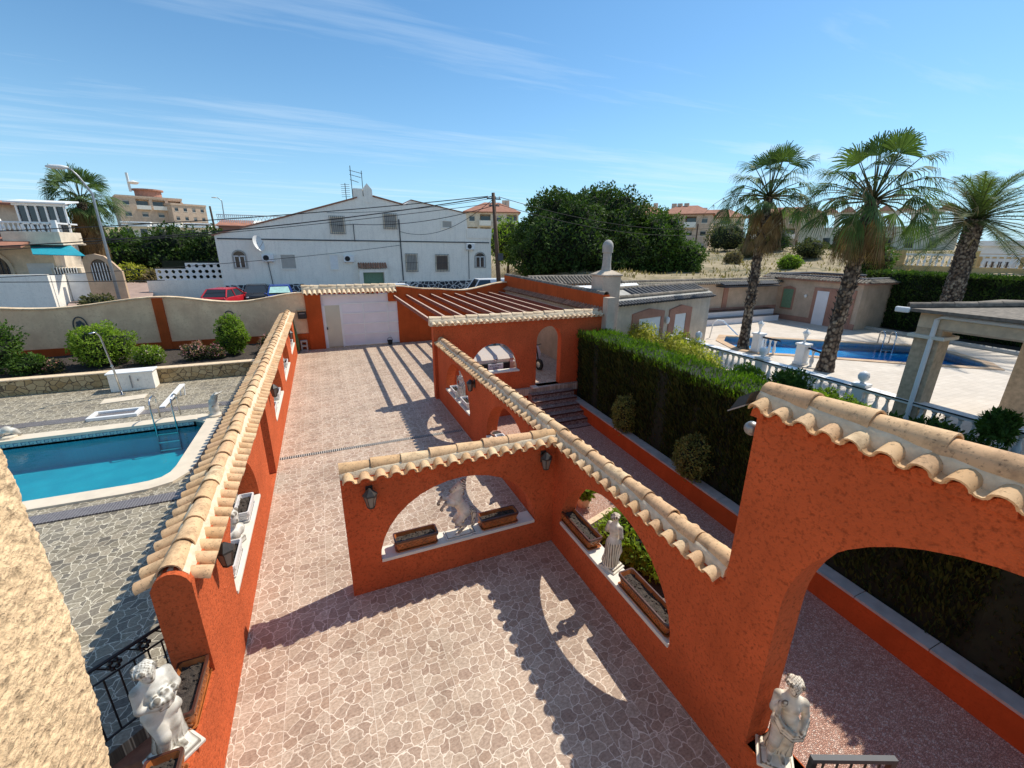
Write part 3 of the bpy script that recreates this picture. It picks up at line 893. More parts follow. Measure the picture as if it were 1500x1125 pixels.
# --- pool terrace with the pool cut out and a stairwell
POOL = [(-10.5, 10.62), (-4.25, 10.62), (-3.95, 10.65), (-3.74, 10.74), (-3.62, 10.95), (-3.58, 11.25), (-3.56, 14.15), (-3.9, 14.45), (-10.5, 14.45)]
STAIR = [(-1.76, 4.75), (-2.05, 4.75), (-3.6, 3.55), (-3.6, .4), (-1.76, .4)]
mb = MB(); mb.slab([(-15, -1), (-1.6, -1), (-1.6, 19.15), (-15, 19.15)], [POOL, STAIR], lambda u, v, t: (u, v, t), -.20, 0.0)
struct('terrace_floor', mb, 'deck_tile')
mb = MB()
for i in range(7):
    y1 = 4.75 - i * .42; z = -.17 * (i + 1)
    mb.box(-3.7, -1.76, y1 - .44, y1 + (0.02 if i else .3), -1.65, z)
mb.build('cellar_steps', M['rust_tile'], None, kind='structure')
# pool shell
mb = MB()
def sheet(mb, loop, z): return mb.add([(x, y, z) for x, y in loop], [tuple(range(len(loop)))])
n_ = len(POOL); d = .85
mb.add([(x, y, .0) for x, y in POOL] + [(x, y, -d) for x, y in POOL], [(i, (i + 1) % n_, n_ + (i + 1) % n_, n_ + i) for i in range(n_)] + [tuple(range(n_, 2 * n_))])
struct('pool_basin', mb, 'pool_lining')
def up_only(o):
    if o.data.polygons[0].normal.z < 0: o.data.flip_normals()
    return o
def offset_loop(L, o):
    out = []; n = len(L)
    for i in range(n):
        a, b, c = Vector(L[i - 1]), Vector(L[i]), Vector(L[(i + 1) % n])
        d1, d2 = (b - a).normalized(), (c - b).normalized()
        n1, n2 = Vector((d1.y, -d1.x)), Vector((d2.y, -d2.x)); m = (n1 + n2)
        m = m / max(.3, m.length_squared) * 2
        out.append(tuple(b + m * o))
    return out
mb = MB(); inn = offset_loop(POOL, -.015); wl = offset_loop(POOL, -.004)
sheet(mb, wl, -.16)
up_only(struct('pool_water', mb, 'pool_water'))
out_ = offset_loop(POOL, .38)
mb = MB(); mb.slab(out_, [offset_loop(POOL, -.02)], lambda u, v, t: (u, v, t), -.03, .045)
struct('pool_coping', mb, 'coping_stone')
# dark key-pattern band just under the rim on the far side
mb = MB()
for i in range(42):
    x = -10.3 + i * .152
    for (a, b, z0, z1) in ((0, .11, -.045, -.036), (0, .012, -.11, -.036), (0, .085, -.12, -.11), (.075, .085, -.12, -.075)):
        mb.box(x + a, x + b, 14.424, 14.430, z0, z1)
m_ = MB(); m_.box(-10.4, -3.95, 14.430, 14.449, -.13, -.032); m_.build('pool_border_band', M['pool_band'], None, kind='structure')
mb.build('pool_border_tiles', M['blue_tile_letter'], None, kind='structure')
# mosaic drain strips
mb = MB(); mb.box(-12, -1.76, 15.55, 15.95, -.02, .012); struct('far_drain_strip', mb, 'grate_mosaic')
mb = MB(); mb.box(-12, -2.9, 9.62, 9.96, -.02, .03); struct('near_drain_strip', mb, 'grate_mosaic')
# driveway drain
mb = MB(); mb.box(-1.42, 3.2, 10.73, 10.86, -.02, .004); struct('driveway_drain', mb, 'rubber')
mb = MB()
for i in range(92):
    x = -1.40 + i * .05; mb.box(x, x + .024, 10.73, 10.86, .0, .008)
mb.build('drain_bars', M['concrete'], None, kind='structure')

# --- low garden strip with gravel, kerb and hedge bed on the right
mb = MB(); mb.slab([(3.4, -5), (9.0, -5), (9.6, 13.6), (3.4, 13.6)], [], lambda u, v, t: (u, v, t), -1.3, -1.0)
struct('gravel_path', mb, 'gravel')
t = thing('retaining_wall', 'low orange retaining wall with pale stone capping below the tall hedge', 'wall', (7.4, 5, -1))
def kx(y): return 7.43 + (y - .93) * .0712
mb = MB(); mb.slab([(kx(-5), -5), (kx(-5) + .22, -5), (kx(13.4) + .22, 13.4), (kx(13.4), 13.4)], [], lambda u, v, q: (u, v, q), -1.2, -.52)
mb.build('wall_body', M['orange_smooth'], t)
mb = MB()
rr = random.Random(4); y = -5.0
while y < 13.3:
    L = rr.uniform(.95, 1.05); y1 = min(13.42, y + L - .012)
    mb.hexa([(kx(y) - .03, y, -.52), (kx(y) + .27, y, -.52), (kx(y1) + .27, y1, -.52), (kx(y1) - .03, y1, -.52), (kx(y) - .03, y, -.475), (kx(y) + .27, y, -.475), (kx(y1) + .27, y1, -.475), (kx(y1) - .03, y1, -.475)])
    y = y1 + .012
mb.build('capping', M['concrete'], t)
mb = MB(); mb.slab([(kx(-5) + .2, -5), (14.2, -5), (14.4, 13.5), (kx(13.4) + .2, 13.5)], [], lambda u, v, q: (u, v, q), -1.2, -.56)
struct('hedge_bed', mb, 'hedge_core')  # bed coloured near black to paint in the shade below the hedge
# steps from the carport landing down to the gravel
mb = MB()
for i in range(6):
    z = -.165 * (i + 1); y1 = 13.43 - i * .30
    mb.box(6.55, kx(y1) + .02, y1 - .30, y1 - .002, -1.1, z)
struct('garden_steps', mb, 'step_tile')
mb = MB()
for i in range(6):
    z = -.165 * (i + 1); y1 = 13.43 - i * .30
    mb.box(6.55, kx(y1) - .0, y1 - .312, y1 - .275, z - .035, z + .006)
mb.build('step_nosings', M['terracotta_dark'], None, kind='structure')

# --- orange walls
FY = lambda u, v, t: (t, u, v)     # wall running along y: u = y
FX = lambda u, v, t: (u, t, v)     # wall running along x: u = x
def sill(root, axis, u0, u1, t0, t1, z, mat='white_plaster_trim', th=.035):
    m = MB()
    if axis == 'y': m.box(t0 - .015, t1 + .015, u0 + .012, u1 - .012, z - .02, z + th, .006)
    else: m.box(u0 + .012, u1 - .012, t0 - .015, t1 + .015, z - .02, z + th, .006)
    m.build('sill', M[mat], root)

wr = thing('arcade_wall', 'orange stucco arcade wall with three arched openings on the right of the patio', 'wall', (3.4, 8, 0))
holes = [arch_pts(2.74, 5.31, .55, 1.73), arch_pts(6.45, 8.92, .60, 1.74), arch_pts(10.2, 12.62, .66, 1.74)]
mb = MB(); mb.slab([(2.20, -1.1), (13.60, -1.1), (13.60, 1.95), (2.20, 1.95)], holes, FY, 3.25, 3.53)
mb.build('wall_body', M['orange_stucco'], wr)
for a, b, z in ((2.74, 5.31, .55), (6.45, 8.92, .60), (10.2, 12.62, .66)): sill(wr, 'y', a, b, 3.25, 3.53, z)
cap_tiles(wr, 'y', 2.26, 13.85, 3.39, 2.15, 1.92, .225, .225, .20, .42, mat='clay_tile', plaster='orange_stucco')

wt = thing('tall_arch_wall', 'tall orange stucco wall with a big arched opening at the right edge', 'wall', (3.42, 0, 0))
mb = MB(); mb.slab([(-3, -1.1), (2.20, -1.1), (2.235, 3.73), (-3, 3.73)], [arch_pts(-.95, 1.70, .48, 3.38, spring=2.12, n=26)], FY, 3.247, 3.56)
mb.build('wall_body', M['orange_stucco'], wt)
sill(wt, 'y', -.95, 1.70, 3.25, 3.56, .46, 'orange_smooth', .02)
cap_tiles(wt, 'y', -3, 2.30, 3.41, 3.95, 3.72, .235, .235, .18, .42, rr=.115, plaster='orange_stucco')

wf = thing('cross_wall', 'orange stucco wall with one low arch framing a rearing horse', 'wall', (1.6, 5.7, 0))
mb = MB(); mb.slab([(-.08, 0), (3.25, 0), (3.25, 1.95), (-.08, 1.95)], [arch_pts(.35, 2.91, .50, 1.64)], FX, 5.58, 5.85)
mb.build('wall_body', M['orange_stucco'], wf)
sill(wf, 'x', .35, 2.91, 5.58, 5.85, .50)
cap_tiles(wf, 'x', -.08, 3.27, 5.715, 2.13, 1.92, .22, .22, .205, .42, mat='clay_tile', plaster='orange_stucco')

wl_ = thing('driveway_wall', 'long orange stucco wall with arched niches between driveway and pool', 'wall', (-1.6, 12, 0))
AR = [(5.38, 7.84), (11.5, 13.95), (15.1, 17.55), (18.95, 21.25)]
holes = [arch_pts(a, b, .74, 1.85) for a, b in AR] + [arch_pts(9.15, 10.07, .01, 1.93, spring=1.62)]
mb = MB(); mb.slab([(.8, 0), (22.05, 0), (22.05, 1.96), (4.16, 1.96), (4.16, .86), (.8, .86)], holes, FY, -1.76, -1.44)
pr = [(-1.76, 1.90), (-1.44, 1.90)] + [(-1.60 + .16 * math.cos(k * PI / 10), 1.90 + .20 * math.sin(k * PI / 10)) for k in range(1, 10)]
mb.slab(pr, [], lambda u, v, q: (u, q, v), 4.162, 4.30)
mb.build('wall_body', M['orange_stucco'], wl_)
for a, b in AR: sill(wl_, 'y', a, b, -1.76, -1.44, .74)
cap_tiles(wl_, 'y', 4.22, 22.1, -1.60, 2.15, 1.90, .31, .28, .21, .42, mat='clay_tile', er=.07)

wc = thing('carport_wall', 'orange stucco carport wall with a round arch and an arched doorway', 'wall', (6.4, 13.75, 0))
mb = MB(); mb.slab([(3.15, -1.1), (9.72, -1.1), (9.72, 2.58), (3.15, 2.58)], [arch_pts(4.36, 6.27, .70, 1.78), arch_pts(6.93, 7.96, .0, 2.26, spring=1.72)], FX, 13.602, 13.88)
mb.build('wall_body', M['orange_stucco'], wc)
sill(wc, 'x', 4.36, 6.27, 13.6, 13.88, .70)
cap_tiles(wc, 'x', 3.05, 9.75, 13.74, 2.80, 2.53, .27, .22, .205, .42, mat='pale_clay_tile')
mb = MB(); mb.box(6.70, 6.95, 13.35, 13.62, .0, .06, .01); mb.build('door_stone', M['white_plaster_trim'], wc)

wb = thing('boundary_wall', 'high orange boundary wall with dark tile ridge along the carport side', 'wall', (9.75, 18, 0))
mb = MB(); mb.slab([(13.60, -.5), (23.40, -.5), (23.40, 3.42), (13.60, 3.30)], [], FY, 9.70, 9.98); mb.build('wall_body', M['orange_smooth'], wb)
mb = MB(); mb.slab([(13.88, .0), (23.1, .0), (23.1, 2.60), (13.88, 2.60)], [], FY, 9.62, 9.70); mb.build('cream_face', M['sand_render'], wb)
m2 = MB(); m3 = MB()
rr = random.Random(2)
for i in range(46):
    y = 13.7 + i * .205
    barrel(m2, (9.74, y, 2.80), (9.46, y + rr.uniform(-.01, .01), 2.64), .075, .08, seg=7)
    if i < 45: barrel(m2, (9.74, y + .1, 2.79), (9.48, y + .1, 2.66), .065, .065, seg=6, flip=True)
for i in range(24):
    y = 13.62 + i * .405; z = 3.30 + (y - 13.6) * .0122
    barrel(m3, (9.84, y, z + .0), (9.84, y + .43, z + .005), .125, .11)
m2.build('eave_tiles', M['rust_tile'], wb, smooth=40); m3.build('ridge_tiles', M['old_tile'], wb, smooth=40)
mb = MB(); mb.box(9.70, 10.05, 13.3, 13.60, -.6, 3.22); mb.build('end_pier', M['beige_render'], wb)

# --- front walls on the street
def wavy(pts, u):
    for (a, za), (b, zb) in zip(pts[:-1], pts[1:]):
        if a <= u <= b:
            s = (u - a) / (b - a); s = s * s * (3 - 2 * s); return za + (zb - za) * s
    return pts[-1][1]
def wave_wall(root, pts, z0, y0, y1, capmat, bodymat):
    N = 60; us = [pts[0][0] + (pts[-1][0] - pts[0][0]) * i / N for i in range(N + 1)]
    m = MB(); m.slab([(us[0], z0)] + [(us[-1], z0)] + [(u, wavy(pts, u) - .04) for u in reversed(us)], [], FX, y0, y1); m.build('wall_body', M[bodymat], root)
    m = MB(); rr = random.Random(9); L = .33; u = us[0]
    while u < us[-1] - .05:
        u1 = min(us[-1], u + L); za, zb = wavy(pts, u), wavy(pts, u1); k = rr.uniform(-.006, .006)
        m.hexa([(u, y0 - .05, za - .04), (u1 - .008, y0 - .05, zb - .04), (u1 - .008, y1 + .05, zb - .04), (u, y1 + .05, za - .04), (u, y0 - .06, za + .01 + k), (u1 - .008, y0 - .06, zb + .01 + k), (u1 - .008, y1 + .06, zb + .01), (u, y1 + .06, za + .01)])
        u = u1
    m.build('coping_tiles', M[capmat], root)
wg = thing('garden_wall', 'cream garden wall with a wavy top and orange dado behind the flower bed', 'wall', (-7, 23.2, 0))
wave_wall(wg, [(-14.5, 2.75), (-10.2, 2.44), (-6.5, 2.78), (-3.7, 2.46), (-.86, 2.80)], -.2, 23.05, 23.3, 'pale_clay_tile', 'pale_render')
mb = MB(); mb.box(-14.5, -.862, 22.99, 23.06, -.1, .82); mb.build('dado', M['orange_smooth'], wg)
for i, x in enumerate((-6.75, -14.0)):
    mb = MB(); mb.box(x, x + .36, 22.955, 23.06, -.1, wavy([(-14.5, 2.75), (-10.2, 2.44), (-6.5, 2.78)], x + .2) - .05); mb.build('pilaster', M['orange_smooth'], wg)
for x in (-9.3, -4.05):
    tq = thing('wall_ornament', 'oval dark metal flower ornament on the cream wall, %s' % ('left of the orange pilaster' if x < -6 else 'above the tall rounded shrub'), 'wall ornament', (x, 22.98, 1.7))
    mb = MB(); ring = [(x + .22 * math.cos(k * PI / 12), 23.02, 1.7 + .36 * math.sin(k * PI / 12)) for k in range(25)]
    mb.tube(ring, .022, 6); mb.build('ring', M['wall_metal'], tq)
    mb = MB()
    for k in range(6):
        a = k * PI / 3 + .3; c = (x + .09 * math.cos(a), 23.015, 1.72 + .13 * math.sin(a)); mb.ell(c, (.055, .012, .08), 8, 6)
    mb.ell((x, 23.01, 1.72), (.05, .02, .06), 8, 6)
    mb.tube([(x, 23.02, 1.38), (x + .02, 23.02, 1.55), (x, 23.02, 1.7)], .012, 5)
    mb.build('flower', M['wall_metal'], tq)

ws = thing('street_wall', 'orange street wall with a wavy tiled top behind the pergola', 'wall', (6.8, 23.2, 0))
wave_wall(ws, [(3.5, 3.0), (5.2, 2.82), (7.0, 2.70), (9.72, 3.08)], -.2, 23.06, 23.31, 'pale_clay_tile', 'orange_smooth')

gw = thing('gateway', 'orange gateway piers under a small tiled roof', 'gateway', (1.4, 23.2, 0))
mb = MB(); mb.box(-.86, -.16, 22.95, 23.4, -.2, 2.68); mb.build('pier', M['orange_smooth'], gw)
mb = MB(); mb.box(3.06, 3.52, 22.97, 23.38, 2.24, 2.68); mb.build('beam_end', M['orange_smooth'], gw)
mb = MB(); mb.box(-.16, 3.06, 23.1, 23.4, 2.66, 2.76); mb.build('lintel', M['orange_smooth'], gw)
cap_tiles(gw, 'x', -.95, 3.50, 23.28, 3.12, 2.70, .50, .40, .22, .42, mat='pale_clay_tile', er=.08)

gt = thing('driveway_gate', 'wide white panelled metal gate with a cream wicket door', 'gate', (1.8, 23.15, 0))
mb = MB(); mb.box(.72, 3.05, 23.14, 23.18, .03, 2.62); mb.box(3.05, 3.86, 23.14, 23.18, .03, 2.23); mb.box(-.16, .72, 23.14, 23.18, 2.12, 2.62); mb.build('gate_leaf', M['gate_white'], gt)
mb = MB()
for z in (.06, .62, 1.15, 1.68, 2.18):
    mb.box(.74, 3.86, 23.105, 23.14, z - .03, z + .03)
for x in (.74, 1.78, 2.98, 3.82):
    mb.box(x - .025, x + .025, 23.100, 23.14, .03, 2.2)
mb.box(-.14, 3.05, 23.10, 23.14, 2.56, 2.62); mb.build('gate_rails', M['white_paint'], gt)
mb = MB(); mb.box(-.16, -.02, 23.08, 23.2, 0, 2.14); mb.box(.66, .74, 23.09, 23.2, 0, 2.14); mb.build('door_frame', M['white_paint'], gt)
mb = MB(); mb.box(-.02, .66, 23.125, 23.17, .04, 2.12); mb.build('wicket_door', M['gate_cream'], gt)
mb = MB(); mb.cyl((-.0, 23.12, 1.02), (-.0, 23.05, 1.02), .02); mb.box(-.03, .03, 23.04, 23.06, .93, 1.06); mb.build('handle', M['black_iron'], gt)

# --- pergola over the carport
pg = thing('pergola', 'dark red pergola of long parallel beams over the carport', 'pergola', (6.3, 18.4, 2.4))
for i in range(10):
    x = 3.34 + i * .655
    if x > 9.4: break
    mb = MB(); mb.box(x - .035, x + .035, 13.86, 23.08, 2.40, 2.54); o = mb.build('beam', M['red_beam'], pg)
    mb = MB(); mb.box(x - .036, x + .036, 13.86, 23.08, 2.54, 2.548); b = mb.build('faded_top', M['beam_top'], o)  # thin strip of paler colour along each beam top

# --- raised stone flower bed by the cream wall
fb = thing('flower_bed', 'long raised flower bed edged with yellow crazy stone', 'flower bed', (-7, 20, 0))
mb = MB(); mb.box(-14.5, -1.76, 19.15, 19.42, 0, .52); mb.build('stone_edging', M['yellow_stone'], fb)
mb = MB(); mb.box(-14.5, -1.76, 19.12, 19.46, .52, .565, .008); mb.build('capping', M['pale_clay_tile'], fb)
mb = MB(); V = []; F = []
rr = random.Random(3)
for i in range(60):
    for j in range(15): V.append((-14.5 + 12.74 * i / 59, 19.44 + 3.56 * j / 14, .50 + rr.uniform(-.03, .03)))
for i in range(59):
    for j in range(14): F.append((i * 15 + j, (i + 1) * 15 + j, (i + 1) * 15 + j + 1, i * 15 + j + 1))
mb.add(V, F); mb.build('soil', M['soil'], fb)

# --- house corner beside the camera: rough cream render
hs = thing('house_corner', 'rough cream rendered house corner at the left edge', 'house wall', (-1.2, .5, 0))
from mathutils import noise as mn
def render_face(n_u, n_v, f, amp):
    V = []; F = []
    for i in range(n_u + 1):
        for j in range(n_v + 1):
            p, nrm = f(i / n_u, j / n_v)
            h = mn.noise(Vector(p) * 34) * .45 + mn.noise(Vector(p) * 75) * .7 + mn.noise(Vector(p) * 9) * .35
            V.append(tuple(Vector(p) + Vector(nrm) * amp * h))
    for i in range(n_u):
        for j in range(n_v): F.append((i * (n_v + 1) + j, (i + 1) * (n_v + 1) + j, (i + 1) * (n_v + 1) + j + 1, i * (n_v + 1) + j + 1))
    return V, F
CX, CY = -.875, 1.515
def corner(u, v):
    z = 2.5 + 2.6 * v; s = u * 2.0
    R_ = .05
    CX = -.878 + float(np.interp(z, [2.5, 3.2, 3.5, 3.86, 4.16, 4.5, 5.1], [-.03, 0, .034, .052, .053, .046, .03]))
    if s < 1.2: return (CX, CY - R_ - (1.2 - s), z), (1, 0, 0)
    if s < 1.28:
        a = (s - 1.2) / .08 * PI / 2
        return (CX - R_ + R_ * math.cos(a), CY - R_ + R_ * math.sin(a), z), (math.cos(a), math.sin(a), 0)
    return (CX - R_ - (s - 1.28), CY, z), (0, 1, 0)
V, F = render_face(230, 300, corner, .0095)
np_mesh('rendered_face', V, F, M['cream_stucco'], hs, smooth=True)
mb = MB(); mb.box(-1.62, CX - .06, -1.2, CY - .03, -1.3, 5.6); mb.build('wall_body', M['cream_stucco'], hs)

# ================================================================== small things on and by the walls
# lanterns: the bracket looks along +y of its own frame
L0 = lantern('bronze half lantern at the outer end of the horse arch wall', (.28, 5.58, 1.72), PI, 'wall lanterns on the orange walls')
def lan(label, loc, rz): return dup(L0, loc, rz, label, 'wall lanterns on the orange walls')
lan('bronze half lantern in the inner corner of the horse arch wall', (3.02, 5.58, 1.74), PI)
lan('bronze half lantern on the right arcade wall between the two far arches', (3.25, 9.75, 1.72), PI / 2)
lan('bronze half lantern next to the cherub niche at the near end of the driveway wall', (-1.44, 4.86, 1.76), -PI / 2)
lan('bronze half lantern on the driveway wall just beyond the narrow doorway', (-1.44, 10.95, 1.76), -PI / 2)
lan('small bronze half lantern on the driveway wall before its last niche', (-1.44, 18.1, 1.76), -PI / 2)

# floodlight and camera ball at the end of the tall wall
t = thing('floodlight', 'grey floodlight under the first roof tile of the tall orange wall', 'floodlight', (3.3, 2.3, 3.72))
mb = MB()
mb.loft([[(3.16, 2.30, 3.76), (3.37, 2.33, 3.76), (3.37, 2.47, 3.66), (3.16, 2.44, 3.66)], [(3.19, 2.29, 3.86), (3.34, 2.31, 3.86), (3.34, 2.41, 3.79), (3.19, 2.39, 3.79)]]); mb.build('housing', M['lamp_metal'], t)
mb = MB(); mb.loft([[(3.15, 2.295, 3.745), (3.38, 2.325, 3.745), (3.38, 2.48, 3.64), (3.15, 2.45, 3.64)], [(3.15, 2.295, 3.758), (3.38, 2.325, 3.758), (3.38, 2.48, 3.653), (3.15, 2.45, 3.653)]]); mb.build('rim', M['grey_metal'], t)
mb = MB(); mb.tube([(3.33, 2.24, 3.70), (3.30, 2.32, 3.74), (3.27, 2.38, 3.78)], .018, 6); mb.build('bracket', M['black_iron'], t)
t = thing('dome_sensor', 'small round grey sensor on the end of the tall orange wall', 'sensor', (3.33, 2.30, 3.50))
mb = MB(); mb.ell((3.33, 2.32, 3.50), .065, 12, 9); mb.build('dome', M['grey_metal'], t, smooth=True)
mb = MB(); mb.cyl((3.33, 2.22, 3.50), (3.33, 2.31, 3.50), .03); mb.build('mount', M['black_iron'], t)

# terracotta troughs
def trough(label, loc, rz, L=.66, W=.24, H=.20, group='planter troughs on the sills', body='terracotta', rim='terracotta_dark', name='planter_trough'):
    t = thing(name, label, 'planter', loc, rz, group); local(t)
    planter_mesh(t, L, W, H, body, rim); return t
trough('terracotta trough on the sill left of the horse', (.90, 5.72, .535), 0)
trough('terracotta trough on the sill right of the horse', (2.28, 5.72, .535), 0)
trough('long terracotta trough on the arcade sill by the inner corner', (3.38, 4.93, .585), PI / 2, .95, .24)
trough('long terracotta trough on the arcade sill by the tall wall', (3.38, 3.28, .585), PI / 2, .95, .24)
trough('terracotta trough on the low parapet behind the fruit statue', (-1.585, 3.86, .86), PI / 2, .62, .25, .22)
trough('terracotta trough on the low parapet in front of the fruit statue', (-1.585, 2.95, .86), PI / 2, .62, .25, .22)
WG = 'white troughs in the niches'
for i, (a, b) in enumerate(AR):
    nm = ['first', 'second', 'third', 'last'][i]
    for j, q in enumerate((.23, .76)):
        y = a + (b - a) * q
        trough('white trough in the %s niche of the driveway wall from the near end, %s half' % (nm, 'near' if j == 0 else 'far'), (-1.58, y, .775), PI / 2, .62, .22, .19, WG, 'planter_white', 'planter_white')
for j, y in enumerate((10.85, 11.95)):
    trough('white trough on the sill of the farthest arcade arch, %s side' % ('near' if j == 0 else 'far'), (3.38, y, .695), PI / 2, .6, .22, .18, WG, 'planter_white', 'planter_white')
trough('white trough standing on the sill of the middle arcade arch', (3.40, 8.2, .635), PI / 2, .6, .2, .18, WG, 'planter_white', 'planter_white')

# ------------------------------------------------------------------ statues
def twist(a): return [[math.cos(a), -math.sin(a), 0], [math.sin(a), math.cos(a), 0], [0, 0, 1]]
def figure(kind):
    """standing classical figure about 0.95 tall on a plinth, facing -y"""
    k = .03
    P = []
    hip = .02 if kind == 'drape' else -.015
    # head with face, hair, neck
    hd = {'drape': (.0, -.015, .895), 'fruit': (-.03, -.05, .875), 'plain': (0, 0, .89)}[kind]
    P += [('e', hd, (.050, .059, .068), .02), ('e', (hd[0], hd[1] + .016, hd[2] + .026), (.063, .067, .060), .015),
          ('e', (hd[0], hd[1] - .052, hd[2] - .008), (.009, .016, .014), .012), ('e', (hd[0], hd[1] - .040, hd[2] - .042), (.022, .018, .016), .02),
          ('e', (hd[0] + .02, hd[1] + .062, hd[2] + .015), (.034, .03, .034), .015),
          ('c', hd, (0, .005, .77), .034, .04, .03)]
    for a in range(12):
        t = a * .52 + .4
        if math.sin(t) < -.82: continue
        P.append(('e', (hd[0] + .062 * math.cos(t), hd[1] + .016 + .064 * math.sin(t), hd[2] + .030 + .014 * math.sin(a * 2.1)), (.022, .022, .025), .006))
    # trunk
    P += [('e', (0, 0, .69), (.088, .062, .10), .05), ('e', (0, .005, .745), (.11, .05, .042), .04), ('c', (0, 0, .68), (hip * .5, 0, .56), .082, .066, .05),
          ('e', (hip, .005, .50), (.098, .078, .085), .05), ('e', (.038, -.055, .695), (.034, .03, .034), .02), ('e', (-.038, -.055, .695), (.034, .03, .034), .02),
          ('e', (hip, -.02, .56), (.055, .055, .05), .04)]
    # legs: standing leg straight, the other knee forward
    P += [('c', (hip + .045, 0, .47), (.05, -.01, .28), .072, .05, .04), ('c', (.05, -.01, .28), (.055, .02, .09), .048, .028, .02), ('c', (.055, .02, .075), (.06, -.075, .06), .028, .02, .02),
          ('c', (hip - .045, 0, .47), (-.065, -.085, .29), .07, .048, .04), ('c', (-.065, -.085, .29), (-.055, -.02, .10), .046, .028, .02), ('c', (-.055, -.02, .08), (-.075, -.11, .06), .028, .02, .02)]
    for x, y in ((.06, -.08), (-.075, -.115)):
        for i in range(4): P.append(('e', (x - .018 + i * .012, y - .012, .055), (.008, .014, .009), .004))
    if kind == 'fruit':
        for s in (-1, 1):
            P += [('c', (s * .112, 0, .745), (s * .135, -.03, .615), .038, .032, .03), ('c', (s * .135, -.03, .615), (s * .045, -.125, .60), .03, .022, .02)]
            for i in range(4): P.append(('c', (s * .045, -.125, .60 - i * .010), (-s * .005, -.14, .602 - i * .012), .011, .008, .006))
        P += [('e', (0, -.10, .635), (.085, .05, .045), .02)]
        rr = random.Random(5)
        for i in range(30):
            a = rr.uniform(0, 6.28); q = .085 * math.sqrt(rr.random())
            P.append(('e', (q * math.cos(a) * 1.1, -.115 + q * math.sin(a) * .62, .668 + .03 * rr.random() - q * .15), (rr.uniform(.019, .028),) * 3, .003))
    elif kind == 'drape':
        P += [('c', (-.112, 0, .745), (-.135, -.045, .63), .038, .032, .03), ('c', (-.135, -.045, .63), (-.085, -.10, .755), .03, .022, .02), ('e', (-.08, -.108, .775), (.024, .02, .028), .015)]
        for i in range(4): P.append(('c', (-.092 + i * .011, -.118, .785), (-.088 + i * .011, -.108, .815 - abs(i - 1.5) * .004), .008, .006, .005))
        P += [('c', (-.075, -.112, .775), (-.055, -.112, .795), .008, .006, .006)]
        P += [('c', (.112, .005, .745), (.15, .02, .62), .038, .032, .03), ('c', (.15, .02, .62), (.125, -.07, .52), .03, .022, .02), ('e', (.12, -.085, .505), (.022, .026, .022), .015)]
        for i in range(4): P.append(('c', (.112 + i * .009, -.095, .50), (.105 + i * .009, -.115, .478 + abs(i - 1.5) * .004), .008, .006, .005))
        # mantle hanging in loops from the raised hand to the far side
        for j, (dz, r) in enumerate(((0, .021), (-.038, .017), (-.072, .015))):
            pts = [(-.10, -.085, .74 + dz * .3), (-.105, -.10, .62 + dz), (-.04, -.115, .535 + dz), (.06, -.105, .475 + dz), (.15, -.06, .475 + dz), (.175, .01, .56 + dz * .4), (.13, .06, .70)]
            for a, b in zip(pts[:-1], pts[1:]): P.append(('c', a, b, r, r, .008))
    else:
        for s in (-1, 1): P += [('c', (s * .112, 0, .745), (s * .15, .01, .61), .038, .032, .03), ('c', (s * .15, .01, .61), (s * .10, -.09, .54), .03, .022, .02), ('e', (s * .09, -.10, .53), (.022, .024, .02), .015)]
    # skirt cloth round the hips falling behind the legs
    P += [('c', (0, .03, .46), (.0, .055, .10), .095, .075, .03), ('c', (-.08, -.02, .475), (.09, -.035, .44), .045, .045, .03), ('c', (.07, .02, .44), (.085, .04, .10), .05, .045, .025)]
    if kind == 'plain': P += [('c', (0, -.01, .46), (0, -.015, .10), .09, .10, .03)]
    # support and plinth
    P += [('e', (.02, .06, .10), (.12, .06, .10), .03), ('b', (0, -.005, .025), (.135, .125, .022), .008, .01)]
    def folds(X, Y, Z):
        a = np.arctan2(Y - .03, X)
        w = np.clip((.50 - Z) / .06, 0, 1) * np.clip((Z - .05) / .03, 0, 1) * np.clip((Y + .03) / .03, 0, 1) if kind != 'plain' else np.clip((.50 - Z) / .06, 0, 1) * np.clip((Z - .05) / .03, 0, 1)
        h = np.clip((Z - .86) / .03, 0, 1)
        return .011 * w * np.sin(a * 15 + Z * 6) + .004 * h * np.sin(X * 260 + np.sin(Z * 150)) * np.sin(Z * 190 + Y * 170)
    return P, folds

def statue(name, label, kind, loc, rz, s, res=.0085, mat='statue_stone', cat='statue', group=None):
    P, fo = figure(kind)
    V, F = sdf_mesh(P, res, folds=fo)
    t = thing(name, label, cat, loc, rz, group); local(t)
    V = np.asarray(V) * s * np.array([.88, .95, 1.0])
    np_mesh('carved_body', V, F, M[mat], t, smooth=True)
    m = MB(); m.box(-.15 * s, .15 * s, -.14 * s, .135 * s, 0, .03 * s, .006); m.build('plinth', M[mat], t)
    return t

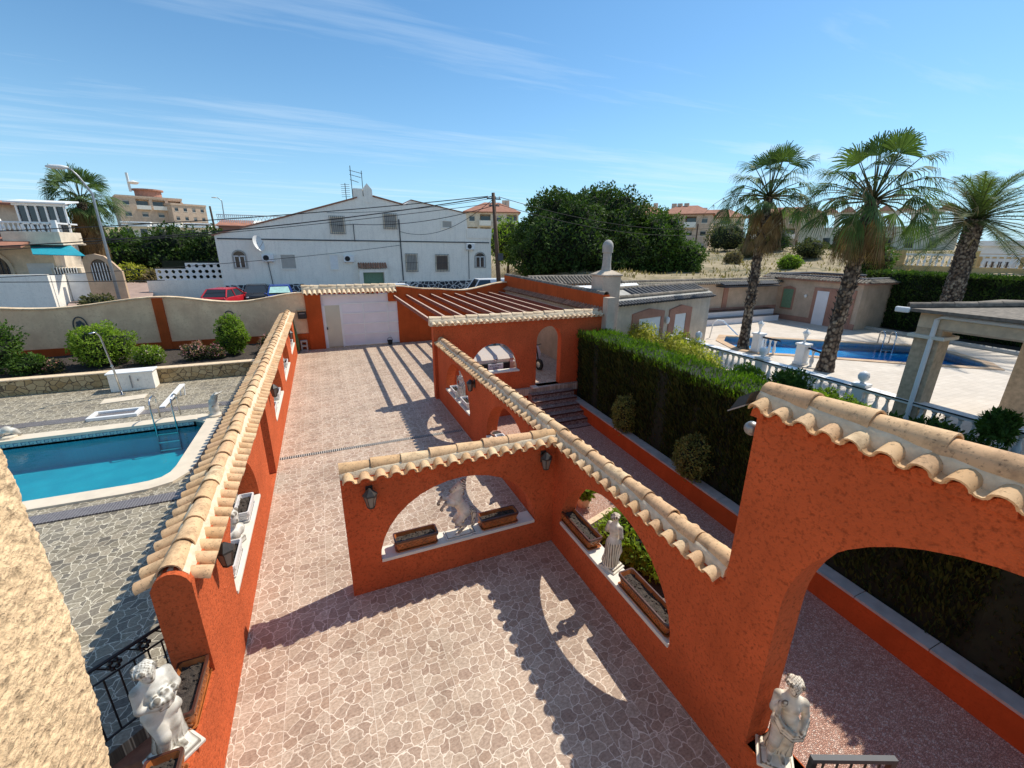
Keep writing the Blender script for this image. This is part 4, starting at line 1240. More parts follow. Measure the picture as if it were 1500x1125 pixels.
statue('nymph_statue', 'cream stone nymph with one hand raised to her chest in the tall arch', 'drape', (3.38, 1.50, .48), -.85, 1.02, .0075, 'statue_cream')
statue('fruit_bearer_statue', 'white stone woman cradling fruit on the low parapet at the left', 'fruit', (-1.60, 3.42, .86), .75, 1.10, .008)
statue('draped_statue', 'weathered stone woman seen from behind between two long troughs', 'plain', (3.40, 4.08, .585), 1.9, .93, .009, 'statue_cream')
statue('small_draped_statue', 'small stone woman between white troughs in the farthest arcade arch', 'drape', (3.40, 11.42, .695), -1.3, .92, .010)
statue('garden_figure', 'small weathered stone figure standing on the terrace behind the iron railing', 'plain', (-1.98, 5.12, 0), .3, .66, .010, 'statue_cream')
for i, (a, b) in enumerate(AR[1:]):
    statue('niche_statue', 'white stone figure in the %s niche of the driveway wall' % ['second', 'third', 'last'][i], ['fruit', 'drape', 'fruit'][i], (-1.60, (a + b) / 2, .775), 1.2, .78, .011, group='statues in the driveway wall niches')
# cherub bust in the first niche
P = [('e', (0, 0, .40), (.085, .09, .10), .02), ('e', (0, .015, .425), (.098, .10, .092), .02), ('e', (0, -.085, .385), (.014, .022, .018), .015), ('e', (0, -.06, .345), (.04, .04, .028), .03),
     ('c', (0, 0, .36), (0, .01, .25), .05, .055, .03), ('e', (0, .01, .17), (.13, .085, .10), .05), ('e', (-.12, 0, .17), (.05, .05, .07), .03), ('e', (.12, 0, .17), (.05, .05, .07), .03),
     ('e', (.05, -.07, .18), (.05, .03, .05), .03), ('e', (-.05, -.07, .18), (.05, .03, .05), .03), ('b', (0, 0, .04), (.09, .075, .03), .01, .02), ('c', (0, 0, .05), (0, 0, .12), .05, .06, .03)]
for a in range(16):
    t_ = a * .4; P.append(('e', (.09 * math.cos(t_), .02 + .09 * math.sin(t_), .455 + .03 * math.sin(a * 3.7)), (.03, .03, .03), .008))
V, F = sdf_mesh(P, .0085)
t = thing('cherub_bust', 'white stone cherub bust in the nearest niche of the driveway wall', 'bust', (-1.60, 6.45, .775), 1.0); local(t)
np_mesh('carved_body', np.asarray(V) * 1.1, F, M['statue_stone'], t, smooth=True)
# rearing horse, facing -x
k = .03
P = [('c', (.12, 0, .42), (.02, 0, .60), .088, .088, .05), ('e', (-.015, 0, .645), (.088, .078, .095), .05), ('e', (.145, 0, .385), (.098, .088, .092), .04),
     ('c', (-.0, 0, .66), (.085, 0, .86), .088, .05, .05), ('c', (.085, 0, .875), (-.06, 0, .795), .052, .030, .015), ('e', (-.072, 0, .788), (.032, .027, .028), .015), ('e', (.045, 0, .832), (.046, .040, .050), .015), ('e', (-.08, .014, .80), (.010, .008, .008), .004), ('e', (.0, .034, .845), (.014, .010, .012), .004), ('e', (.0, -.034, .845), (.014, .010, .012), .004),
     ('c', (.105, .022, .90), (.115, .026, .955), .014, .004, .01), ('c', (.105, -.022, .90), (.115, -.026, .955), .014, .004, .01),
     ('c', (.22, 0, .42), (.285, 0, .32), .022, .042, .015), ('c', (.285, 0, .32), (.27, 0, .10), .042, .02, .015)]
for s in (-1, 1):
    P += [('c', (.125, s * .05, .37), (-.005, s * .06, .235), .066, .040, .03), ('c', (-.005, s * .06, .235), (.125, s * .06, .15), .036, .022, .015), ('c', (.125, s * .06, .15), (.03 + s * .04, s * .06, .035), .021, .018, .01), ('e', (.015 + s * .035, s * .06, .025), (.034, .026, .022), .012),
          ('c', (-.05, s * .05, .60), (-.185 - s * .02, s * .055, .645 + s * .015), .055, .032, .03), ('c', (-.185 - s * .02, s * .055, .645 + s * .015), (-.255 - s * .01, s * .055, .57 + s * .02), .028, .018, .012), ('e', (-.25 - s * .01, s * .055, .55 + s * .02), (.026, .022, .026), .01)]
for i in range(14):
    u = i / 13; P.append(('e', (.125 - .05 * u + .012 * math.sin(i * 2.4), .016 * math.sin(i * 1.9), .92 - .27 * u), (.038, .034, .032), .01))
P += [('b', (.05, 0, .008), (.22, .10, .012), .006, .01)]
V, F = sdf_mesh(P, .0072, folds=lambda X, Y, Z: .007 * np.clip((X - .19) / .03, 0, 1) * np.sin(Y * 240 + Z * 60) + .005 * np.clip((X - .08) / .03, 0, 1) * np.clip((Z - .62) / .04, 0, 1) * np.sin(Z * 160 + X * 120))
t = thing('horse_statue', 'pale stone statue of a rearing horse in the low arch', 'statue', (1.56, 5.72, .535), 0); local(t)
np_mesh('carved_body', np.asarray(V) * 1.03, F, M['statue_tan'], t, smooth=True)
m = MB(); m.box(-.20, .31, -.11, .11, 0, .022, .005); m.build('plinth', M['statue_stone'], t)
# white bird and pink bowl in the middle arcade arch
P = [('e', (0, 0, .15), (.09, .14, .10), .03), ('c', (0, -.10, .19), (0, -.13, .30), .05, .04, .03), ('e', (0, -.135, .32), (.045, .055, .045), .02), ('c', (0, -.17, .315), (0, -.215, .30), .018, .006, .01), ('c', (0, .10, .14), (0, .24, .13), .05, .02, .03), ('b', (0, 0, .02), (.09, .10, .012), .01, .03), ('c', (0, 0, .02), (0, 0, .1), .04, .04, .03)]
V, F = sdf_mesh(P, .011)
t = thing('bird_statue', 'white stone dove on the sill of the middle arcade arch', 'statue', (3.40, 7.35, .635), 2.2); local(t)
np_mesh('carved_body', np.asarray(V) * 1.15, F, M['white_paint'], t, smooth=True)
t = thing('flower_bowl', 'pinkish stone bowl on the sill of the middle arcade arch', 'planter', (3.40, 8.65, .635)); local(t)
m = MB(); m.lathe([(.06, 0), (.05, .03), (.10, .07), (.135, .13), (.14, .15), (.12, .15), (.10, .11)], n=18); m.build('bowl', M['rose_render'], t, smooth=50)
m = MB(); m.lathe([(.115, .12), (.10, .135), (.01, .14)], n=14); m.build('soil', M['soil'], t)

# dolphins at the pool
def dolphin(label, loc, rz, s, tall):
    if tall:
        pts = [((0, 0, .0), .12), ((.02, 0, .22), .13), ((.0, 0, .45), .12), ((-.07, 0, .63), .085), ((-.16, 0, .74), .05), ((-.24, 0, .76), .03)]
    else:
        pts = [((.25, 0, .05), .03), ((.14, 0, .17), .08), ((0, 0, .24), .10), ((-.13, 0, .20), .075), ((-.22, 0, .10), .04), ((-.28, 0, .10), .02)]
    P = [('c', a, b, ra, rb, .04) for (a, ra), (b, rb) in zip(pts[:-1], pts[1:])]
    e = pts[-1][0]
    P += [('e', (e[0], -.09, e[2]), (.05, .09, .018), .02), ('e', (e[0], .09, e[2]), (.05, .09, .018), .02)]
    m = pts[2][0]; P += [('c', (m[0] + .08, 0, m[2] + .03), (m[0] + .17, 0, m[2] + (.06 if tall else .12)), .04, .01, .03), ('c', (m[0] - .05, .1, m[2] - .08), (m[0] - .10, .19, m[2] - .13), .03, .012, .02), ('c', (m[0] - .05, -.1, m[2] - .08), (m[0] - .10, -.19, m[2] - .13), .03, .012, .02)]
    P += [('e', (0, 0, .02), (.17, .15, .06), .05)]
    V, F = sdf_mesh(P, .014)
    t = thing('dolphin_statue', label, 'statue', loc, rz); local(t)
    np_mesh('carved_body', np.asarray(V) * s, F, M['statue_stone'], t, smooth=True)
    m = MB(); m.lathe([(.20 * s, 0), (.20 * s, .05), (.16 * s, .07)], n=14); m.build('base', M['coping_stone'], t)
dolphin('tall white dolphin fountain on the corner of the pool by the driveway wall', (-3.38, 14.5, .045), 2.6, .95, True)
dolphin('white leaping dolphins on the far pool edge at the left', (-8.05, 14.72, .045), .3, .9, False)

# ------------------------------------------------------------------ pool things
t = thing('pool_ladder', 'stainless steel ladder rails at the far edge of the blue pool', 'ladder', (-4.6, 14.3, 0))
for x in (-4.86, -4.36):
    m = MB(); ps = [(x, 14.95, .05), (x, 14.95, .62)] + [(x, 14.95 - .27 * (1 - math.cos(k * PI / 8)), .62 + .16 * math.sin(k * PI / 8)) for k in range(1, 8)] + [(x, 14.41, .6), (x, 14.41, -.9)]
    m.tube(ps, .022, 8); m.build('handrail', M['steel'], t, smooth=True)
for z in (-.3, -.55, -.8):
    m = MB(); m.box(-4.86, -4.36, 14.36, 14.46, z, z + .03); m.build('tread', M['steel'], t)
t = thing('garden_shower', 'slim leaning garden shower with a small head by the white cabinet', 'shower', (-6.70, 17.95, 0))
m = MB(); m.tube([(-6.70, 17.95, 0), (-6.76, 17.96, 1.1), (-6.86, 17.98, 2.05), (-6.91, 17.9, 2.2), (-6.95, 17.75, 2.22)], [.035, .032, .028, .022, .018], 8); m.build('pipe', M['steel'], t, smooth=True)
m = MB(); m.lathe([(.015, .02), (.06, 0), (.06, -.02), (.01, -.025)], (-6.96, 17.72, 2.21), 12); m.build('shower_head', M['steel'], t)
m = MB(); m.box(-6.78, -6.62, 17.87, 18.03, 0, .03); m.build('foot_plate', M['steel'], t)
m = MB(); m.cyl((-6.75, 17.95, 1.05), (-6.75, 17.87, 1.05), .03); m.build('tap', M['steel'], t)
m = MB(); m.slab([(-7.0, 17.05), (-5.9, 17.25), (-5.95, 17.75), (-7.05, 17.55)], [], lambda u, v, q: (u, v, q), .002, .03); m.build('shower_pad', M['coping_stone'], None, kind='structure')
t = thing('pump_cabinet', 'white rendered pump cabinet with flat lid against the stone bed', 'cabinet', (-6.55, 18.65, 0))
m = MB(); m.obox((-6.55, 18.72, 0), 1.25, .52, .62, .03, .01); m.build('body', M['white_render'], t)
m = MB(); m.obox((-6.55, 18.72, .62), 1.33, .60, .05, .03, .008); m.build('lid', M['white_paint'], t)
m = MB(); m.obox((-6.55, 18.43, .1), .02, .05, .45, .03); m.obox((-6.35, 18.435, .33), .03, .03, .08, .03); m.build('door_seam', M['grey_metal'], t)
t = thing('foot_bath', 'low white foot bath frame set into the dark drain strip', 'foot bath', (-6.1, 15.8, 0))
m = MB(); z = .10
m.box(-6.75, -5.55, 15.42, 15.52, .0, z, .01); m.box(-6.75, -6.65, 15.52, 16.0, .0, z, .01); m.box(-5.65, -5.55, 15.52, 16.0, .0, z, .01); m.box(-6.75, -5.55, 15.98, 16.06, 0, z, .01); m.build('frame', M['white_paint'], t)
m = MB(); m.box(-6.65, -5.65, 15.52, 15.98, .012, .03); m.build('tray', M['grate_mosaic'], t)
t = thing('pool_board', 'narrow white plastic board lying tilted by the drain strip', 'board', (-5.2, 16.3, 0))
m = MB(); m.add([(-5.15, 15.95, .02), (-5.00, 15.95, .02), (-4.72, 17.3, .34), (-4.87, 17.3, .34), (-5.15, 15.95, .06), (-5.00, 15.95, .06), (-4.72, 17.3, .38), (-4.87, 17.3, .38)], [(3, 2, 1, 0), (4, 5, 6, 7), (0, 1, 5, 4), (1, 2, 6, 5), (2, 3, 7, 6), (3, 0, 4, 7)]); m.build('panel', M['white_paint'], t)
m = MB(); m.cyl((-4.88, 17.2, 0), (-4.85, 17.22, .33), .02); m.cyl((-4.76, 17.2, 0), (-4.74, 17.22, .33), .02); m.build('stand', M['white_paint'], t)

# --- iron railing by the cellar steps
t = thing('iron_railing', 'black wrought iron railing with scroll clusters above the cellar steps', 'railing', (-2.8, 4.3, 0))
A, B = Vector((-1.98, 4.93, 0)), Vector((-3.55, 3.66, 0))
m = MB()
for z, r in ((.98, .020), (.80, .012), (.10, .014)): m.tube([A + Vector((0, 0, z)), B + Vector((0, 0, z))], r, 6)
m.build('rails', M['black_iron'], t)
for i in range(17):
    p = A.lerp(B, i / 16); m = MB()
    m.tube([p + Vector((0, 0, .10 if i else 0)), p + Vector((0, 0, .80 if i else 1.02))], .009 if i else .022, 6); m.build('bar' if i else 'post', M['black_iron'], t)
for i in range(8):
    p = A.lerp(B, (i * 2 + .15) / 16); m = MB()
    for k in range(6):
        a = k * PI / 3; m.ell((p.x + .045 * math.cos(a) * .78, p.y + .045 * math.cos(a) * .62, .89 + .045 * math.sin(a)), .026, 7, 5)
    m.tube([p + Vector((0, 0, .82)), A.lerp(B, min(1, (i * 2 + 1.15) / 16)) + Vector((0, 0, .96))], .008, 5)
    m.build('scroll', M['black_iron'], t)
m = MB(); m.ell(tuple(A + Vector((0, 0, 1.05))), .045, 10, 8); m.build('finial', M['black_iron'], t)

# --- black iron gate top in front of the gravel at the bottom right
t = thing('iron_gate', 'black iron gate with a flat top bar above the gravel at the bottom edge', 'gate', (3.7, 1.1, -1))
m = MB()
P0, P1 = Vector((3.36, 1.235, 0)), Vector((4.02, .945, 0))
dv = (P1 - P0).normalized(); nv = Vector((-dv.y, dv.x, 0)) * .022
def bar3(m, a, b, z0, z1): m.hexa([tuple(p + s * nv + Vector((0, 0, z))) for z in (z0, z1) for p, s in ((a, -1), (b, -1), (b, 1), (a, 1))])
bar3(m, P0, P1, .86, .905); m.build('top_bar', M['dark_metal'], t)
m = MB(); bar3(m, P0, P0 + dv * .045, -1.0, .86); bar3(m, P1 - dv * .045, P1, -1.0, .86); bar3(m, P0, P1, -.85, -.80); bar3(m, P0, P1, .55, .59); m.build('frame', M['black_iron'], t)
for i in range(1, 6):
    m = MB(); p = P0.lerp(P1, i / 6); m.tube([p + Vector((0, 0, -.8)), p + Vector((0, 0, .86))], .009, 6); m.build('bar', M['black_iron'], t)

# --- things by the street gate
t = thing('mailbox', 'black mailbox under a clay ledge on the cream wall by the gate', 'mailbox', (-1.05, 23.0, 1.55))
m = MB(); m.box(-1.24, -.87, 22.86, 23.04, 1.56, 1.92, .012); m.build('box', M['black_iron'], t)
m = MB(); m.box(-1.27, -.862, 22.80, 23.05, 1.93, 1.97); m.build('ledge', M['clay_tile'], t)
m = MB(); m.box(-1.18, -.93, 22.85, 22.862, 1.80, 1.83); m.build('slot', M['grey_metal'], t)
t = thing('concrete_block', 'grey hollow concrete block on end by the gate pier', 'block', (-1.12, 22.75, 0))
m = MB(); m.slab([(-1.28, 0), (-.98, 0), (-.98, .52), (-1.28, .52)], [[(-1.22, .07), (-1.04, .07), (-1.04, .22), (-1.22, .22)], [(-1.22, .30), (-1.04, .30), (-1.04, .45), (-1.22, .45)]], FX, 22.72, 22.93); m.build('block', M['concrete'], t)
t = thing('closed_parasol', 'green closed parasol leaning on the cream wall behind the driveway wall end', 'parasol', (-1.45, 22.6, 0))
m = MB(); m.tube([(-1.38, 22.45, .1), (-1.44, 22.6, .6), (-1.56, 22.85, 1.7), (-1.60, 22.93, 1.95)], [.06, .11, .08, .03], 10); m.build('folded_canopy', M['green_canvas'], t, smooth=True)
m = MB(); m.tube([(-1.36, 22.42, 0), (-1.62, 22.96, 2.05)], .018, 6); m.build('pole', M['wood_pole'], t)
t = thing('black_bucket', 'small black container at the foot of the white gate', 'container', (2.95, 22.75, 0))
m = MB(); m.lathe([(.10, 0), (.13, .20), (.14, .24), (.12, .24), (.09, .04)], (2.95, 22.78, 0), 14); m.build('body', M['rubber'], t)
m = MB(); m.tube([(2.81, 22.78, .22), (2.86, 22.78, .36), (2.95, 22.78, .40), (3.04, 22.78, .36), (3.09, 22.78, .22)], .012, 6); m.build('handle', M['rubber'], t)

# --- plants of the flower bed
BP = 'shrubs in the raised flower bed'
bush('garden_shrub', 'large leafy green shrub at the far left of the flower bed', 'shrub', (-11.1, 20.6, .5), (.95, .8, .95), 'leaf_mid', 2600, .12, 21, BP)
bush('garden_shrub', 'low dark shrub next to the large shrub at the far left', 'shrub', (-9.85, 20.2, .5), (.5, .45, .34), 'leaf_mid', 1200, .10, 22, BP)
bush('garden_shrub', 'big round bright green shrub behind the shower', 'shrub', (-7.95, 20.7, .5), (.90, .8, .80), 'leaf_lime', 3600, .10, 23, BP)
bush('garden_shrub', 'small round shrub with yellowish blossom left of the pilaster', 'shrub', (-6.45, 20.3, .5), (.46, .42, .36), 'leaf_lime', 1500, .08, 24, BP, flowers='petal_cream', nf=160)
bush('rose_shrub', 'loose pinkish flowering shrub right of the orange pilaster', 'shrub', (-4.95, 20.4, .5), (.50, .42, .34), 'leaf_olive', 700, .08, 25, BP, flowers='petal_pink', nf=420)
bush('rose_shrub', 'second pinkish flowering shrub beside the tall rounded shrub', 'shrub', (-4.30, 20.3, .5), (.32, .3, .3), 'leaf_olive', 500, .08, 26, BP, flowers='petal_pink', nf=220)
bush('garden_shrub', 'tall rounded bright green shrub below the right wall ornament', 'shrub', (-3.72, 20.9, .5), (.50, .5, .80), 'leaf_lime', 3200, .09, 27, BP)
bush('rose_shrub', 'pinkish flowering shrub half hidden by the driveway wall tiles', 'shrub', (-2.35, 20.9, .5), (.42, .4, .40), 'leaf_olive', 500, .08, 28, BP, flowers='petal_pink', nf=200)
bush('rose_shrub', 'sparse pink flowers left of the big round shrub', 'shrub', (-9.1, 20.0, .5), (.28, .25, .25), 'leaf_olive', 260, .07, 29, BP, flowers='petal_pink', nf=90, blobs=6)

# --- hedge on the right: one clipped hedge with sprays
t = thing('conifer_hedge', 'tall clipped cypress hedge with bright sunlit top beside the gravel path', 'hedge', (9.3, 5, -.5))
def hx(y): return kx(y) + .16
mb = MB(); rings = []
for i in range(40):
    y = -5 + 18.4 * i / 39; x = hx(y)
    w = .05 * math.sin(i * 1.7)
    rings.append([(kx(y) + .36 + w, y, -.6), (x + .12 + w, y, 2.0), (x + 1.35, y, 1.98), (x + 1.4, y, -.6)])
mb.loft(rings); mb.build('branches', M['hedge_core'], t)  # solid near-black hull inside the sprays
rng = np.random.default_rng(5)
N = 64000
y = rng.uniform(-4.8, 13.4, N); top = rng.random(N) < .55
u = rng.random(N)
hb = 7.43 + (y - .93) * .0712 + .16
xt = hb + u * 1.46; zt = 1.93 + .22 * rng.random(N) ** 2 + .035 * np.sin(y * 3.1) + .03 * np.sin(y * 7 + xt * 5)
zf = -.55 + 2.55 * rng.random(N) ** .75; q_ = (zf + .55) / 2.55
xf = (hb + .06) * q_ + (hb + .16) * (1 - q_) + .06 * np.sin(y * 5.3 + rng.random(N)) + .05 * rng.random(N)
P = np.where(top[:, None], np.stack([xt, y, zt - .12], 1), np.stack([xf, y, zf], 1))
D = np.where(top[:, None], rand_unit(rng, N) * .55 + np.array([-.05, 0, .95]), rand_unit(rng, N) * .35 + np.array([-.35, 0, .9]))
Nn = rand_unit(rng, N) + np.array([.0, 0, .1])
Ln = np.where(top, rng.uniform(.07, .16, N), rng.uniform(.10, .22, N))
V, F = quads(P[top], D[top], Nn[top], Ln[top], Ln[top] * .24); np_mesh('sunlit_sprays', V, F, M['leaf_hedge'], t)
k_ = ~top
V, F = quads(P[k_], D[k_], Nn[k_], Ln[k_], Ln[k_] * .22); np_mesh('side_sprays', V, F, M['leaf_hedge_dark'], t)  # darker copy of the leaf colour carries the shade of the side face
# conical bushes by the kerb
bush('kerb_bush', 'variegated conical bush in front of the hedge nearer the carport', 'shrub', (kx(9.9) + .12, 9.9, -.50), (.36, .36, .62), 'leaf_variegated', 2600, .07, 41, 'bushes before the hedge', blobs=14)
bush('kerb_bush', 'variegated bush with a ragged top before the hedge, nearer the tall wall', 'shrub', (kx(6.9) + .12, 6.9, -.50), (.42, .42, .60), 'leaf_variegated', 2600, .075, 42, 'bushes before the hedge', blobs=14)
# kidney bed in the gravel behind the near arcade arch
t = thing('edged_bed', 'small green planted bed with pale stone edging in the gravel', 'flower bed', (5.1, 5.2, -1))
loop = [(4.65, 6.6), (5.6, 6.9), (6.1, 5.9), (5.9, 4.7), (5.2, 4.1), (4.7, 4.6)]
mb = MB(); mb.slab(loop, [offset_loop(loop, -.14)], lambda u, v, q: (u, v, q), -1.05, -.86); mb.build('stone_edging', M['pale_clay_tile'], t)
mb = MB(); mb.slab(offset_loop(loop, -.10), [], lambda u, v, q: (u, v, q), -1.05, -.90); mb.build('soil', M['soil'], t)
bush('bed_plant', 'bright green leafy plant filling the edged bed in the gravel', 'plant', (5.3, 5.5, -.9), (.62, 1.0, .34), 'leaf_lime', 2200, .12, 43, blobs=12, core='hedge_core')
t = bush('potted_plant', 'small green plant in a clay pot on the gravel by the arcade', 'plant', (5.25, 7.55, -.74), (.26, .26, .20), 'leaf_lime', 420, .11, 44, blobs=6)
m = MB(); m.lathe([(.13, -.26), (.19, -.02), (.20, 0), (.17, 0), (.16, -.04)], (5.25, 7.55, -.74), 14); m.build('pot', M['pale_clay_tile'], t)

# ================================================================== lettering
def text_mesh(txt, size):
    cu = bpy.data.curves.new('lettering', 'FONT'); cu.body = txt; cu.size = size; cu.align_x = 'CENTER'; cu.align_y = 'CENTER'; cu.extrude = .002
    o = bpy.data.objects.new('lettering', cu); COL.objects.link(o)
    bpy.context.view_layer.update()
    me = bpy.data.meshes.new_from_object(o.evaluated_get(bpy.context.evaluated_depsgraph_get()))
    V = [tuple(v.co) for v in me.vertices]; F = [tuple(p.vertices) for p in me.polygons]
    bpy.data.objects.remove(o); bpy.data.curves.remove(cu); bpy.data.meshes.remove(me)
    return V, F

# ================================================================== cars (front towards -y of their own frame)
def rrect(y, z0, z1, hw, b=.10):
    return [(-hw + b, y, z0), (hw - b, y, z0), (hw, y, z0 + b), (hw, y, (z0 + z1) / 2 + .03), (hw - .02, y, z1 - b * .8), (hw - b, y, z1), (-hw + b, y, z1), (-hw + .02, y, z1 - b * .8), (-hw, y, (z0 + z1) / 2 + .03), (-hw, y, z0 + b)]
def car(label, loc, rz, paint, L=4.2, W=1.76, H=1.48, group=None, name='parked_car', van=False, shade=False, plate=None, hood=None):
    t = thing(name, label, 'van' if van else 'car', loc, rz, group); local(t)
    h = W / 2; f = -L / 2; r = L / 2
    bl = .92 if not van else 1.05
    hood = hood or (1.15 if not van else .85)
    S = [(f, .42, .66, h * .78), (f + .06, .30, .78, h * .90), (f + .35, .24, bl - .08, h * .97), (f + hood, .22, bl, h), (0, .22, bl + .02, h), (r - .6, .22, bl + .04, h * .99), (r - .12, .28, bl + .02, h * .94), (r, .40, bl - .08, h * .86)]
    m = MB(); m.loft([rrect(*s) for s in S]); m.build('body', M[paint], t, smooth=35)
    ws = f + hood - .08; rf = ws + (.75 if not van else .55); rb = r - (.62 if not van else .08); rl = r - .10 if not van else r - .03
    lo = [(-h * .93, ws, bl - .02), (h * .93, ws, bl - .02), (h * .93, rl, bl), (-h * .93, rl, bl)]
    hi = [(-h * .72, rf, H - .05), (h * .72, rf, H - .05), (h * .74, rb, H - .06), (-h * .74, rb, H - .06)]
    m = MB(); m.loft([lo, hi]); m.build('windows', M['car_glass'], t)
    m = MB()
    m.loft([[(x * 1.03, y, H - .07) for x, y, z in hi], [(x * 1.02, y + (.02 if i < 2 else -.02), H - .02) for i, (x, y, z) in enumerate(hi)], [(x * .85, y * .9 + (rf + rb) * .05, H) for x, y, z in hi]])
    for a, b in zip(lo, hi): m.tube([(a[0] * 1.0, a[1], a[2]), (b[0] * 1.02, b[1], b[2])], .05, 6)
    for s in (-1, 1):
        yb = (rf + rb) / 2; m.tube([(s * h * .94, yb, bl), (s * h * .74, yb, H - .05)], .045, 6)
    if van:
        m.loft([[(-h * .96, .0, bl - .05), (h * .96, .0, bl - .05), (h * .96, rl + .01, bl - .05), (-h * .96, rl + .01, bl - .05)], [(-h * .80, .0, H - .04), (h * .80, .0, H - .04), (h * .80, rb + .02, H - .04), (-h * .80, rb + .02, H - .04)]])
    m.build('roof', M[paint], t, smooth=35)
    for y in (f + .78, r - .78):
        for s in (-1, 1):
            m = MB(); x = s * (h - .09); m.tube([(x - .11, y, .32), (x - .10, y, .32), (x + .10, y, .32), (x + .11, y, .32)], [.28, .32, .32, .28], 20); w = m.build('wheel', M['rubber'], t, smooth=40)
            m = MB(); m.tube([(x + s * .10, y, .32), (x + s * .118, y, .32)], [.20, .19], 14)
            for k in range(5):
                a = k * 1.2566; m.tube([(x + s * .12, y, .32), (x + s * .122, y + .18 * math.cos(a), .32 + .18 * math.sin(a))], .02, 4)
            m.build('rim', M['grey_metal'], w)
    for s in (-1, 1):
        m = MB(); m.ell((s * h * .70, f + .10, .68), (.17, .10, .07), 10, 6); m.build('headlight', M['plate_white'], t, smooth=True)
        m = MB(); m.ell((s * h * .82, r - .06, .80), (.09, .08, .13), 8, 6); m.build('tail_light', M['red_letter'], t, smooth=True)
        m = MB(); m.ell((s * (h + .09), ws + .28, bl + .06), (.09, .06, .07), 8, 6); m.tube([(s * h * .92, ws + .3, bl), (s * (h + .06), ws + .28, bl + .04)], .025, 5); m.build('mirror', M[paint], t, smooth=True)
    m = MB(); m.box(-h * .62, h * .62, f - .012, f + .1, .44, .70, .02); m.box(-h * .6, h * .6, f - .02, f + .1, .30, .40, .02); m.build('grille', M['rubber'], t)
    m = MB(); m.box(-h * .8, h * .8, r - .12, r + .03, .36, .52, .03); m.build('rear_bumper', M['rubber'], t)
    if shade:
        m = MB()
        for s in (-1, 1):
            a, b = Vector((s * h * .40, ws + .10, bl + .09)), Vector((s * h * .34, rf - .03, H - .10))
            d = (b - a); n_ = Vector((0, -d.z, d.y)).normalized() * -.03
            m.add([tuple(a + Vector((-.36, 0, 0)) - n_), tuple(a + Vector((.36, 0, 0)) - n_), tuple(b + Vector((.30, 0, 0)) - n_), tuple(b + Vector((-.30, 0, 0)) - n_)], [(0, 1, 2, 3)])
        m.build('windscreen_shade', M['sunshade'], t)
    if plate:
        m = MB(); m.box(-.30, .30, f - .035, f - .008, .50, .68, .006); p = m.build('number_plate', M['plate_white'], t)
        V, F = text_mesh(plate, .085); m = MB(); m.add([(x, f - .037 - z, y + .545) for x, y, z in V], F)
        for i in range(7): m.box(-.22 + i * .062, -.185 + i * .062, f - .037, f - .034, .61, .635)
        m.build('lettering', M['black_letter'], p)
        m = MB(); m.ell((0, f - .0, .79), (.06, .02, .045), 10, 6); m.build('badge', M['steel'], t, smooth=True)
    return t
cc = car('cream car parked under the pergola, seen through the carport arch', (5.50, 16.38, 0), .02, 'car_cream', 4.4, 1.92, 1.30, plate='ESPEX', hood=1.5); cc.scale = (1.0, 1.0, 1.30)
# scooter
t = thing('parked_scooter', 'white motor scooter parked under the pergola by the cream wall', 'scooter', (8.0, 16.2, 0), .15); local(t)
for y in (-.62, .62):
    m = MB(); m.tube([(-.05, y, .24), (-.045, y, .24), (.045, y, .24), (.05, y, .24)], [.19, .24, .24, .19], 18); w = m.build('wheel', M['rubber'], t, smooth=40)
    m = MB(); m.tube([(-.055, y, .24), (.055, y, .24)], .13, 12); m.build('rim', M['steel'], w)
m = MB(); m.loft([[(-.12, y, a), (.12, y, a), (.15, y, (a + b) / 2), (.10, y, b), (-.10, y, b), (-.15, y, (a + b) / 2)] for y, a, b in ((-.28, .22, .30), (.05, .22, .32), (.2, .28, .66), (.55, .42, .74), (.85, .58, .72))]); m.build('body', M['car_white'], t, smooth=50)
m = MB(); m.loft([[(-.2, -.40, .3), (.2, -.40, .3), (.2, -.36, .3), (-.2, -.36, .3)], [(-.22, -.40, .7), (.22, -.40, .7), (.22, -.34, .7), (-.22, -.34, .7)], [(-.1, -.36, 1.0), (.1, -.36, 1.0), (.1, -.28, 1.0), (-.1, -.28, 1.0)]]); m.build('front_shield', M['car_white'], t)
m = MB(); m.bbox(-.13, .13, .12, .78, .74, .82, .03); m.build('seat', M['rubber'], t)
m = MB(); m.tube([(-.34, -.24, 1.02), (0, -.32, 1.02), (.34, -.24, 1.02)], .018, 6); m.tube([(0, -.60, .26), (0, -.34, 1.0)], .03, 6); m.build('handlebar', M['rubber'], t)

# ================================================================== the neighbour: deck, pool, balustrade
ZN = .2
POOL2 = [(18.9, 14.6), (19.3, 13.7), (20.5, 12.8), (23.77, 9.97), (26.3, 8.1), (27.2, 8.7), (28.3, 10.3), (28.6, 11.7), (25.4, 14.1), (22.6, 16.2), (21.0, 17.3), (19.8, 16.4)]
mb = MB(); mb.slab([(14.45, -8), (40, -8), (40, 26), (10.0, 26), (10.0, 13.6), (14.8, 13.6)], [POOL2], lambda u, v, q: (u, v, q), -.6, ZN); struct('neighbour_deck', mb, 'pale_paver')
mb = MB(); n_ = len(POOL2); mb.add([(x, y, ZN) for x, y in POOL2] + [(x, y, ZN - .42) for x, y in POOL2], [(i, (i + 1) % n_, n_ + (i + 1) % n_, n_ + i) for i in range(n_)] + [tuple(range(n_, 2 * n_))]); struct('neighbour_pool_basin', mb, 'deep_lining')
mb = MB(); sheet(mb, POOL2, ZN - .14); up_only(struct('neighbour_pool_water', mb, 'pool_water'))
mb = MB(); mb.slab(offset_loop(POOL2, .38), [offset_loop(POOL2, -.02)], lambda u, v, q: (u, v, q), ZN - .03, ZN + .035); struct('neighbour_pool_coping', mb, 'sand_render')
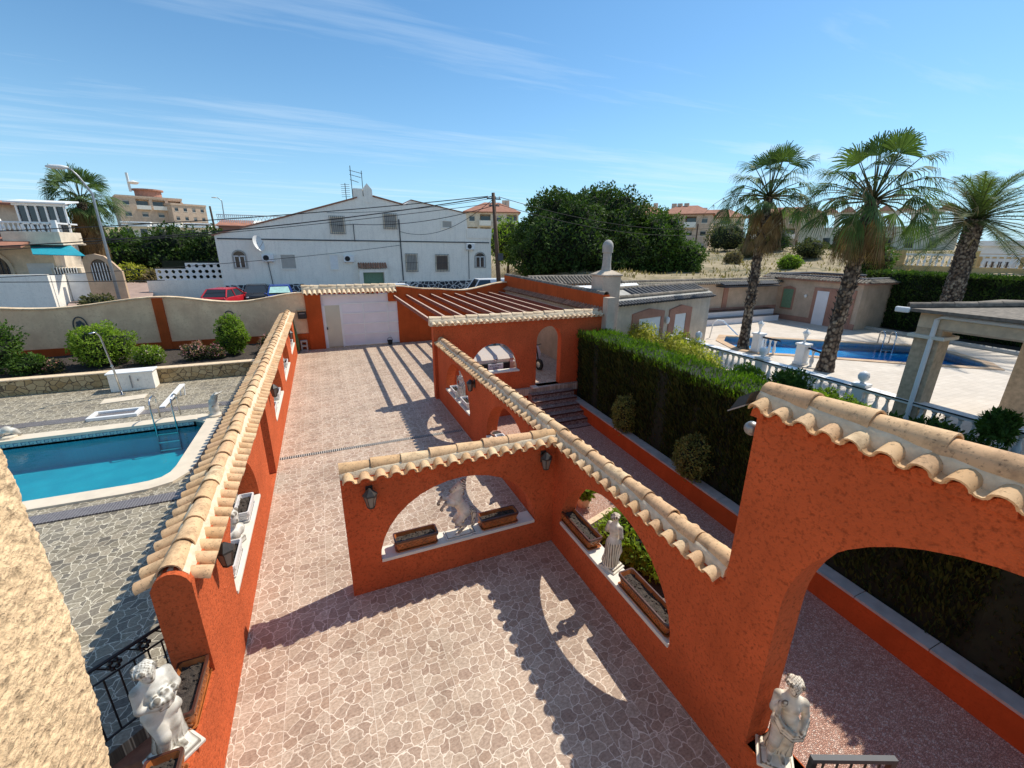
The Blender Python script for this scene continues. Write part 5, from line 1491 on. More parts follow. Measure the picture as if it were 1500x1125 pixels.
t = thing('pool_ladder', 'chrome ladder rails at the far edge of the right-hand pool', 'ladder', (27.6, 12.4, ZN))
for (x, y) in ((27.35, 12.75), (27.72, 12.42)):
    m = MB(); dx, dy = -.34, -.42
    ps = [(x + .25, y + .3, ZN), (x + .25, y + .3, ZN + .55)] + [(x + .25 + dx * s, y + .3 + dy * s, ZN + .55 + .15 * math.sin(PI * s)) for s in (.2, .4, .6, .8)] + [(x + .25 + dx, y + .3 + dy, ZN + .5), (x + .25 + dx, y + .3 + dy, ZN - .8)]
    m.tube(ps, .03, 8); m.build('handrail', M['steel'], t, smooth=True)
m = MB()
for z in (-.3, -.55): m.tube([(27.26, 12.63, ZN + z), (27.63, 12.30, ZN + z)], .03, 6)
m.build('tread', M['steel'], t)
t = thing('pool_slide_rail', 'thin curved white handrail by the pool near the white shuttered building', 'handrail', (20, 17.2, ZN))
m = MB(); m.tube([(19.8, 17.35, ZN), (19.85, 17.3, 1.0), (20.1, 17.25, 1.22), (20.5, 17.2, 1.15), (21.6, 17.0, .3)], .035, 8); m.build('rail', M['white_paint'], t, smooth=True)
# balustrade on the edge of the deck
t = thing('balustrade', 'long white balustrade with dark edged rail between hedge and the neighbour pool', 'balustrade', (14.5, 9, 0))
def bx(y): return 14.40 + (y - 6) * .04
m = MB(); y0, y1 = -2.0, 15.4
m.hexa([(bx(y0) - .02, y0, -1.0), (bx(y0) + .3, y0, -1.0), (bx(y1) + .3, y1, -1.0), (bx(y1) - .02, y1, -1.0), (bx(y0) - .02, y0, .34), (bx(y0) + .3, y0, .34), (bx(y1) + .3, y1, .34), (bx(y1) - .02, y1, .34)]); m.build('base_wall', M['beige_render'], t)
m = MB(); m.hexa([(bx(y0) - .0, y0, 1.0), (bx(y0) + .34, y0, 1.0), (bx(y1) + .34, y1, 1.0), (bx(y1) - .0, y1, 1.0), (bx(y0) - .0, y0, 1.10), (bx(y0) + .34, y0, 1.10), (bx(y1) + .34, y1, 1.10), (bx(y1) - .0, y1, 1.10)]); m.build('rail', M['white_paint'], t)
m = MB(); m.hexa([(bx(y0) - .02, y0, 1.062), (bx(y0) - .0, y0, 1.062), (bx(y1) - .0, y1, 1.062), (bx(y1) - .02, y1, 1.062), (bx(y0) - .02, y0, 1.095), (bx(y0) - .0, y0, 1.095), (bx(y1) - .0, y1, 1.095), (bx(y1) - .02, y1, 1.095)]); m.build('dark_edge', M['car_dark'], t)
prof = [(.075, 0), (.075, .05), (.045, .08), (.05, .12), (.085, .22), (.08, .30), (.045, .42), (.035, .50), (.05, .54), (.035, .57), (.07, .61), (.07, .66)]
ys = [y for y in np.arange(2.2, 15.2, .27)]
m = MB(); m.lathe(prof, (0, 0, 0), 10); b0 = None
for y in ys:
    if b0 is None:
        m = MB(); m.lathe(prof, (bx(y) + .15, y, .34), 10); b0 = m.build('baluster', M['white_paint'], t, smooth=40); yb = y
    else:
        c = b0.copy(); COL.objects.link(c); c.parent = t; c.location = (bx(y) - bx(yb), y - yb, 0)
for y in (10.4, 7.0, 13.6):
    m = MB(); x = bx(y) + .15; m.box(x - .15, x + .15, y - .15, y + .15, .34, 1.16, .01); m.box(x - .19, x + .19, y - .19, y + .19, 1.12, 1.20, .01); m.build('pillar', M['white_paint'], t)
    m = MB(); m.lathe([(.06, 1.2), (.05, 1.25), (.13, 1.33), (.15, 1.42), (.12, 1.52), (.02, 1.58)], (x, y, 0), 12); m.build('ball_finial', M['white_paint'], t, smooth=True)
def lamp_pillar(label, loc):
    t = thing('lamp_pillar', label, 'lamp post', loc, 0, 'white lamp pillars by the pool'); local(t)
    m = MB(); m.bbox(-.19, .19, -.19, .19, 0, .86, .012); m.bbox(-.24, .24, -.24, .24, .86, .94, .01); m.bbox(-.22, .22, -.22, .22, 0, .12, .01); m.build('pillar', M['white_paint'], t)
    m = MB(); m.lathe([(.10, .94), (.045, .98), (.035, 1.12), (.06, 1.16), (.03, 1.18)], n=10)
    m.lathe([(.06, 1.18), (.05, 1.19), (.13, 1.38), (.115, 1.385)], n=6); m.lathe([(.16, 1.38), (.10, 1.46), (.03, 1.52), (.02, 1.58)], n=6); m.build('lantern', M['white_paint'], t)
    return t
a = lamp_pillar('white pillar lamp beside the left big palm trunk', (19.27, 14.0, ZN))
dup(a, (18.97, 11.61, ZN), 0, 'white pillar lamp between the two palm trunks', 'white lamp pillars by the pool')
def stair_rail(label, p0, p1):
    t = thing('stair_balustrade', label, 'balustrade', p0, 0, 'short sloping balustrades by the pool')
    a, b = Vector(p0), Vector(p1)
    m = MB(); m.hexa([tuple(p + Vector((o * .3, o, z))) for z in (.72, .80) for p, o in ((a, -.09), (b, -.09), (b, .09), (a, .09))]); m.build('rail', M['car_dark'], t)
    for i in range(3):
        p = a.lerp(b, (i + .7) / 3.4); m = MB(); m.lathe([(r, z * 1.1) for r, z in prof], tuple(p), 10); m.build('baluster', M['white_paint'], t, smooth=40)
stair_rail('short sloping balustrade right of the lamp pillar between the palms', (19.0, 11.4, ZN), (19.4, 10.5, ZN - .25))
stair_rail('short balustrade right of the lamp pillar by the left palm', (19.3, 13.8, ZN), (19.5, 13.1, ZN - .05))

# --- summer kitchen with white shutters, turned a little
t = thing('summer_kitchen', 'small beige building with white shutters, dark eave tiles and a chimney', 'outbuilding', (10.58, 14.82, ZN))
ux, uy = .9747, .2236
def K(u, v, z): return (10.58 + u * ux - v * uy * 1.0, 14.82 + u * uy + v * ux, z)   # v: into the building
def kbox(m, u0, u1, v0, v1, z0, z1): m.hexa([K(u0, v0, z0), K(u1, v0, z0), K(u1, v1, z0), K(u0, v1, z0), K(u0, v0, z1), K(u1, v0, z1), K(u1, v1, z1), K(u0, v1, z1)])
m = MB(); kbox(m, 0, 8.3, 0, 3.2, -.6, 2.66); m.build('wall', M['beige_render'], t)
for (a, b, c, d_) in ((1.95, 4.30, 2.42, 4.05), (4.72, 6.60, 5.20, 6.15)):
    m = MB()
    kbox(m, a, c, -.06, .0, -.4, 1.95); kbox(m, d_, b, -.06, .0, -.4, 1.95)
    m.slab([(a, 1.95), (b, 1.95), (b, 2.20), ((a + b) / 2, 2.38), (a, 2.20)], [], lambda u, v, q: K(u, q, v), -.065, .0)
    f = m.build('door_surround', M['rose_render'], t)
    m = MB(); kbox(m, c, d_, -.02, .0, -.4, 1.95)
    for i in range(16): kbox(m, c + .02, d_ - .02, -.035, -.02, -.3 + i * .14, -.3 + i * .14 + .11)
    m.build('roller_shutter', M['white_paint'], f)
m = MB(); m.lathe([(.05, -.2), (.10, -.1), (.10, .08), (.04, .14)], K(4.5, -.12, 1.75), 10); m.build('wall_lamp', M['white_paint'], t)
m = MB(); k2 = MB(); k3 = MB()
for i in range(40):
    u = -.1 + i * .212
    barrel(m, K(u, .12, 2.80), K(u, -.30, 2.66), .075, .085, seg=7)
    if i < 39: barrel(m, K(u + .106, .12, 2.78), K(u + .106, -.27, 2.68), .06, .06, seg=6, flip=True)
m.build('eave_tiles', M['dark_tile'], t, smooth=40)
m = MB(); m.loft([[K(-.15, -.02, 2.70), K(8.4, -.02, 2.70), K(8.4, .0, 2.84), K(-.15, .0, 2.84)], [K(-.15, 1.1, 2.9), K(8.4, 1.1, 2.9), K(8.4, 1.1, 3.2), K(-.15, 1.1, 3.2)], [K(-.15, 3.2, 2.7), K(8.4, 3.2, 2.7), K(8.4, 3.2, 2.9), K(-.15, 3.2, 2.9)]]); m.build('roof_bed', M['concrete'], t)
for v_, z_ in ((.25, 2.92), (1.1, 3.2)):
    k2 = MB()
    for i in range(19):
        u = -.05 + i * .44; barrel(k2, K(u, v_, z_), K(u + .47, v_, z_ + .01), .12, .105)
    k2.build('ridge_tiles', M['old_tile'], t, smooth=40)
for i in range(18):
    u = 2.5 + i * .33; barrel(k3, K(u, .3, 2.93), K(u, 1.1, 3.18), .1, .1)
k3.build('slope_tiles', M['dark_tile'], t, smooth=40)
m = MB(); m.box(10.15, 11.02, 14.35, 15.15, 1.5, 3.92, .02); m.box(10.1, 11.07, 14.3, 15.2, 3.92, 4.0, .02); m.loft([[(10.15, 14.35, 4.0), (11.02, 14.35, 4.0), (11.02, 15.15, 4.0), (10.15, 15.15, 4.0)], [(10.4, 14.6, 4.14), (10.76, 14.6, 4.14), (10.76, 14.9, 4.14), (10.4, 14.9, 4.14)]]); ch = m.build('chimney', M['beige_render'], t)
m = MB(); m.lathe([(.20, 4.12), (.17, 4.4), (.17, 4.80), (.21, 4.82), (.21, 4.95), (.22, 5.05), (.19, 5.17), (.11, 5.27), (.02, 5.30)], (10.55, 14.75, 0), 16); m.build('chimney_pot', M['concrete'], ch, smooth=45)
m = MB(); m.cyl((10.34, 14.55, .0), (10.34, 14.55, 2.7), .05); m.build('drainpipe', M['white_paint'], t)

# --- white flat awning behind the boundary wall
t = thing('white_canopy', 'flat white canopy roof behind the orange boundary wall', 'canopy', (13.5, 19.5, ZN))
m = MB(); m.slab([(11.3, 17.2), (15.3, 18.0), (17.5, 21.3), (12.0, 21.0)], [], lambda u, v, q: (u, v, q), 2.92, 2.99); m.build('canopy_sheet', M['white_paint'], t)
for x, y in ((11.5, 17.4), (15.1, 18.1), (17.2, 21.0), (12.1, 20.8)):
    m = MB(); m.cyl((x, y, ZN), (x, y, 2.92), .05); m.build('post', M['white_paint'], t)

# --- back wall of the neighbour
t = thing('back_wall', 'long salmon back wall with tile coping and a rose base beyond the pool', 'wall', (20, 21.5, ZN))
m = MB(); m.box(9.98, 30.5, 21.35, 21.65, -.3, 2.78); m.build('wall_body', M['salmon_render'], t)
m = MB(); m.box(16.5, 30.5, 21.30, 21.35, ZN, 1.15); m.build('base_band', M['rose_render'], t)
for x in (19.4, 22.2, 25.0):
    m = MB(); m.box(x, x + .42, 21.29, 21.36, 1.15, 2.7); m.build('pilaster', M['rose_render'], t)
m = MB(); k2 = MB()
for i in range(80):
    x = 15.0 + i * .195; barrel(m, (x, 21.45, 3.0), (x, 21.02, 2.76), .07, .078, seg=6)
for i in range(49):
    x = 10.3 + i * .42; barrel(k2, (x, 21.5, 3.02 if x > 16 else 3.40), (x + .45, 21.5, 3.03 if x > 16 else 3.41), .12, .105)
m.build('eave_tiles', M['old_tile'], t, smooth=40); k2.build('ridge_tiles', M['old_tile'], t, smooth=40)
m = MB(); m.box(15, 30.5, 21.2, 21.6, 2.76, 2.98); m.box(10, 16.2, 21.4, 21.6, 2.7, 3.4); m.build('mortar_bed', M['mortar'], t)
m = MB()
for i in range(28):
    x = 10.3 + i * .21; barrel(m, (x, 21.42, 3.42), (x, 20.6, 3.06), .075, .085, seg=6)
    barrel(m, (x + .105, 21.42, 3.41), (x + .105, 20.6, 3.08), .06, .06, seg=5, flip=True)
m.build('slope_tiles', M['old_tile'], t, smooth=40)
m = MB()
for i in range(25):
    x = 24.3 + i * .21; barrel(m, (x, 21.2, 2.86), (x, 20.6, 2.70), .08, .085, seg=6)
m.box(24.2, 29.6, 20.55, 21.3, 2.58, 2.64); m.build('dark_eave', M['dark_tile'], t, smooth=40)
t = thing('white_bench', 'long low white bench with dark edge lines against the rose back wall', 'bench', (26, 20.9, ZN))
m = MB(); m.box(21.6, 29.6, 20.3, 21.29, ZN, .60); m.box(21.6, 29.6, 20.75, 21.29, .60, .98); m.build('bench_body', M['gate_white'], t)
m = MB(); m.box(21.6, 29.6, 20.26, 20.75, .60, .64); m.box(21.6, 29.6, 20.72, 21.29, .98, 1.02); m.build('edge_line', M['car_dark'], t)

# --- pool house with the green shutter
t = thing('pool_house', 'salmon pool house with a green shutter and white doors beyond the pool', 'outbuilding', (32, 19, ZN))
m = MB(); m.box(30.5, 35.5, 15.9, 22.2, -.2, 3.0); m.build('wall', M['salmon_render'], t)
m = MB(); m.box(30.45, 30.5, 15.9, 22.2, ZN, .55); m.build('base_band', M['rose_render'], t)
m = MB(); m.box(30.44, 30.5, 20.05, 20.95, .95, 2.45); m.slab([(20.05, 2.45), (20.95, 2.45), (20.5, 2.58)], [], FY, 30.44, 30.5); f = m.build('window_surround', M['rose_render'], t)
m = MB(); m.box(30.39, 30.44, 20.15, 20.85, 1.05, 2.35)
for i in range(6): m.box(30.375, 30.39, 20.17 + i * .115, 20.26 + i * .115, 1.08, 2.32)
m.build('shutter', M['green_shutter'], f)
m = MB(); m.box(30.42, 30.5, 16.2, 18.75, ZN, 2.62); f = m.build('door_surround', M['rose_render'], t)
for a, b in ((17.75, 18.5), (16.45, 17.2)):
    m = MB(); m.box(30.38, 30.42, a, b, ZN, 2.42); m.build('door', M['gate_white'], f)
m = MB(); m.lathe([(.05, 0), (.1, .1), (.06, .2)], (30.35, 19.2, 1.9), 8); m.build('wall_lamp', M['white_paint'], t)
m = MB(); m.box(30.2, 35.8, 15.6, 22.5, 3.0, 3.12); m.build('roof_slab', M['rose_render'], t)
m = MB(); k2 = MB()
for i in range(34):
    y = 15.65 + i * .205; barrel(m, (30.55, y, 3.26), (30.05, y, 3.08), .075, .085, seg=6)
    barrel(m, (35.5, y, 3.26), (35.9, y, 3.1), .075, .085, seg=6)
for i in range(24):
    x = 30.5 + i * .21; barrel(m, (x, 15.95, 3.26), (x, 15.5, 3.08), .075, .085, seg=6); barrel(m, (x, 22.2, 3.3), (x, 22.6, 3.1), .075, .085, seg=6)
m.build('eave_tiles', M['old_tile'], t, smooth=40)
for i in range(15):
    y = 15.9 + i * .43; barrel(k2, (30.75, y, 3.28), (30.75, y + .45, 3.29), .12, .11); barrel(k2, (35.2, y, 3.28), (35.2, y + .45, 3.29), .12, .11)
for i in range(10):
    x = 30.8 + i * .44; barrel(k2, (x, 16.1, 3.28), (x + .46, 16.1, 3.29), .12, .11); barrel(k2, (x, 22, 3.3), (x + .46, 22, 3.31), .12, .11)
k2.build('ridge_tiles', M['dark_tile'], t, smooth=40)
m = MB(); m.tube([(30.3, 21.6, 2.9), (30.32, 21.6, .2)], .05, 6); m.build('drainpipe', M['sand_render'], t)
# bed edge and tall hedge on the far right
mb = MB(); mb.tube([(32.9, 18.0, ZN + .05), (31.9, 16.6, ZN + .05), (31.55, 13.4, ZN + .05), (31.0, 9.3, ZN + .05), (30.2, 4, ZN + .05), (29.6, -4, ZN + .05)], .16, 8); mb.build('bed_kerb', M['concrete'], None, kind='structure')
mb = MB(); mb.slab([(32.9, 18.0), (31.9, 16.6), (31.55, 13.4), (31.0, 9.3), (30.2, 4), (29.6, -4), (36, -4), (36, 18)], [], lambda u, v, q: (u, v, q), ZN, ZN + .04); struct('back_bed', mb, 'soil')
t = thing('tall_hedge', 'tall dark clipped hedge behind the neighbour pool', 'hedge', (34, 7, ZN))
mb = MB(); mb.hexa([(33.2, -9, ZN), (35.2, -9, ZN), (35.6, 17.5, ZN), (33.6, 17.5, ZN), (33.2, -9, 3.6), (35.2, -9, 3.6), (35.6, 17.5, 3.6), (33.6, 17.5, 3.6)]); mb.build('branches', M['hedge_core'], t)  # near-black block covered by the sprays
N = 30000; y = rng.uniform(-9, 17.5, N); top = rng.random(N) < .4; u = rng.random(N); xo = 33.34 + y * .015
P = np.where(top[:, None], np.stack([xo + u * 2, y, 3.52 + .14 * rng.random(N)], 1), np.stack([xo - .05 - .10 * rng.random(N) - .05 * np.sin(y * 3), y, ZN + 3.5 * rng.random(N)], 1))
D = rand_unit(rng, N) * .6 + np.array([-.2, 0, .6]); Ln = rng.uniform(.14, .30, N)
for k_, nm, mt in ((top, 'sunlit_sprays', 'leaf_mid'), (~top, 'side_sprays', 'leaf_dark')):  # top leaves coloured lighter as if sunlit, side leaves darker as if shaded
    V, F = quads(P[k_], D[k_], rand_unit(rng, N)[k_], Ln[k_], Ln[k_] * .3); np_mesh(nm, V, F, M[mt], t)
bush('hedge_shrub', 'green shrub standing before the tall hedge under the gazebo roof', 'shrub', (31.6, 6.2, ZN), (.9, .9, .9), 'leaf_mid', 1200, .2, 61)

# --- gazebo with clad pillars
t = thing('gazebo', 'brown brick clad gazebo with tiled roof and white drainpipe at the right edge', 'gazebo', (16.6, 3.6, ZN))
def pil(x, y, w, z0, z1, cap):
    m = MB(); m.box(x - w / 2, x + w / 2, y - w / 2, y + w / 2, z0, cap); m.box(x - w / 2, x + w / 2, y - w / 2, y + w / 2, cap + .09, z1); p = m.build('pillar', M['brick_clad'], t)
    m = MB(); m.box(x - w / 2 - .12, x + w / 2 + .12, y - w / 2 - .12, y + w / 2 + .12, cap, cap + .09, .01); m.build('capital', M['white_plaster_trim'], p)
pil(14.72, 5.78, .54, -.6, 3.098, 2.82); pil(14.72, .9, .54, -.6, 3.098, 2.82); pil(19.0, 4.98, .60, ZN, 3.3, 5.0); pil(18.9, 0.4, .60, ZN, 3.3, 5.0)
m = MB(); m.box(14.44, 15.02, .5, 6.05, 3.10, 3.50); m.box(15.02, 19.3, 5.0, 5.55, 3.3, 3.5); m.box(18.7, 19.3, .5, 5.2, 3.3, 3.52); m.build('beam', M['beam_clad'], t)
m = MB(); m.box(14.42, 15.04, 1.2, 5.49, 3.06, 3.098); m.build('beam_soffit', M['sand_render'], t)
m = MB(); m.loft([[(14.1, -1, 3.50), (19.7, -1, 3.50), (19.7, 6.35, 3.50), (14.1, 6.35, 3.50)], [(14.1, -1, 3.58), (19.7, -1, 3.58), (19.7, 6.35, 3.58), (14.1, 6.35, 3.58)], [(16.5, .8, 3.86), (17.5, .8, 3.86), (17.5, 3.6, 3.86), (16.5, 3.6, 3.86)]]); r_ = m.build('roof', M['old_tile'], t)
m = MB()
for i in range(8):
    a, b = Vector((14.2, 6.25, 3.60)), Vector((16.5, 3.6, 3.88)); barrel(m, a.lerp(b, i / 8), a.lerp(b, (i + 1.1) / 8), .12, .11)
m.build('roof_ridge', M['old_tile'], r_, smooth=40)
m = MB(); m.tube([(14.38, .3, 3.38), (14.38, 5.55, 3.42), (14.38, 5.66, 3.34), (14.38, 5.66, -.4)], .055, 10); m.build('drainpipe', M['white_paint'], t, smooth=40)
m = MB(); m.box(14.0, 14.12, 6.15, 6.45, 3.46, 3.60, .02); m.build('gutter_end', M['white_paint'], t)

# shrubs between the hedge and the balustrade
YB = 'yellow-green shrubs behind the clipped hedge'
for i, (x, y, r, h, lf, lab) in enumerate([(12.9, 15.0, .8, .9, 'leaf_yellow', 'yellow shrub at the far end of the hedge below the beige building'), (13.2, 13.2, .8, .85, 'leaf_yellow', 'yellow shrub below the white shutters'), (12.7, 11.9, .75, .8, 'leaf_yellow', 'bright yellow shrub behind the middle of the hedge'), (12.2, 10.7, .6, .7, 'leaf_yellow', 'yellow shrub before the left half of the balustrade'), (13.0, 9.6, .45, .6, 'leaf_lime', 'light green shrub before the balusters'), (13.3, 8.3, .5, .68, 'leaf_mid', 'dark green shrub leaning on the balustrade rail'), (13.4, 7.3, .35, .5, 'leaf_lime', 'small light shrub above the tall wall tiles'), (13.2, 6.4, .4, .5, 'leaf_lime', 'small shrub before the balusters beside the gazebo pillar')]):
    bush('bed_shrub', lab, 'shrub', (x, y, -.5 + (.42 if i > 3 else .30)), (r * 1.1, r * 1.2, h * 1.12), lf, 2400, .12, 70 + i, YB, blobs=11, core=lf, flowers='petal_cream' if i < 4 else None, nf=60, aspect=.38)
for i, (x, y, r, h, z, lab) in enumerate([(13.6, 4.75, .6, .5, .05, 'green leafy shrub between the gazebo pillars'), (13.55, 3.95, .6, .48, -.1, 'green leafy shrub before the right gazebo pillar'), (13.7, 3.75, .28, .35, .9, 'small plant tuft on the rail before the right gazebo pillar'), (13.5, 5.6, .4, .4, -.0, 'low green shrub at the foot of the gazebo pillar')]):
    bush('gazebo_shrub', lab, 'shrub', (x, y, z), (r, r, h), 'leaf_mid', 800, .15, 85 + i, 'shrubs by the gazebo', blobs=9, core='leaf_dark', aspect=.35)

# --- palms by the neighbour pool
fan_palm('fan_palm', 'left of the two tall fan palms by the neighbour pool', [(19.4, 14.85, ZN - .2), (19.42, 14.9, 2.0), (19.4, 14.95, 4.5), (19.4, 14.9, 7.3)], .24, .17, 2.9, 40, 60, 101, 'tall fan palms by the pool', skirt=1.6, leafsize=.95, dead_spread=.7)
fan_palm('fan_palm', 'right of the two tall fan palms, with thick bark boots and a dry flower bunch', [(18.9, 10.52, ZN - .2), (18.9, 10.48, 2.0), (18.9, 10.4, 4.2), (18.9, 10.3, 6.75)], .28, .22, 3.1, 40, 50, 102, 'tall fan palms by the pool', skirt=1.2, leafsize=1.05, dead_spread=.7)
feather_palm('date_palm', 'date palm with feather fronds at the right edge behind the hedge', [(31.4, 12.0, ZN), (31.3, 12.0, 2.0), (31.35, 12.05, 4.2), (31.4, 12.1, 6.6)], .50, .38, 4.1, 66, 103)

# ================================================================== terrain, street and the town behind
def sstep(a, b, x):
    t = np.clip((x - a) / (b - a), 0, 1); return t * t * (3 - 2 * t)
def ground(X, Y):
    X = np.asarray(X, float); Y = np.asarray(Y, float); r = np.hypot(X, Y)
    s = np.maximum.reduce([Y - 56, X - 37, np.minimum(X - 17, Y - 23.5), -X - 42])
    m = sstep(0, 7, s)
    base = .5 + sstep(4, 22, X) * 2.0
    base = base + sstep(50, 95, r) * 2.4 + sstep(95, 190, r) * 3.0 + sstep(80, 170, r) * sstep(10, -20, X) * 3.5
    base = base * (1 - sstep(400, 900, r)) + 0
    bump = .18 * np.sin(X * .31 + Y * .17) + .12 * np.sin(X * .73 - Y * .51) + .08 * np.sin(Y * 1.3 + X * 1.1)
    return -1.7 + (base + 1.7 + bump * m) * m
rad = np.concatenate([[0], np.linspace(8, 120, 110), np.geomspace(124, 3500, 40)])
ang = np.linspace(0, 2 * PI, 181)[:-1]
RR, AA = np.meshgrid(rad, ang, indexing='ij')
GX, GY = RR * np.cos(AA), RR * np.sin(AA); GZ = ground(GX, GY)
V = np.stack([GX, GY, GZ], -1).reshape(-1, 3)
i, j = np.meshgrid(np.arange(len(rad) - 1), np.arange(180), indexing='ij'); jn = (j + 1) % 180
F = np.stack([i * 180 + j, (i + 1) * 180 + j, (i + 1) * 180 + jn, i * 180 + jn], -1).reshape(-1, 4)
n = newmat('dry_field'); p = n.pos()
a = n.noise(p, .12, 6, .65); b = n.noise(p, 1.1, 5, .7)
c = n.ramp(n.math('ADD', n.math('MULTIPLY', a, .6), n.math('MULTIPLY', b, .5)), [(.40, (.10, .10, .045)), (.52, (.30, .235, .13)), (.62, (.40, .32, .20)), (.72, (.33, .25, .15))])
n.finish(c, .95, b, 1.0, .15)
np_mesh('ground', V, F, M['dry_field'], None, smooth=True, kind='structure')
mb = MB(); mb.slab([(-60, 23.31), (16.5, 23.31), (16.5, 41.9), (-60, 41.9)], [], lambda u, v, q: (u, v, q), -.3, .5); struct('street', mb, 'asphalt')
mb = MB(); mb.slab([(-60, 23.32), (16.4, 23.32), (16.4, 24.6), (-60, 24.6)], [], lambda u, v, q: (u, v, q), .4, .62); struct('pavement', mb, 'pavement')
mb = MB(); mb.add([(-14.2, 33.0, .52), (-10.0, 33.0, .52), (-14.5, 52, 1.9), (-20.0, 52, 1.9), (-22, 75, 3.0), (-30, 75, 3.0)], [(0, 1, 2, 3), (3, 2, 4, 5)]); mb.build('side_road', M['pink_road'], None, kind='structure')

# --- white house across the street (measured on its front plane)
YH = 42.0; kh = YH / 32
def H_(x, z): return (x * kh, (z - 5) * kh + 5)
t = thing('white_house', 'large white rendered house with wide gables, barred windows and stone plinth', 'house', (4, YH, .5))
pts = [(-5.62, 1.3), (12.2, 1.3), (12.12, 6.2), (10.3, 6.2), (10.2, 7.25), (6.25, 7.95), (5.75, 7.62), (3.75, 8.05), (3.3, 8.1), (2.7, 7.9), (-1.6, 6.6), (-5.62, 5.45)]
m = MB(); m.slab([H_(*p) for p in pts], [], FX, YH, YH + 13); m.build('wall', M['white_render'], t)
m = MB()
def strip(a, b, th=.10, y0=YH - .12, y1=YH + 13.1, o=.0):
    (x0, z0), (x1, z1) = H_(*a), H_(*b); m.hexa([(x0, y0, z0 + o), (x1, y0, z1 + o), (x1, y1, z1 + o), (x0, y1, z0 + o), (x0, y0, z0 + th + o), (x1, y0, z1 + th + o), (x1, y1, z1 + th + o), (x0, y1, z0 + th + o)])
strip((-5.75, 5.41), (-1.6, 6.62)); strip((-1.6, 6.62), (2.75, 7.93)); strip((3.75, 8.07), (5.7, 7.64)); strip((6.25, 7.97), (10.25, 7.27), .05)
m.add([(H_(5.75, 7.62)[0], YH, H_(5.75, 7.62)[1]), (H_(6.25, 7.9)[0], YH, H_(6.25, 7.9)[1]), (H_(6.25, 7.9)[0], YH + 13, H_(6.25, 7.9)[1] + .1), (H_(5.75, 7.62)[0], YH + 13, H_(5.75, 7.62)[1] + .1)], [(0, 1, 2, 3)])
m.build('roof', M['red_roof'], t)
m = MB()
x0, z0 = H_(2.55, 7.9); m.box(x0, x0 + .75, YH - .02, YH + 1.2, z0 - .5, z0 + .8); x0, z0 = H_(3.2, 7.9); m.slab([(x0, z0 - .3), (x0 + .7, z0 - .3), (x0 + .7, z0 + .75), (x0 + .3, z0 + 1.25), (x0 - .05, z0 + .8)], [], FX, YH - .03, YH + 1.4); m.build('chimney', M['white_render'], t)
m = MB(); x0, z0 = H_(10.3, 6.2); m.box(x0 - .1, H_(12.14, 0)[0] + .05, YH - .06, YH + .15, z0 - .85, z0 + .06); m.build('terrace_parapet', M['white_render'], t)
m = MB()
for a, b in ((-5.5, -1.1), (5.0, 10.9)): m.box(H_(a, 0)[0], H_(b, 0)[0], YH - .09, YH, .3, H_(0, 2.5)[1])
m.build('stone_plinth', M['dark_plinth'], t)
m = MB()
m.tube([(H_(-5.5, 0)[0], YH - .03, H_(0, 5.26)[1]), (H_(12, 0)[0], YH - .03, H_(0, 5.26)[1])], .05, 6)
m.tube([(H_(5.35, 0)[0], YH - .05, H_(0, 6.7)[1]), (H_(5.4, 0)[0], YH - .05, H_(0, 2.6)[1])], .05, 6); m.tube([(H_(2.35, 0)[0], YH - .05, H_(0, 5.2)[1]), (H_(2.35, 0)[0], YH - .05, H_(0, 6.3)[1])], .03, 5)
m.tube([(H_(10.35, 0)[0], YH - .05, H_(0, 4.7)[1]), (H_(10.35, 0)[0], YH - .05, H_(0, 2.6)[1])], .03, 5); m.tube([(H_(-3.0, 0)[0], YH - .05, H_(0, 4.0)[1]), (H_(-2.9, 0)[0], YH - .05, H_(0, 2.5)[1])], .03, 5)
m.build('wall_cable', M['wall_metal'], t)
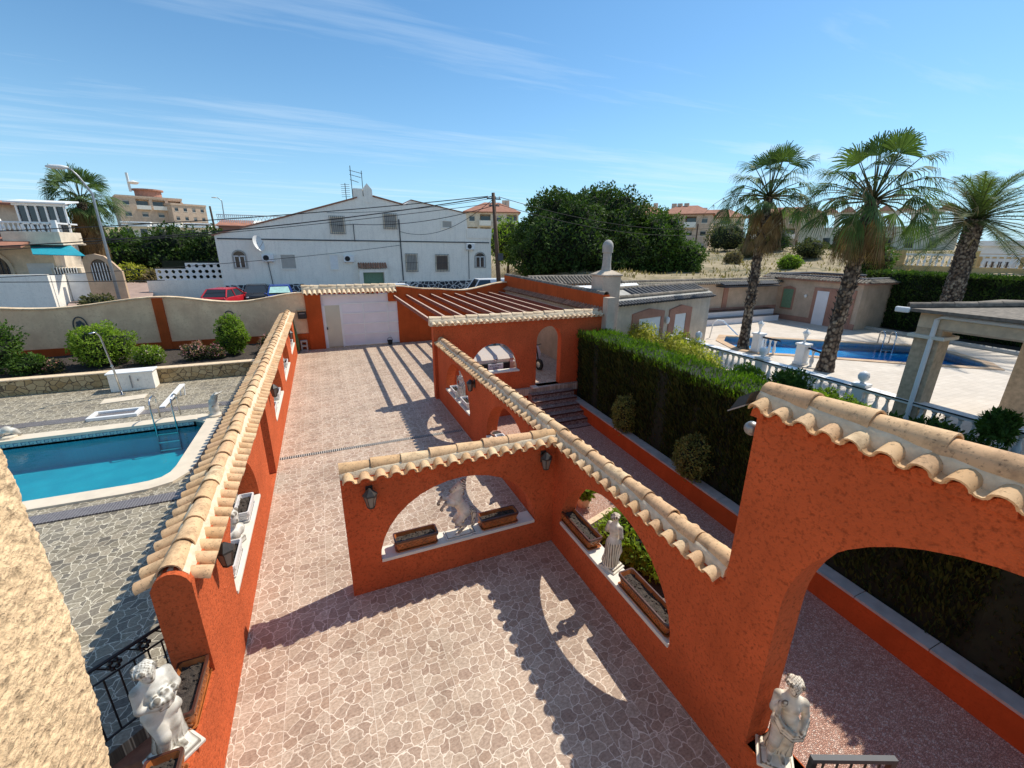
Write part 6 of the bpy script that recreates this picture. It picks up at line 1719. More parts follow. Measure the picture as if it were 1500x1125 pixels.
def window(a, b, z0, z1, kind, mat='shutter', arched=False):
    (x0, w0), (x1, w1) = H_(a, z0), H_(b, z1)
    m = MB()
    fr = .09
    if arched:
        P = arch_pts(x0, x1, w0, w1, spring=w1 - (x1 - x0) * .45)
        c = (x0 + x1) / 2; I = [(c + (u - c) * .82, w0 + .1 + (v - w0) * .86) for u, v in P]
        m.slab(P, [I], FX, YH - .07, YH - .003); f = m.build('window', M['concrete'], t)
        m = MB(); m.slab([(c + (u - c) * .8, w0 + .1 + (v - w0) * .85) for u, v in P], [], FX, YH - .025, YH - .004); m.build('pane', M['window_glass'], f)
        m = MB(); m.box(c - .04, c + .04, YH - .06, YH - .03, w0 + .1, w1 - .45); m.box(x0 + .1, x1 - .1, YH - .06, YH - .03, w1 - .52, w1 - .45); m.box(x0 + .13, x0 + .19, YH - .06, YH - .03, w0 + .1, w1 - .5); m.box(x1 - .19, x1 - .13, YH - .06, YH - .03, w0 + .1, w1 - .5); m.build('sash', M['white_paint'], f)
    else:
        m.slab([(x0, w0), (x1, w0), (x1, w1), (x0, w1)], [[(x0 + fr, w0 + fr), (x1 - fr, w0 + fr), (x1 - fr, w1 - fr), (x0 + fr, w1 - fr)]], FX, YH - .08, YH - .003); f = m.build('window', M['ivory_render' if kind != 'plain' else 'white_render'], t)
        m = MB(); m.box(x0 + fr, x1 - fr, YH - .03, YH - .004, w0 + fr, w1 - fr)
        for k in range(9):
            z = w0 + fr + (w1 - w0 - 2 * fr) * k / 9; m.box(x0 + fr, x1 - fr, YH - .042, YH - .03, z + .02, z + (w1 - w0) / 9 - .03)
        m.build('blind', M[mat], f)
        if kind == 'bars':
            m = MB()
            k = max(5, int((x1 - x0) / .13))
            for q in range(k + 1): m.box(x0 - .05 + (x1 - x0 + .1) * q / k - .012, x0 - .05 + (x1 - x0 + .1) * q / k + .012, YH - .20, YH - .176, w0 - .08, w1 + .08)
            for z in (w0 - .05, (w0 + w1) / 2, w1 + .05): m.box(x0 - .06, x1 + .06, YH - .21, YH - .17, z - .015, z + .015)
            m.build('grille', M['wall_metal'], f)
window(-4.9, -4.12, 3.5, 4.62, 'arch', arched=True); window(-2.3, -1.35, 3.42, 4.4, 'plain'); window(.6, 1.22, 3.35, 4.4, 'plain', 'white_paint'); window(5.65, 6.45, 3.25, 4.4, 'bars'); window(7.8, 8.75, 3.25, 4.35, 'bars', 'shutter_brown'); window(10.8, 11.7, 3.42, 4.6, 'arch', arched=True)
window(.92, 1.8, 5.72, 6.72, 'bars'); window(4.32, 5.2, 6.1, 7.0, 'bars'); window(8.35, 9.15, 6.2, 6.75, 'plain', 'shutter')
(x0, z0), (x1, z1) = H_(2.7, 2.3), H_(4.0, 3.2)
m = MB(); m.box(H_(2.45, 0)[0], H_(4.3, 0)[0], YH - .5, YH, z1, H_(0, 3.42)[1]); m.box(H_(2.4, 0)[0], H_(2.66, 0)[0], YH - .5, YH, .5, z1); m.box(H_(4.05, 0)[0], H_(4.3, 0)[0], YH - .5, YH, .5, z1); po = m.build('porch', M['white_render'], t)
m = MB(); m.box(x0, x1, YH - .12, YH - .02, .5, z1); m.build('door', M['green_shutter'], po)
m = MB()
for q in range(12): barrel(m, (H_(2.45, 0)[0] + q * .21, YH, H_(0, 3.8)[1]), (H_(2.45, 0)[0] + q * .21, YH - .65, H_(0, 3.45)[1]), .085, .095, seg=6)
m.build('porch_tiles', M['rust_tile'], po, smooth=40)
# things on the house wall
t = thing('satellite_dish', 'white satellite dish on the left part of the white house wall', 'satellite dish', (H_(-3.4, 0)[0], YH - .3, 5.0))
cx, cz = H_(-3.4, 5.0); m = MB()
ax_ = Vector((.82, -.5, .25)).normalized(); o1 = ax_.orthogonal().normalized(); o2 = ax_.cross(o1)
m.loft([[Vector((cx, YH - .45, cz)) + ax_ * (.16 * r * r) + (o1 * math.cos(k * PI / 10) + o2 * math.sin(k * PI / 10)) * r * .62 for k in range(20)] for r in (.05, .4, .7, 1.0)], caps=False); m.build('dish', M['dish_white'], t, smooth=True)
m = MB(); m.tube([(cx, YH - .45, cz), (cx, YH, cz - .1)], .04, 6); m.tube([Vector((cx, YH - .45, cz - .5)), Vector((cx, YH - .45, cz)) + ax_ * .6], .02, 5); m.build('arm', M['grey_metal'], t)
def aircon(label, x, z):
    a, b = H_(x, z); t = thing('air_conditioner', label, 'air conditioner', (a, YH - .2, b), 0, 'air conditioners on the white house'); local(t)
    m = MB(); m.bbox(-.43, .43, -.17, .17, 0, .58, .02); m.build('casing', M['white_paint'], t)
    m = MB(); m.tube([(-.12, -.172, .29), (-.12, -.185, .29)], [.22, .21], 16); m.build('fan_grille', M['rubber'], t)
    m = MB(); m.box(-.35, -.31, -.1, .2, -.06, 0); m.box(.31, .35, -.1, .2, -.06, 0); m.build('bracket', M['grey_metal'], t); return t
aircon('white air conditioner right of the satellite dish', -2.95, 3.93)
aircon('white air conditioner above the tiled porch', 1.85, 3.88)
aircon('white air conditioner under the terrace parapet at the right end of the house', 10.45, 4.75)
t = thing('roof_antenna', 'tall television antenna beside the chimney of the white house', 'antenna', (H_(2.5, 0)[0], YH + .6, 8.8))
x0, z0 = H_(2.52, 7.8); m = MB()
m.tube([(x0, YH + .6, z0), (x0, YH + .6, H_(0, 9.9)[1])], .03, 6); m.tube([(x0 + .9, YH + .6, z0 + 1.0), (x0 + .9, YH + .6, H_(0, 9.65)[1])], .03, 6); m.build('mast', M['wall_metal'], t)
m = MB()
for z, w in ((9.55, .8), (9.3, .7), (9.0, .5)):
    zz = H_(0, z)[1]; m.tube([(x0 - .1, YH + .6, zz + .1), (x0 + w * 1.2, YH + .6, zz - .1)], .02, 5)
    for q in range(6): m.tube([(x0 + w * q * .2, YH + .35, zz + .08 - q * .03), (x0 + w * q * .2, YH + .85, zz + .08 - q * .03)], .012, 4)
m.build('elements', M['wall_metal'], t)
t = thing('roof_antenna', 'bushy antenna with several arms left of the house chimney', 'antenna', (H_(2.05, 0)[0], YH + .4, 8.6)); x0, z0 = H_(2.1, 7.6); m = MB()
m.tube([(x0, YH + .4, z0), (x0, YH + .4, z0 + 1.6)], .03, 6)
for q in range(7): m.tube([(x0 - .35, YH + .4, z0 + .5 + q * .16), (x0 + .35, YH + .4, z0 + .55 + q * .16)], .018, 4)
m.build('mast', M['wall_metal'], t)
# breeze block fence at the left of the house
t = thing('block_fence', 'white garden wall with pierced ornamental blocks left of the white house', 'wall', (-9, 43, .5))
m = MB(); m.box(-12.6, -7.4, 42.9, 43.1, .3, 2.15); m.build('wall_body', M['white_render'], t)
m = MB()
for a, b, z0, z1 in ((-11.9, -7.4, 2.15, 3.0), (-9.9, -7.4, 3.0, 3.45)):
    nx = int((b - a) / .45); nz = int((z1 - z0) / .42)
    holes = []
    for i in range(nx):
        for j in range(nz):
            cx, cz = a + (i + .5) * (b - a) / nx, z0 + (j + .5) * (z1 - z0) / nz
            holes.append([(cx + .15 * math.cos(q * PI / 3), cz + .15 * math.sin(q * PI / 3)) for q in range(6)])
    m.slab([(a, z0), (b, z0), (b, z1), (a, z1)], holes, FX, 42.92, 43.08)
m.build('pierced_blocks', M['white_paint'], t)
m = MB(); m.box(-11.5, -7.4, 43.4, 43.5, .5, 3.6); m.build('backing', M['hedge_core'], t)

# --- cars on the street
car('red hatchback parked in the street below the white house, seen from behind', (-6.4, 37.2, .5), PI - .30, 'car_red', 3.9, 1.72, 1.46, 'cars in the street')
car('blue car with green sunshades behind its windscreen', (-3.0, 37.4, .5), .05, 'car_blue', 4.1, 1.75, 1.5, 'cars in the street', shade=True)
car('dark car parked between the red and the blue car', (-4.75, 39.2, .5), .1, 'car_dark', 4.0, 1.72, 1.42, 'cars in the street')
car('white car half hidden behind the tiled gateway roof', (6.0, 36.5, .5), PI / 2, 'car_white', 4.2, 1.75, 1.52, 'cars in the street')
v = car('white delivery van with red lettering beside the power pole', (13.1, 35.4, .5), -PI / 2, 'car_white', 4.6, 1.85, 1.86, 'cars in the street', 'delivery_van', van=True)
V, F = text_mesh('Terma', .42); m = MB()
m.add([(.935 + z, .95 + x, y + 1.02) for x, y, z in V], F); m.add([(.935, 1.72, .82), (.935, 2.05, .82), (.935, 1.88, 1.02)], [(0, 1, 2)]); m.build('lettering', M['red_letter'], v)

# --- poles, lamps and cables
t = thing('power_pole', 'brown wooden power pole with insulators in front of the big tree', 'power pole', (12.4, 31, .5))
m = MB(); m.tube([(12.55, 31, .3), (12.25, 31, 4.5), (11.95, 31, 8.65)], [.19, .16, .12], 10); m.build('shaft', M['wood_pole'], t, smooth=True)
m = MB(); m.box(11.45, 12.5, 30.9, 30.98, 8.2, 8.28); m.box(11.6, 12.4, 30.9, 30.98, 7.75, 7.83); m.box(12.25, 12.65, 30.75, 30.95, 4.0, 4.5); m.build('crossarm', M['wall_metal'], t)
m = MB()
for x, z in ((11.5, 8.3), (11.8, 8.3), (12.1, 8.3), (12.4, 8.3), (11.7, 7.85), (12.3, 7.85)): m.ell((x, 30.92, z + .05), (.05, .05, .08), 8, 6)
m.build('insulators', M['concrete'], t)
def street_lamp(label, base, top, arm, r=.09):
    t = thing('street_lamp', label, 'street lamp', base, 0)
    b, tp = Vector(base), Vector(top); a = Vector(arm)
    m = MB(); pts = [b, b.lerp(tp, .5), tp] + [tp + Vector((a.x * s, a.y * s, a.z * math.sin(s * PI / 2))) for s in (.25, .5, .75, 1)]
    m.tube(pts, [r, r * .8, r * .6, r * .5, r * .5, r * .45, r * .45], 8); m.build('pole', M['grey_metal'], t, smooth=True)
    e = pts[-1]; d = Vector((a.x, a.y, 0)).normalized(); m = MB()
    m.tube([e - d * .1, e + d * .15, e + d * .55, e + d * .75], [.05, .11, .10, .04], 10); m.build('lamp_head', M['dish_white'], t, smooth=True)
street_lamp('tall curved grey street lamp by the left villa', (-10.2, 30, .5), (-10.15, 30, 7.3), (-.75, 0, 1.15))
street_lamp('distant street lamp left of the white house roof', (-14.6, 94, 5), (-14.4, 94, 12.0), (-.7, 0, .5), .12)
t = thing('power_pole', 'thin dark leaning pole left of the white house roof', 'power pole', (-12.9, 75, 2)); m = MB(); m.tube([(-12.8, 75, 1), (-13.2, 76, 9.9)], [.16, .12], 8); m.build('shaft', M['wood_pole'], t)
t = thing('power_pole', 'thin pole before the apartment block right of the big tree', 'power pole', (65.4, 63.8, 3)); m = MB(); m.tube([(65.4, 63.8, 2.5), (65.8, 64.2, 9.4)], [.16, .12], 8); m.build('shaft', M['wood_pole'], t)
CG = 'overhead cables'
def cable(label, a, b, sag, r=.018):
    a, b = Vector(a), Vector(b); m = MB()
    m.tube([a.lerp(b, s / 16) - Vector((0, 0, sag * 4 * (s / 16) * (1 - s / 16))) for s in range(17)], r, 5)
    tag(m.build('overhead_cable', M['rubber'], None), label, 'cable', CG)
hx_, hz_ = H_(-5.3, 0)[0], 0
top = lambda i: (11.5 + i * .3, 30.92, 8.38)
cable('upper dark cable crossing the white house wall to its left corner', top(0), (-30, 41.8, 5.0), .5, .03)
cable('thick dark cable sagging across the house wall', top(1), (-30, 41.0, 4.2), .9, .035)
cable('third cable across the house wall, below the thick one', (11.7, 30.92, 7.9), (-30, 40, 3.6), .5, .02)
cable('cable from the pole to the bracket above the tiled porch', (12.3, 30.92, 7.9), (H_(2.33, 0)[0], YH - .1, H_(0, 6.3)[1]), .5, .025)
cable('slack cable from the pole to the corner pipe of the white house', top(2), (H_(5.4, 0)[0], YH - .1, H_(0, 5.9)[1]), 1.1, .02)
cable('cable from the bracket above the porch to the left', (H_(2.33, 0)[0], YH - .1, H_(0, 6.3)[1]), (-30, 44, 5.6), .9, .02)
cable('low cable falling to the left end of the street', (H_(5.3, 0)[0], YH - .1, H_(0, 5.0)[1]), (-24, 31, 2.9), .5, .02)
cable('topmost thin cable to the gable of the white house', top(3), (H_(.8, 0)[0], YH - .1, H_(0, 6.95)[1]), .3, .018)
cable('upper cable running right before the big tree', top(3), (40, 36, 7.2), .9, .02)
cable('lower cable running right before the big tree', (12.3, 30.92, 7.9), (40, 36.5, 6.6), .9, .02)
cable('lowest cable at the left before the villa', (-8, 30, 3.0), (-22, 27, 3.5), .1, .02)

# --- villa on the left
t = thing('villa', 'cream two-storey villa with arches, balcony and a blue awning at the left edge', 'house', (-19, 42, .5))
m = MB(); m.box(-30, -17.3, 42, 46, .3, 5.0); m.box(-30, -17.9, 43.8, 46.5, 5.0, 7.5); m.box(-17.3, -15.7, 41.2, 43, .3, 3.2); m.build('wall', M['ivory_render'], t)
m = MB(); m.hexa([(-30, 39.2, 4.55), (-17.6, 39.2, 4.55), (-17.6, 44.2, 5.7), (-30, 44.2, 5.7), (-30, 39.2, 4.7), (-17.6, 39.2, 4.7), (-17.6, 44.2, 5.85), (-30, 44.2, 5.85)]); m.hexa([(-30, 43.2, 7.35), (-17.4, 43.2, 7.35), (-17.4, 46.8, 7.7), (-30, 46.8, 7.7), (-30, 43.2, 7.5), (-17.4, 43.2, 7.5), (-17.4, 46.8, 7.85), (-30, 46.8, 7.85)]); m.build('roof', M['red_roof'], t)
m = MB(); m.box(-18.9, -16.0, 40.4, 43.5, 4.85, 5.6); m.box(-19.0, -15.9, 40.3, 43.6, 4.75, 4.86); m.build('balcony', M['ivory_render'], t)
m = MB(); m.box(-18.9, -16.05, 40.45, 40.65, 6.12, 6.22); m.box(-16.25, -16.05, 40.45, 43.5, 6.12, 6.22)
for i in range(11): m.lathe([(r * .9, z * .85) for r, z in prof], (-18.7 + i * .24, 40.55, 5.6), 8)
for x in (-18.9, -16.15): m.box(x - .12, x + .12, 40.43, 40.67, 5.6, 6.35)
m.build('balcony_railing', M['white_paint'], t)
m = MB()
for i in range(6): m.box(-18.6 + i * .5, -18.5 + i * .5, 42.2, 42.3, 5.6, 7.35)
m.box(-18.7, -15.9, 42.1, 42.4, 7.3, 7.45); m.box(-18.6, -16.0, 42.2, 42.3, 6.1, 6.18); m.hexa([(-19, 41.9, 7.45), (-15.8, 41.9, 7.45), (-15.8, 44, 7.7), (-19, 44, 7.7), (-19, 41.9, 7.55), (-15.8, 41.9, 7.55), (-15.8, 44, 7.8), (-19, 44, 7.8)]); wd = m.build('glazed_veranda', M['white_paint'], t)
m = MB(); m.box(-18.55, -16.05, 42.32, 42.36, 5.6, 7.3); m.build('pane', M['window_glass'], wd)
m = MB(); m.hexa([(-17.0, 38.9, 4.15), (-14.4, 38.9, 4.05), (-15.9, 41.2, 4.72), (-18.0, 41.2, 4.78), (-17.0, 38.9, 4.19), (-14.4, 38.9, 4.09), (-15.9, 41.2, 4.76), (-18.0, 41.2, 4.82)]); m.build('awning', M['awning_blue'], t)
for i, (x, w) in enumerate(((-20.6, 1.8), (-23.4, 1.8))):
    m = MB(); m.slab(arch_pts(x - w / 2 - .18, x + w / 2 + .18, 1.5, 4.35, spring=3.2), [arch_pts(x - w / 2, x + w / 2, 1.52, 4.1, spring=3.2)], FX, 41.82, 42.0); f = m.build('arch', M['ivory_render'], t)
    m = MB(); m.slab(arch_pts(x - w / 2, x + w / 2, 1.52, 4.1, spring=3.2), [], FX, 41.93, 41.99); m.build('pane', M['window_glass'], f)
    m = MB()
    for q in range(8): m.tube([(x - w / 2 + w * q / 7, 41.7, 1.6), (x - w / 2 + w * q / 7, 41.7, 3.3 + .7 * math.sin(PI * q / 7))], .03, 5)
    m.build('grille', M['wall_metal'], f)
m = MB(); m.box(-18.8, -17.4, 41.9, 42.05, 1.6, 3.5); f = m.build('garage_door', M['dish_white'], t)
m = MB(); m.box(-17.1, -15.9, 41.12, 41.2, 2.1, 3.2); f = m.build('window', M['window_glass'], t); m = MB()
for q in range(9): m.box(-17.1 + q * .15, -17.06 + q * .15, 41.0, 41.05, 2.0, 3.25)
m.build('grille', M['white_paint'], f)
t = thing('front_wall', 'white rendered front garden wall of the left villa', 'wall', (-19, 38, .5))
m = MB(); m.box(-32, -16.2, 37.9, 38.15, .3, 2.95); m.box(-16.4, -16.15, 38.15, 41.1, .3, 2.85); m.build('wall_body', M['white_render'], t)
m = MB(); m.box(-16.1, -14.95, 40.0, 40.3, .3, 2.9); m.build('meter_pier', M['white_paint'], t)
t = thing('arch_gateway', 'cream garden wall with a round arched opening right of the villa', 'gateway', (-13.4, 40, .5))
m = MB(); m.slab([(-14.9, .4), (-12.9, .4), (-12.9, 3.0), (-13.3, 3.6), (-13.7, 4.05), (-14.2, 4.2), (-14.7, 4.1), (-14.9, 3.8)], [arch_pts(-14.6, -13.55, 2.4, 3.85, spring=3.1)], FX, 39.6, 39.9); m.build('wall_body', M['sand_render'], t)
m = MB(); m.slab(arch_pts(-14.6, -13.55, 2.4, 3.85, spring=3.1), [], FX, 39.75, 39.78); w = m.build('window', M['window_glass'], t)
m = MB()
for q in range(7): m.box(-14.55 + q * .16, -14.51 + q * .16, 39.66, 39.70, 2.4, 3.6)
m.build('grille', M['white_paint'], w)
bush('street_plant', 'small plant with stone pots before the white villa wall', 'plant', (-13.6, 36.8, .5), (1.0, .6, .6), 'leaf_olive', 500, .2, 210, blobs=7)

# --- apartment blocks: walls, red roofs, windows as parts
def block(name, label, c, rz, L, Dp, z0, z1, wall='sand_render', roof='hip', floors=3, cols=6, balcony=0.35, seed=1, group=None, oval=False, roofmat='red_roof'):
    t = thing(name, label, 'apartment block', (c[0], c[1], z0), rz, group); local(t)
    Hh = z1 - z0; fh = Hh / floors; rr = random.Random(seed)
    holes = []; wins = []; bals = []
    for f in range(floors):
        for k in range(cols):
            cx = -L / 2 + (k + .5) * L / cols; zb = f * fh
            if rr.random() < balcony: bals.append((cx, zb)); holes.append((cx, zb + .15, min(3.2, L / cols * .8), fh - .5))
            else: wins.append((cx, zb + fh * .35, min(1.4, L / cols * .4), fh * .42))
    m = MB()
    m.slab([(-L / 2, 0), (L / 2, 0), (L / 2, Hh), (-L / 2, Hh)], [[(x - w / 2, z), (x + w / 2, z), (x + w / 2, z + h), (x - w / 2, z + h)] for x, z, w, h in holes + wins], lambda u, v, q: (u, q, v), -Dp / 2, -Dp / 2 + .3)
    m.box(-L / 2, L / 2, -Dp / 2 + 1.6, Dp / 2, -2, Hh - .01); m.box(-L / 2, -L / 2 + .3, -Dp / 2 + .3, -Dp / 2 + 1.6, -2, Hh - .02); m.box(L / 2 - .3, L / 2, -Dp / 2 + .3, -Dp / 2 + 1.6, -2, Hh - .02)
    for f in range(1, floors): m.box(-L / 2 + .3, L / 2 - .3, -Dp / 2 + .3, -Dp / 2 + 1.6, f * fh - .12, f * fh + .1)
    m.box(-L / 2, L / 2, -Dp / 2, -Dp / 2 + .3, -2, .0)
    m.build('wall', M[wall], t)
    for x, z, w, h in wins:
        m = MB(); m.box(x - w / 2, x + w / 2, -Dp / 2 + .18, -Dp / 2 + .22, z, z + h); f_ = m.build('window', M['window_glass'], t)
        m = MB(); m.box(x - w / 2, x + w / 2, -Dp / 2 + .12, -Dp / 2 + .18, z + h * rr.uniform(.3, .8), z + h); m.build('blind', M['shutter'], f_); m = MB(); m.box(x - w / 2 - .08, x + w / 2 + .08, -Dp / 2 - .05, -Dp / 2 + .1, z - .1, z); m.build('sill', M['white_render'], f_)
    for x, z in bals:
        w = min(3.2, L / cols * .8); m = MB(); m.box(x - w / 2 - .1, x + w / 2 + .1, -Dp / 2 - .9, -Dp / 2, z - .05, z + .12); m.box(x - w / 2 - .1, x + w / 2 + .1, -Dp / 2 - .9, -Dp / 2 - .8, z + .1, z + 1.05); b = m.build('balcony', M['white_render'], t)
        m = MB(); m.box(x - w / 2 + .2, x + w / 2 - .2, -Dp / 2 + 1.52, -Dp / 2 + 1.58, z + .1, z + fh * .75); m.build('glass_door', M['window_glass'], b)
    m = MB(); o = .5
    if roof == 'hip':
        m.loft([[(-L / 2 - o, -Dp / 2 - o, Hh), (L / 2 + o, -Dp / 2 - o, Hh), (L / 2 + o, Dp / 2 + o, Hh), (-L / 2 - o, Dp / 2 + o, Hh)], [(-L / 2 - o, -Dp / 2 - o, Hh + .2), (L / 2 + o, -Dp / 2 - o, Hh + .2), (L / 2 + o, Dp / 2 + o, Hh + .2), (-L / 2 - o, Dp / 2 + o, Hh + .2)], [(-L / 2 + Dp * .35, -.3, Hh + Dp * .22), (L / 2 - Dp * .35, -.3, Hh + Dp * .22), (L / 2 - Dp * .35, .3, Hh + Dp * .22), (-L / 2 + Dp * .35, .3, Hh + Dp * .22)]]); r_ = m.build('roof', M[roofmat], t)
    else:
        m.box(-L / 2 - .15, L / 2 + .15, -Dp / 2 - .15, Dp / 2 + .15, Hh, Hh + .5); r_ = m.build('roof', M[wall], t)
    m = MB()
    for k in range(3 if roof == 'hip' else 1):
        x = rr.uniform(-L / 3, L / 3); m.box(x - .5, x + .5, -.6, .4, Hh, Hh + (Dp * .22 + .5 if roof == 'hip' else 1.1))
    m.build('chimney', M[wall], r_)
    return t
G = 'distant apartment blocks'
def face(c): return math.atan2(c[1], c[0]) - PI / 2
for i, (nm, lab, c, L, Dp, z0, z1, wl2, rf, fl, co, ba, dr) in enumerate([
    ('apartment_block', 'large ochre apartment block on the hill behind the skirted palm', (-46, 173, 0), 15.0, 14, 8, 17.2, 'peach_render', 'flat', 3, 4, .4, .12),
    ('apartment_block', 'lower stepped wing of the ochre apartment block on the hill', (-37.0, 171, 0), 9.0, 10, 8, 15.6, 'peach_render', 'flat', 3, 4, .05, .35),
    ('apartment_block', 'red roofed apartment block between the power pole and the big tree', (39, 102, 0), 12, 12, 4, 12.2, 'ivory_render', 'hip', 3, 4, .5, 0),
    ('apartment_block', 'red hipped roof showing above the right part of the big tree', (79, 97, 0), 12, 12, 5, 13.0, 'ivory_render', 'hip', 3, 4, .3, .1),
    ('apartment_block', 'cream apartment block with small windows right of the big tree', (76.8, 78.5, 0), 11, 10, 4.2, 11.9, 'peach_render', 'hip', 3, 4, .15, -.1),
    ('apartment_block', 'pinkish apartment block with deep balconies left of the first fan palm', (93, 86, 0), 14, 10, 4.5, 12.2, 'ivory_render', 'hip', 3, 5, .8, .0),
    ('apartment_block', 'rosy apartment block seen through the crown of the left fan palm', (110, 79, 0), 16, 10, 5, 13.0, 'salmon_render', 'hip', 3, 6, .4, .05)]):
    block(nm, lab, c, face(c) + dr, L, Dp, z0, z1, wl2, rf, fl, co, ba, 300 + i, G)
t = thing('rooftop_penthouse', 'round pink rooftop storey with a mast on the hill apartment block', 'rooftop', (-47, 170, 17.2))
m = MB(); m.lathe([(3.2, 17.7), (3.2, 19.6), (3.8, 19.6), (3.8, 20.0), (.1, 20.2)], (-45, 172, 0), 20); m.build('wall', M['rose_render'], t); m = MB(); m.box(-48.3, -47.8, 168, 168.5, 19, 24); m.lathe([(.8, 21), (1.4, 21.5), (.1, 22)], (-46.8, 168, 0), 10); m.build('mast', M['dish_white'], t)
# row of low white houses beyond the shrubs
for i in range(4):
    x = -34 + i * 5.4
    t = thing('terraced_house', ['white low house at the left end of the distant terrace', 'second white low house of the distant terrace from the left', 'white low house right of the middle of the distant terrace', 'white low house of the distant terrace by the leaning pole'][i], 'house', (x, 122, 6.0), -.15, 'distant white terraced houses'); local(t)
    m = MB(); m.box(-2.6, 2.6, -3, 5, -2, 2.6 + .3 * (i % 2)); m.build('wall', M['white_render'], t)
    m = MB(); m.box(-2.7, 2.7, -4.6, -3, 2.1, 2.3); m.build('awning', M['white_paint'], t)
    for x2 in (-1.4, 1.2):
        m = MB(); m.box(x2 - .6, x2 + .6, -3.06, -3.0, .4, 1.7); m.build('window', M['window_glass'], t)
    m = MB(); m.box(-2.7, 2.7, -3.1, 5.1, 2.9, 3.1); m.build('roof', M['ivory_render' if i % 2 else 'white_paint'], t)
for i, (x, w, lab) in enumerate([(-8.6, 3.4, 'low brown roofed house with a lattice terrace behind the white house'), (-3.5, 6.5, 'pale flat roofed house just behind the ridge of the white house')]):
    t = thing('roof_house', lab, 'house', (x, 64, 2)); m = MB(); m.box(x - w / 2, x + w / 2, 62, 70, .5, 7.0); m.build('wall', M['ivory_render' if i else 'rose_render'], t)
    m = MB(); m.loft([[(x - w / 2 - .3, 61.7, 6.9), (x + w / 2 + .3, 61.7, 6.9), (x + w / 2 + .3, 70.3, 6.9), (x - w / 2 - .3, 70.3, 6.9)], [(x - w / 2, 64.5, 7.7), (x + w / 2, 64.5, 7.7), (x + w / 2, 68, 7.7), (x - w / 2, 68, 7.7)]]); m.build('roof', M['red_roof' if not i else 'white_render'], t)
    m = MB()
    for q in range(18): m.tube([(x - w / 2 + q * w / 17, 62, 7.3), (x - w / 2 + (q + 1.2) * w / 17, 62, 8.1)], .03, 4); m.tube([(x - w / 2 + q * w / 17, 62, 8.1), (x - w / 2 + (q + 1.2) * w / 17, 62, 7.3)], .03, 4)
    m.box(x - w / 2, x + w / 2 + .2, 61.96, 62.04, 8.1, 8.2); m.build('lattice', M['white_paint'], t)
# white building with arches behind the right palm
t = thing('arched_building', 'pinkish building with a row of open arches along its roof behind the right fan palm', 'building', (102, 54, 4), face((102, 54)) - .05); local(t)
m = MB(); m.slab([(-12, -1), (12, -1), (12, 8.2), (-12, 8.2)], [arch_pts(-11.2 + i * 2.85, -9.2 + i * 2.85, 5.4, 7.8, spring=6.8) for i in range(8)], lambda u, v, q: (u, q, v), -4, -3.6); m.box(-12, 12, -3.6, 5, -1, 5.0); m.build('wall', M['ivory_render'], t)
m = MB()
for i in range(8):
    x = -10.2 + i * 2.85; m.loft([[(x - 1.3, -4.3, 8.2), (x + 1.3, -4.3, 8.2), (x + 1.3, -2, 8.2), (x - 1.3, -2, 8.2)], [(x - .3, -3.4, 9.2), (x + .3, -3.4, 9.2), (x + .3, -2.9, 9.2), (x - .3, -2.9, 9.2)]])
m.build('roof', M['red_roof'], t)
for i in range(7):
    m = MB(); x = -10.2 + i * 3.2; m.box(x - .6, x + .6, -4.06, -4.0, 1.6, 3.4); m.build('window', M['window_glass'], t)
# garden wall and yellow house at the right
t = thing('field_wall', 'long beige wall at the far side of the dry field', 'wall', (71, 48.5, 2)); m = MB(); m.hexa([(58, 55.5, 1), (86, 41.5, 1), (86.2, 41.8, 1), (58.2, 55.8, 1), (58, 55.5, 4.4), (86, 41.5, 4.6), (86.2, 41.8, 4.6), (58.2, 55.8, 4.4)]); m.build('wall_body', M['beige_render'], t)
t = thing('yellow_house', 'yellow house with white trimmed window behind the right hedge', 'house', (63, 20, 2), face((63, 20.5)) - .12); local(t)
m = MB(); m.box(-4.2, 6, 0, 8, -1, 3.6); m.build('wall', M['yellow_render'], t)
m = MB(); m.box(-4.5, 6.3, -.4, 8.3, 3.6, 4.1); m.box(-4.2, 6, -.06, 0, 2.85, 3.6); m.build('cornice', M['white_paint'], t)
m = MB(); m.box(-2.6, -.2, -.08, 0, .7, 2.4); f = m.build('window', M['white_paint'], t); m = MB(); m.box(-2.3, -.5, -.1, -.08, .9, 2.1); m.build('pane', M['window_glass'], f)
m = MB()
for q in range(10): m.box(-2.3 + q * .2, -2.27 + q * .2, -.16, -.13, .9, 2.1)
m.build('grille', M['white_paint'], f)
t = thing('terrace_balustrade', 'ochre terrace wall with white balusters above the tall dark hedge', 'balustrade', (58, 22, 2), face((58, 22)) - .1); local(t)
m = MB(); m.box(-8, 9, 0, .4, -1.5, 1.6)
for x in (-5.2, 0.2, 5.0): m.box(x - .5, x + .5, -.05, .45, 1.6, 3.1)
m.build('wall', M['yellow_render'], t)
m = MB(); m.box(-8, 9, .05, .35, 2.6, 2.8); m.build('rail', M['white_paint'], t)
b0 = None
for q in range(36):
    x = -7.7 + q * .46
    if min(abs(x - k) for k in (-5.2, .2, 5.0)) < .6: continue
    if b0 is None:
        m = MB(); m.lathe([(r * 1.4, z * 1.5) for r, z in prof], (x, .2, 1.6), 8); b0 = m.build('baluster', M['white_paint'], t, smooth=40); xb = x
    else:
        c_ = b0.copy(); COL.objects.link(c_); c_.parent = t; c_.location = (x - xb, 0, 0)

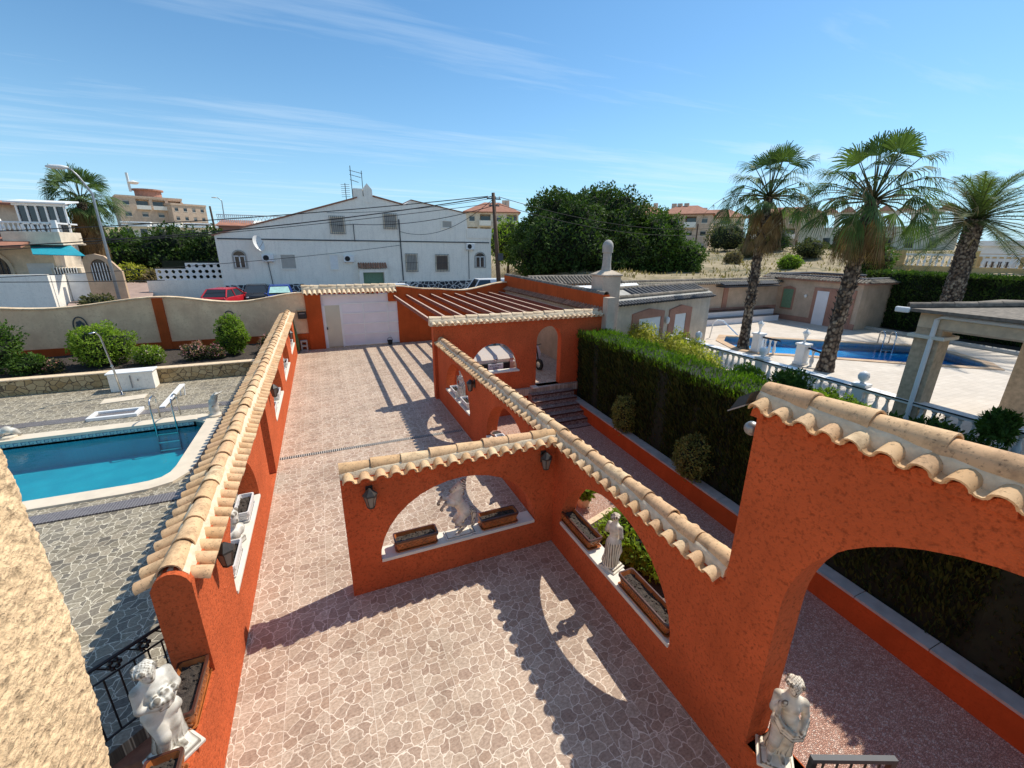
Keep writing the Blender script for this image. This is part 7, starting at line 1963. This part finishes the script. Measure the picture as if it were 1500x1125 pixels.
# --- trees and shrubs of the town
tree('spreading_tree', 'huge dense dark green tree behind the power pole', (28.2, 44.0, 1.0), 11.0, (8.4, 6.6, 5.6), 'leaf_dark', 52000, .36, 401, nb=30, cz=4.3, lump=.27, trunk_r=.5, ck=.88)
tree('spreading_tree', 'lighter green tree at the right flank of the huge dark tree', (35.6, 40.6, 1.2), 8.8, (2.9, 2.9, 3.7), 'leaf_mid', 9000, .32, 402, nb=26, cz=4.2, lump=.36, trunk_r=.28, ck=.8)
tree('spreading_tree', 'low light green tree spilling right of the huge dark tree', (38.2, 38.6, 1.5), 5, (2.1, 2.1, 1.9), 'leaf_mid', 4500, .28, 403, nb=16, cz=2.2, trunk_r=.16, ck=.75)
tree('spreading_tree', 'pale lime tree between the white house and the power pole', (22.0, 52.0, 1.0), 7.4, (2.3, 2.3, 2.6), 'leaf_lime', 3600, .30, 404, nb=14, cz=4.4, trunk_r=.2)
fan_palm('fan_palm', 'bushy fan palm with a thick skirt of dead fronds behind the villa', [(-17.2, 47.5, .6), (-17.1, 47.5, 4), (-16.9, 47.5, 8.0)], .42, .32, 3.0, 40, 150, 405, None, skirt=5.2, flower=False, dead_spread=.75, leafsize=1.5, low=-.7)
SG = 'trees and tall shrubs across the street'
for i, (x, y, R, h, lf, lab, nn) in enumerate([(-22.5, 57, (3.6, 3, 2.4), 4.4, 'leaf_mid', 'green bushy tree left of the street lamp', 4200), (-17.6, 57, (3.2, 3, 2.6), 4.9, 'leaf_mid', 'green bushy tree right of the street lamp', 4600), (-13.3, 56, (3.4, 3, 3.0), 5.4, 'leaf_dark', 'dark bushy tree right of the skirted palm', 5600), (-9.9, 54, (2.9, 2.6, 2.7), 4.8, 'leaf_dark', 'dark bushy tree touching the corner of the white house', 5200), (-27.0, 60, (3.2, 3, 3.0), 5.6, 'leaf_olive', 'olive tree above the villa roof', 3600), (-33.5, 62, (4, 3, 3.2), 6.6, 'leaf_olive', 'greyish tree at the far left above the villa roof', 4000)]):
    tree('street_tree', lab, (x, y, .8), h, R, lf, nn, .34, 410 + i, SG, nb=18, trunk_r=.16, cz=h - R[2] * .9)
for i, (x, y, r, lf, lab) in enumerate([(-15.6, 49.5, 1.1, 'leaf_yellow', 'yellowish roadside shrub below the green trees'), (-13.4, 49.0, .9, 'leaf_dry', 'dry tan roadside shrub next to the yellowish shrub'), (-11.4, 47.5, .9, 'leaf_olive', 'small olive shrub by the pierced garden wall')]):
    bush('roadside_shrub', lab, 'shrub', (x, y, .9), (r * 1.6, r, r), lf, 1300, .22, 430 + i, 'roadside shrubs', blobs=9)
rr = random.Random(77)
FG = 'shrubs in the dry field'
LB = ['big round olive shrub before the cream apartment block', 'dark green shrub behind the first fan palm', 'pale shrub at the left edge of the dry field', 'low dry shrub in the middle of the dry field', 'bright green low shrub in the dry field behind the left palm', 'olive shrub between the two fan palms', 'dark shrub right of the second fan palm', 'low olive shrub before the long beige wall', 'dark shrub at the foot of the arched building', 'green shrub by the ochre terrace wall']
for i, (x, y, r, lf) in enumerate([(66, 57.5, 2.6, 'leaf_olive'), (72, 53, 2.0, 'leaf_dark'), (44, 44, .8, 'leaf_dry'), (50, 42, .8, 'leaf_dry'), (49, 33.5, .8, 'leaf_lime'), (62, 40, 1.3, 'leaf_olive'), (70, 38, 1.8, 'leaf_dark'), (58, 46, 1.2, 'leaf_olive'), (82, 46, 2.2, 'leaf_dark'), (52, 27, 1.4, 'leaf_mid')]):
    z = float(ground(x, y)) - .1
    bush('field_shrub', LB[i], 'shrub', (x, y, z), (r * 1.5, r * 1.2, r), lf, 1500, .16 + .07 * r, 440 + i, FG, blobs=10)
for i, (x, y, z, lab) in enumerate([(84, 50, 4.0, 'dark green hedge row behind the left fan palm'), (92, 49, 4.2, 'dark green hedge row behind the right fan palm')]):
    bush('hedge_row', lab, 'shrub', (x, y, z - 1.0), (5.2, 3, 1.5), 'leaf_dark', 3000, .4, 470 + i, blobs=16)
bush('bougainvillea', 'magenta bougainvillea by the wall between the two fan palms', 'shrub', (80, 44.5, 3.6), (1.2, 1.0, .9), 'leaf_mid', 500, .25, 480, blobs=7, flowers='petal_magenta', nf=900)
# dry grass of the field as one mass
N = 8000
gx = rng.uniform(22, 85, N); gy = rng.uniform(23.5, 62, N); gz = ground(gx, gy); k_ = (gz > .6) & (np.sin(gx * .35 + np.sin(gy * .5) * 2) + rng.normal(size=N) * .7 > -.2)
P = np.stack([gx, gy, gz - .03], 1)[k_]; D = rand_unit(rng, len(P)) * .45 + np.array([0, 0, 1.0]); Ln = rng.uniform(.15, .5, len(P))
V, F = quads(P, D, rand_unit(rng, len(P)), Ln, Ln * .35); np_mesh('dry_grass', V, F, M['leaf_dry'], None, kind='stuff', label='dry straw coloured grass and weeds of the field')

# ================================================================== light, sky, camera
SUN = Vector((.70, .19, 1.0)).normalized()
el = math.asin(SUN.z); az = math.atan2(SUN.x, SUN.y)
w = bpy.data.worlds.new('World'); scene.world = w; w.use_nodes = True
nt = w.node_tree; nt.nodes.clear()
class WT(NT):
    def __init__(s, t): s.t = t
W = WT(nt)
sky = W('TexSky', sky_type='NISHITA'); sky.sun_disc = False; sky.sun_elevation = el; sky.sun_rotation = az; sky.altitude = 20; sky.air_density = 1.0; sky.dust_density = .35; sky.ozone_density = 3.2
g = W('NewGeometry'); tc = W('TexCoord').outputs['Generated']
sx = W('SeparateXYZ', {0: tc}); zz = W.math('MAXIMUM', sx.outputs[2], .03)
uv = W('CombineXYZ', {0: W.math('DIVIDE', sx.outputs[0], zz), 1: W.math('DIVIDE', sx.outputs[1], zz)}).outputs[0]
mp = W('Mapping', {'Vector': uv, 'Rotation': (0, 0, math.radians(22)), 'Scale': (.28, 1.5, 1)}).outputs[0]
warp = W('TexNoise', {'Vector': mp, 'Scale': .7, 'Detail': 3}).outputs['Color']
mp2 = W.vmath('ADD', mp, W.vmath('SCALE', warp, scale=.9))
cl = W('TexNoise', {'Vector': mp2, 'Scale': .85, 'Detail': 8, 'Roughness': .62}).outputs[0]
cm = W.ramp(cl, [(.50, (0, 0, 0)), (.80, (1, 1, 1))])
cov = W.math('MULTIPLY', cm, .50)
tint = W.mix(1.0, sky.outputs[0], (.69, 1.02, 1.13), 'MULTIPLY')
hz = W.math('POWER', W.math('SUBTRACT', 1.0, W.math('MAXIMUM', sx.outputs[2], 0.0)), 7.0)
tint = W.mix(W.math('MULTIPLY', hz, .85), tint, (4.2, 6.3, 8.2))
col_ = W.mix(cov, tint, (6.6, 7.6, 8.4))
bg = W('Background', {0: col_, 1: .135}); W('OutputWorld', {0: bg.outputs[0]})
ld = bpy.data.lights.new('sun', 'SUN'); ld.energy = 5.0; ld.angle = math.radians(.5); ld.color = (1.0, .935, .83)
lo = bpy.data.objects.new('sun', ld); COL.objects.link(lo); lo.rotation_euler = (-SUN).to_track_quat('-Z', 'Y').to_euler(); lo.location = (30, 10, 40)

cd = bpy.data.cameras.new('camera'); cd.sensor_fit = 'HORIZONTAL'; cd.sensor_width = 36.0; cd.lens = 36.0 * 624.4 / 1500; cd.clip_end = 6000; cd.clip_start = .05
co = bpy.data.objects.new('camera', cd); COL.objects.link(co)
pi_, ro, ya = math.radians(17.867), math.radians(.679), math.radians(23.687)
fw = Vector((math.sin(ya), math.cos(ya), 0)); rt = Vector((math.cos(ya), -math.sin(ya), 0)); up = Vector((0, 0, 1))
f2 = fw * math.cos(pi_) - up * math.sin(pi_); u2 = up * math.cos(pi_) + fw * math.sin(pi_)
r3 = rt * math.cos(ro) + u2 * math.sin(ro); u3 = u2 * math.cos(ro) - rt * math.sin(ro)
co.matrix_world = Matrix(((r3.x, u3.x, -f2.x, 0), (r3.y, u3.y, -f2.y, 0), (r3.z, u3.z, -f2.z, 5.0), (0, 0, 0, 1)))
scene.camera = co
scene.view_settings.view_transform = 'Standard'; scene.view_settings.look = 'None'; scene.view_settings.exposure = 0; scene.view_settings.gamma = 1
scene.cycles.max_bounces = 8; scene.cycles.transparent_max_bounces = 16; scene.cycles.use_denoising = True
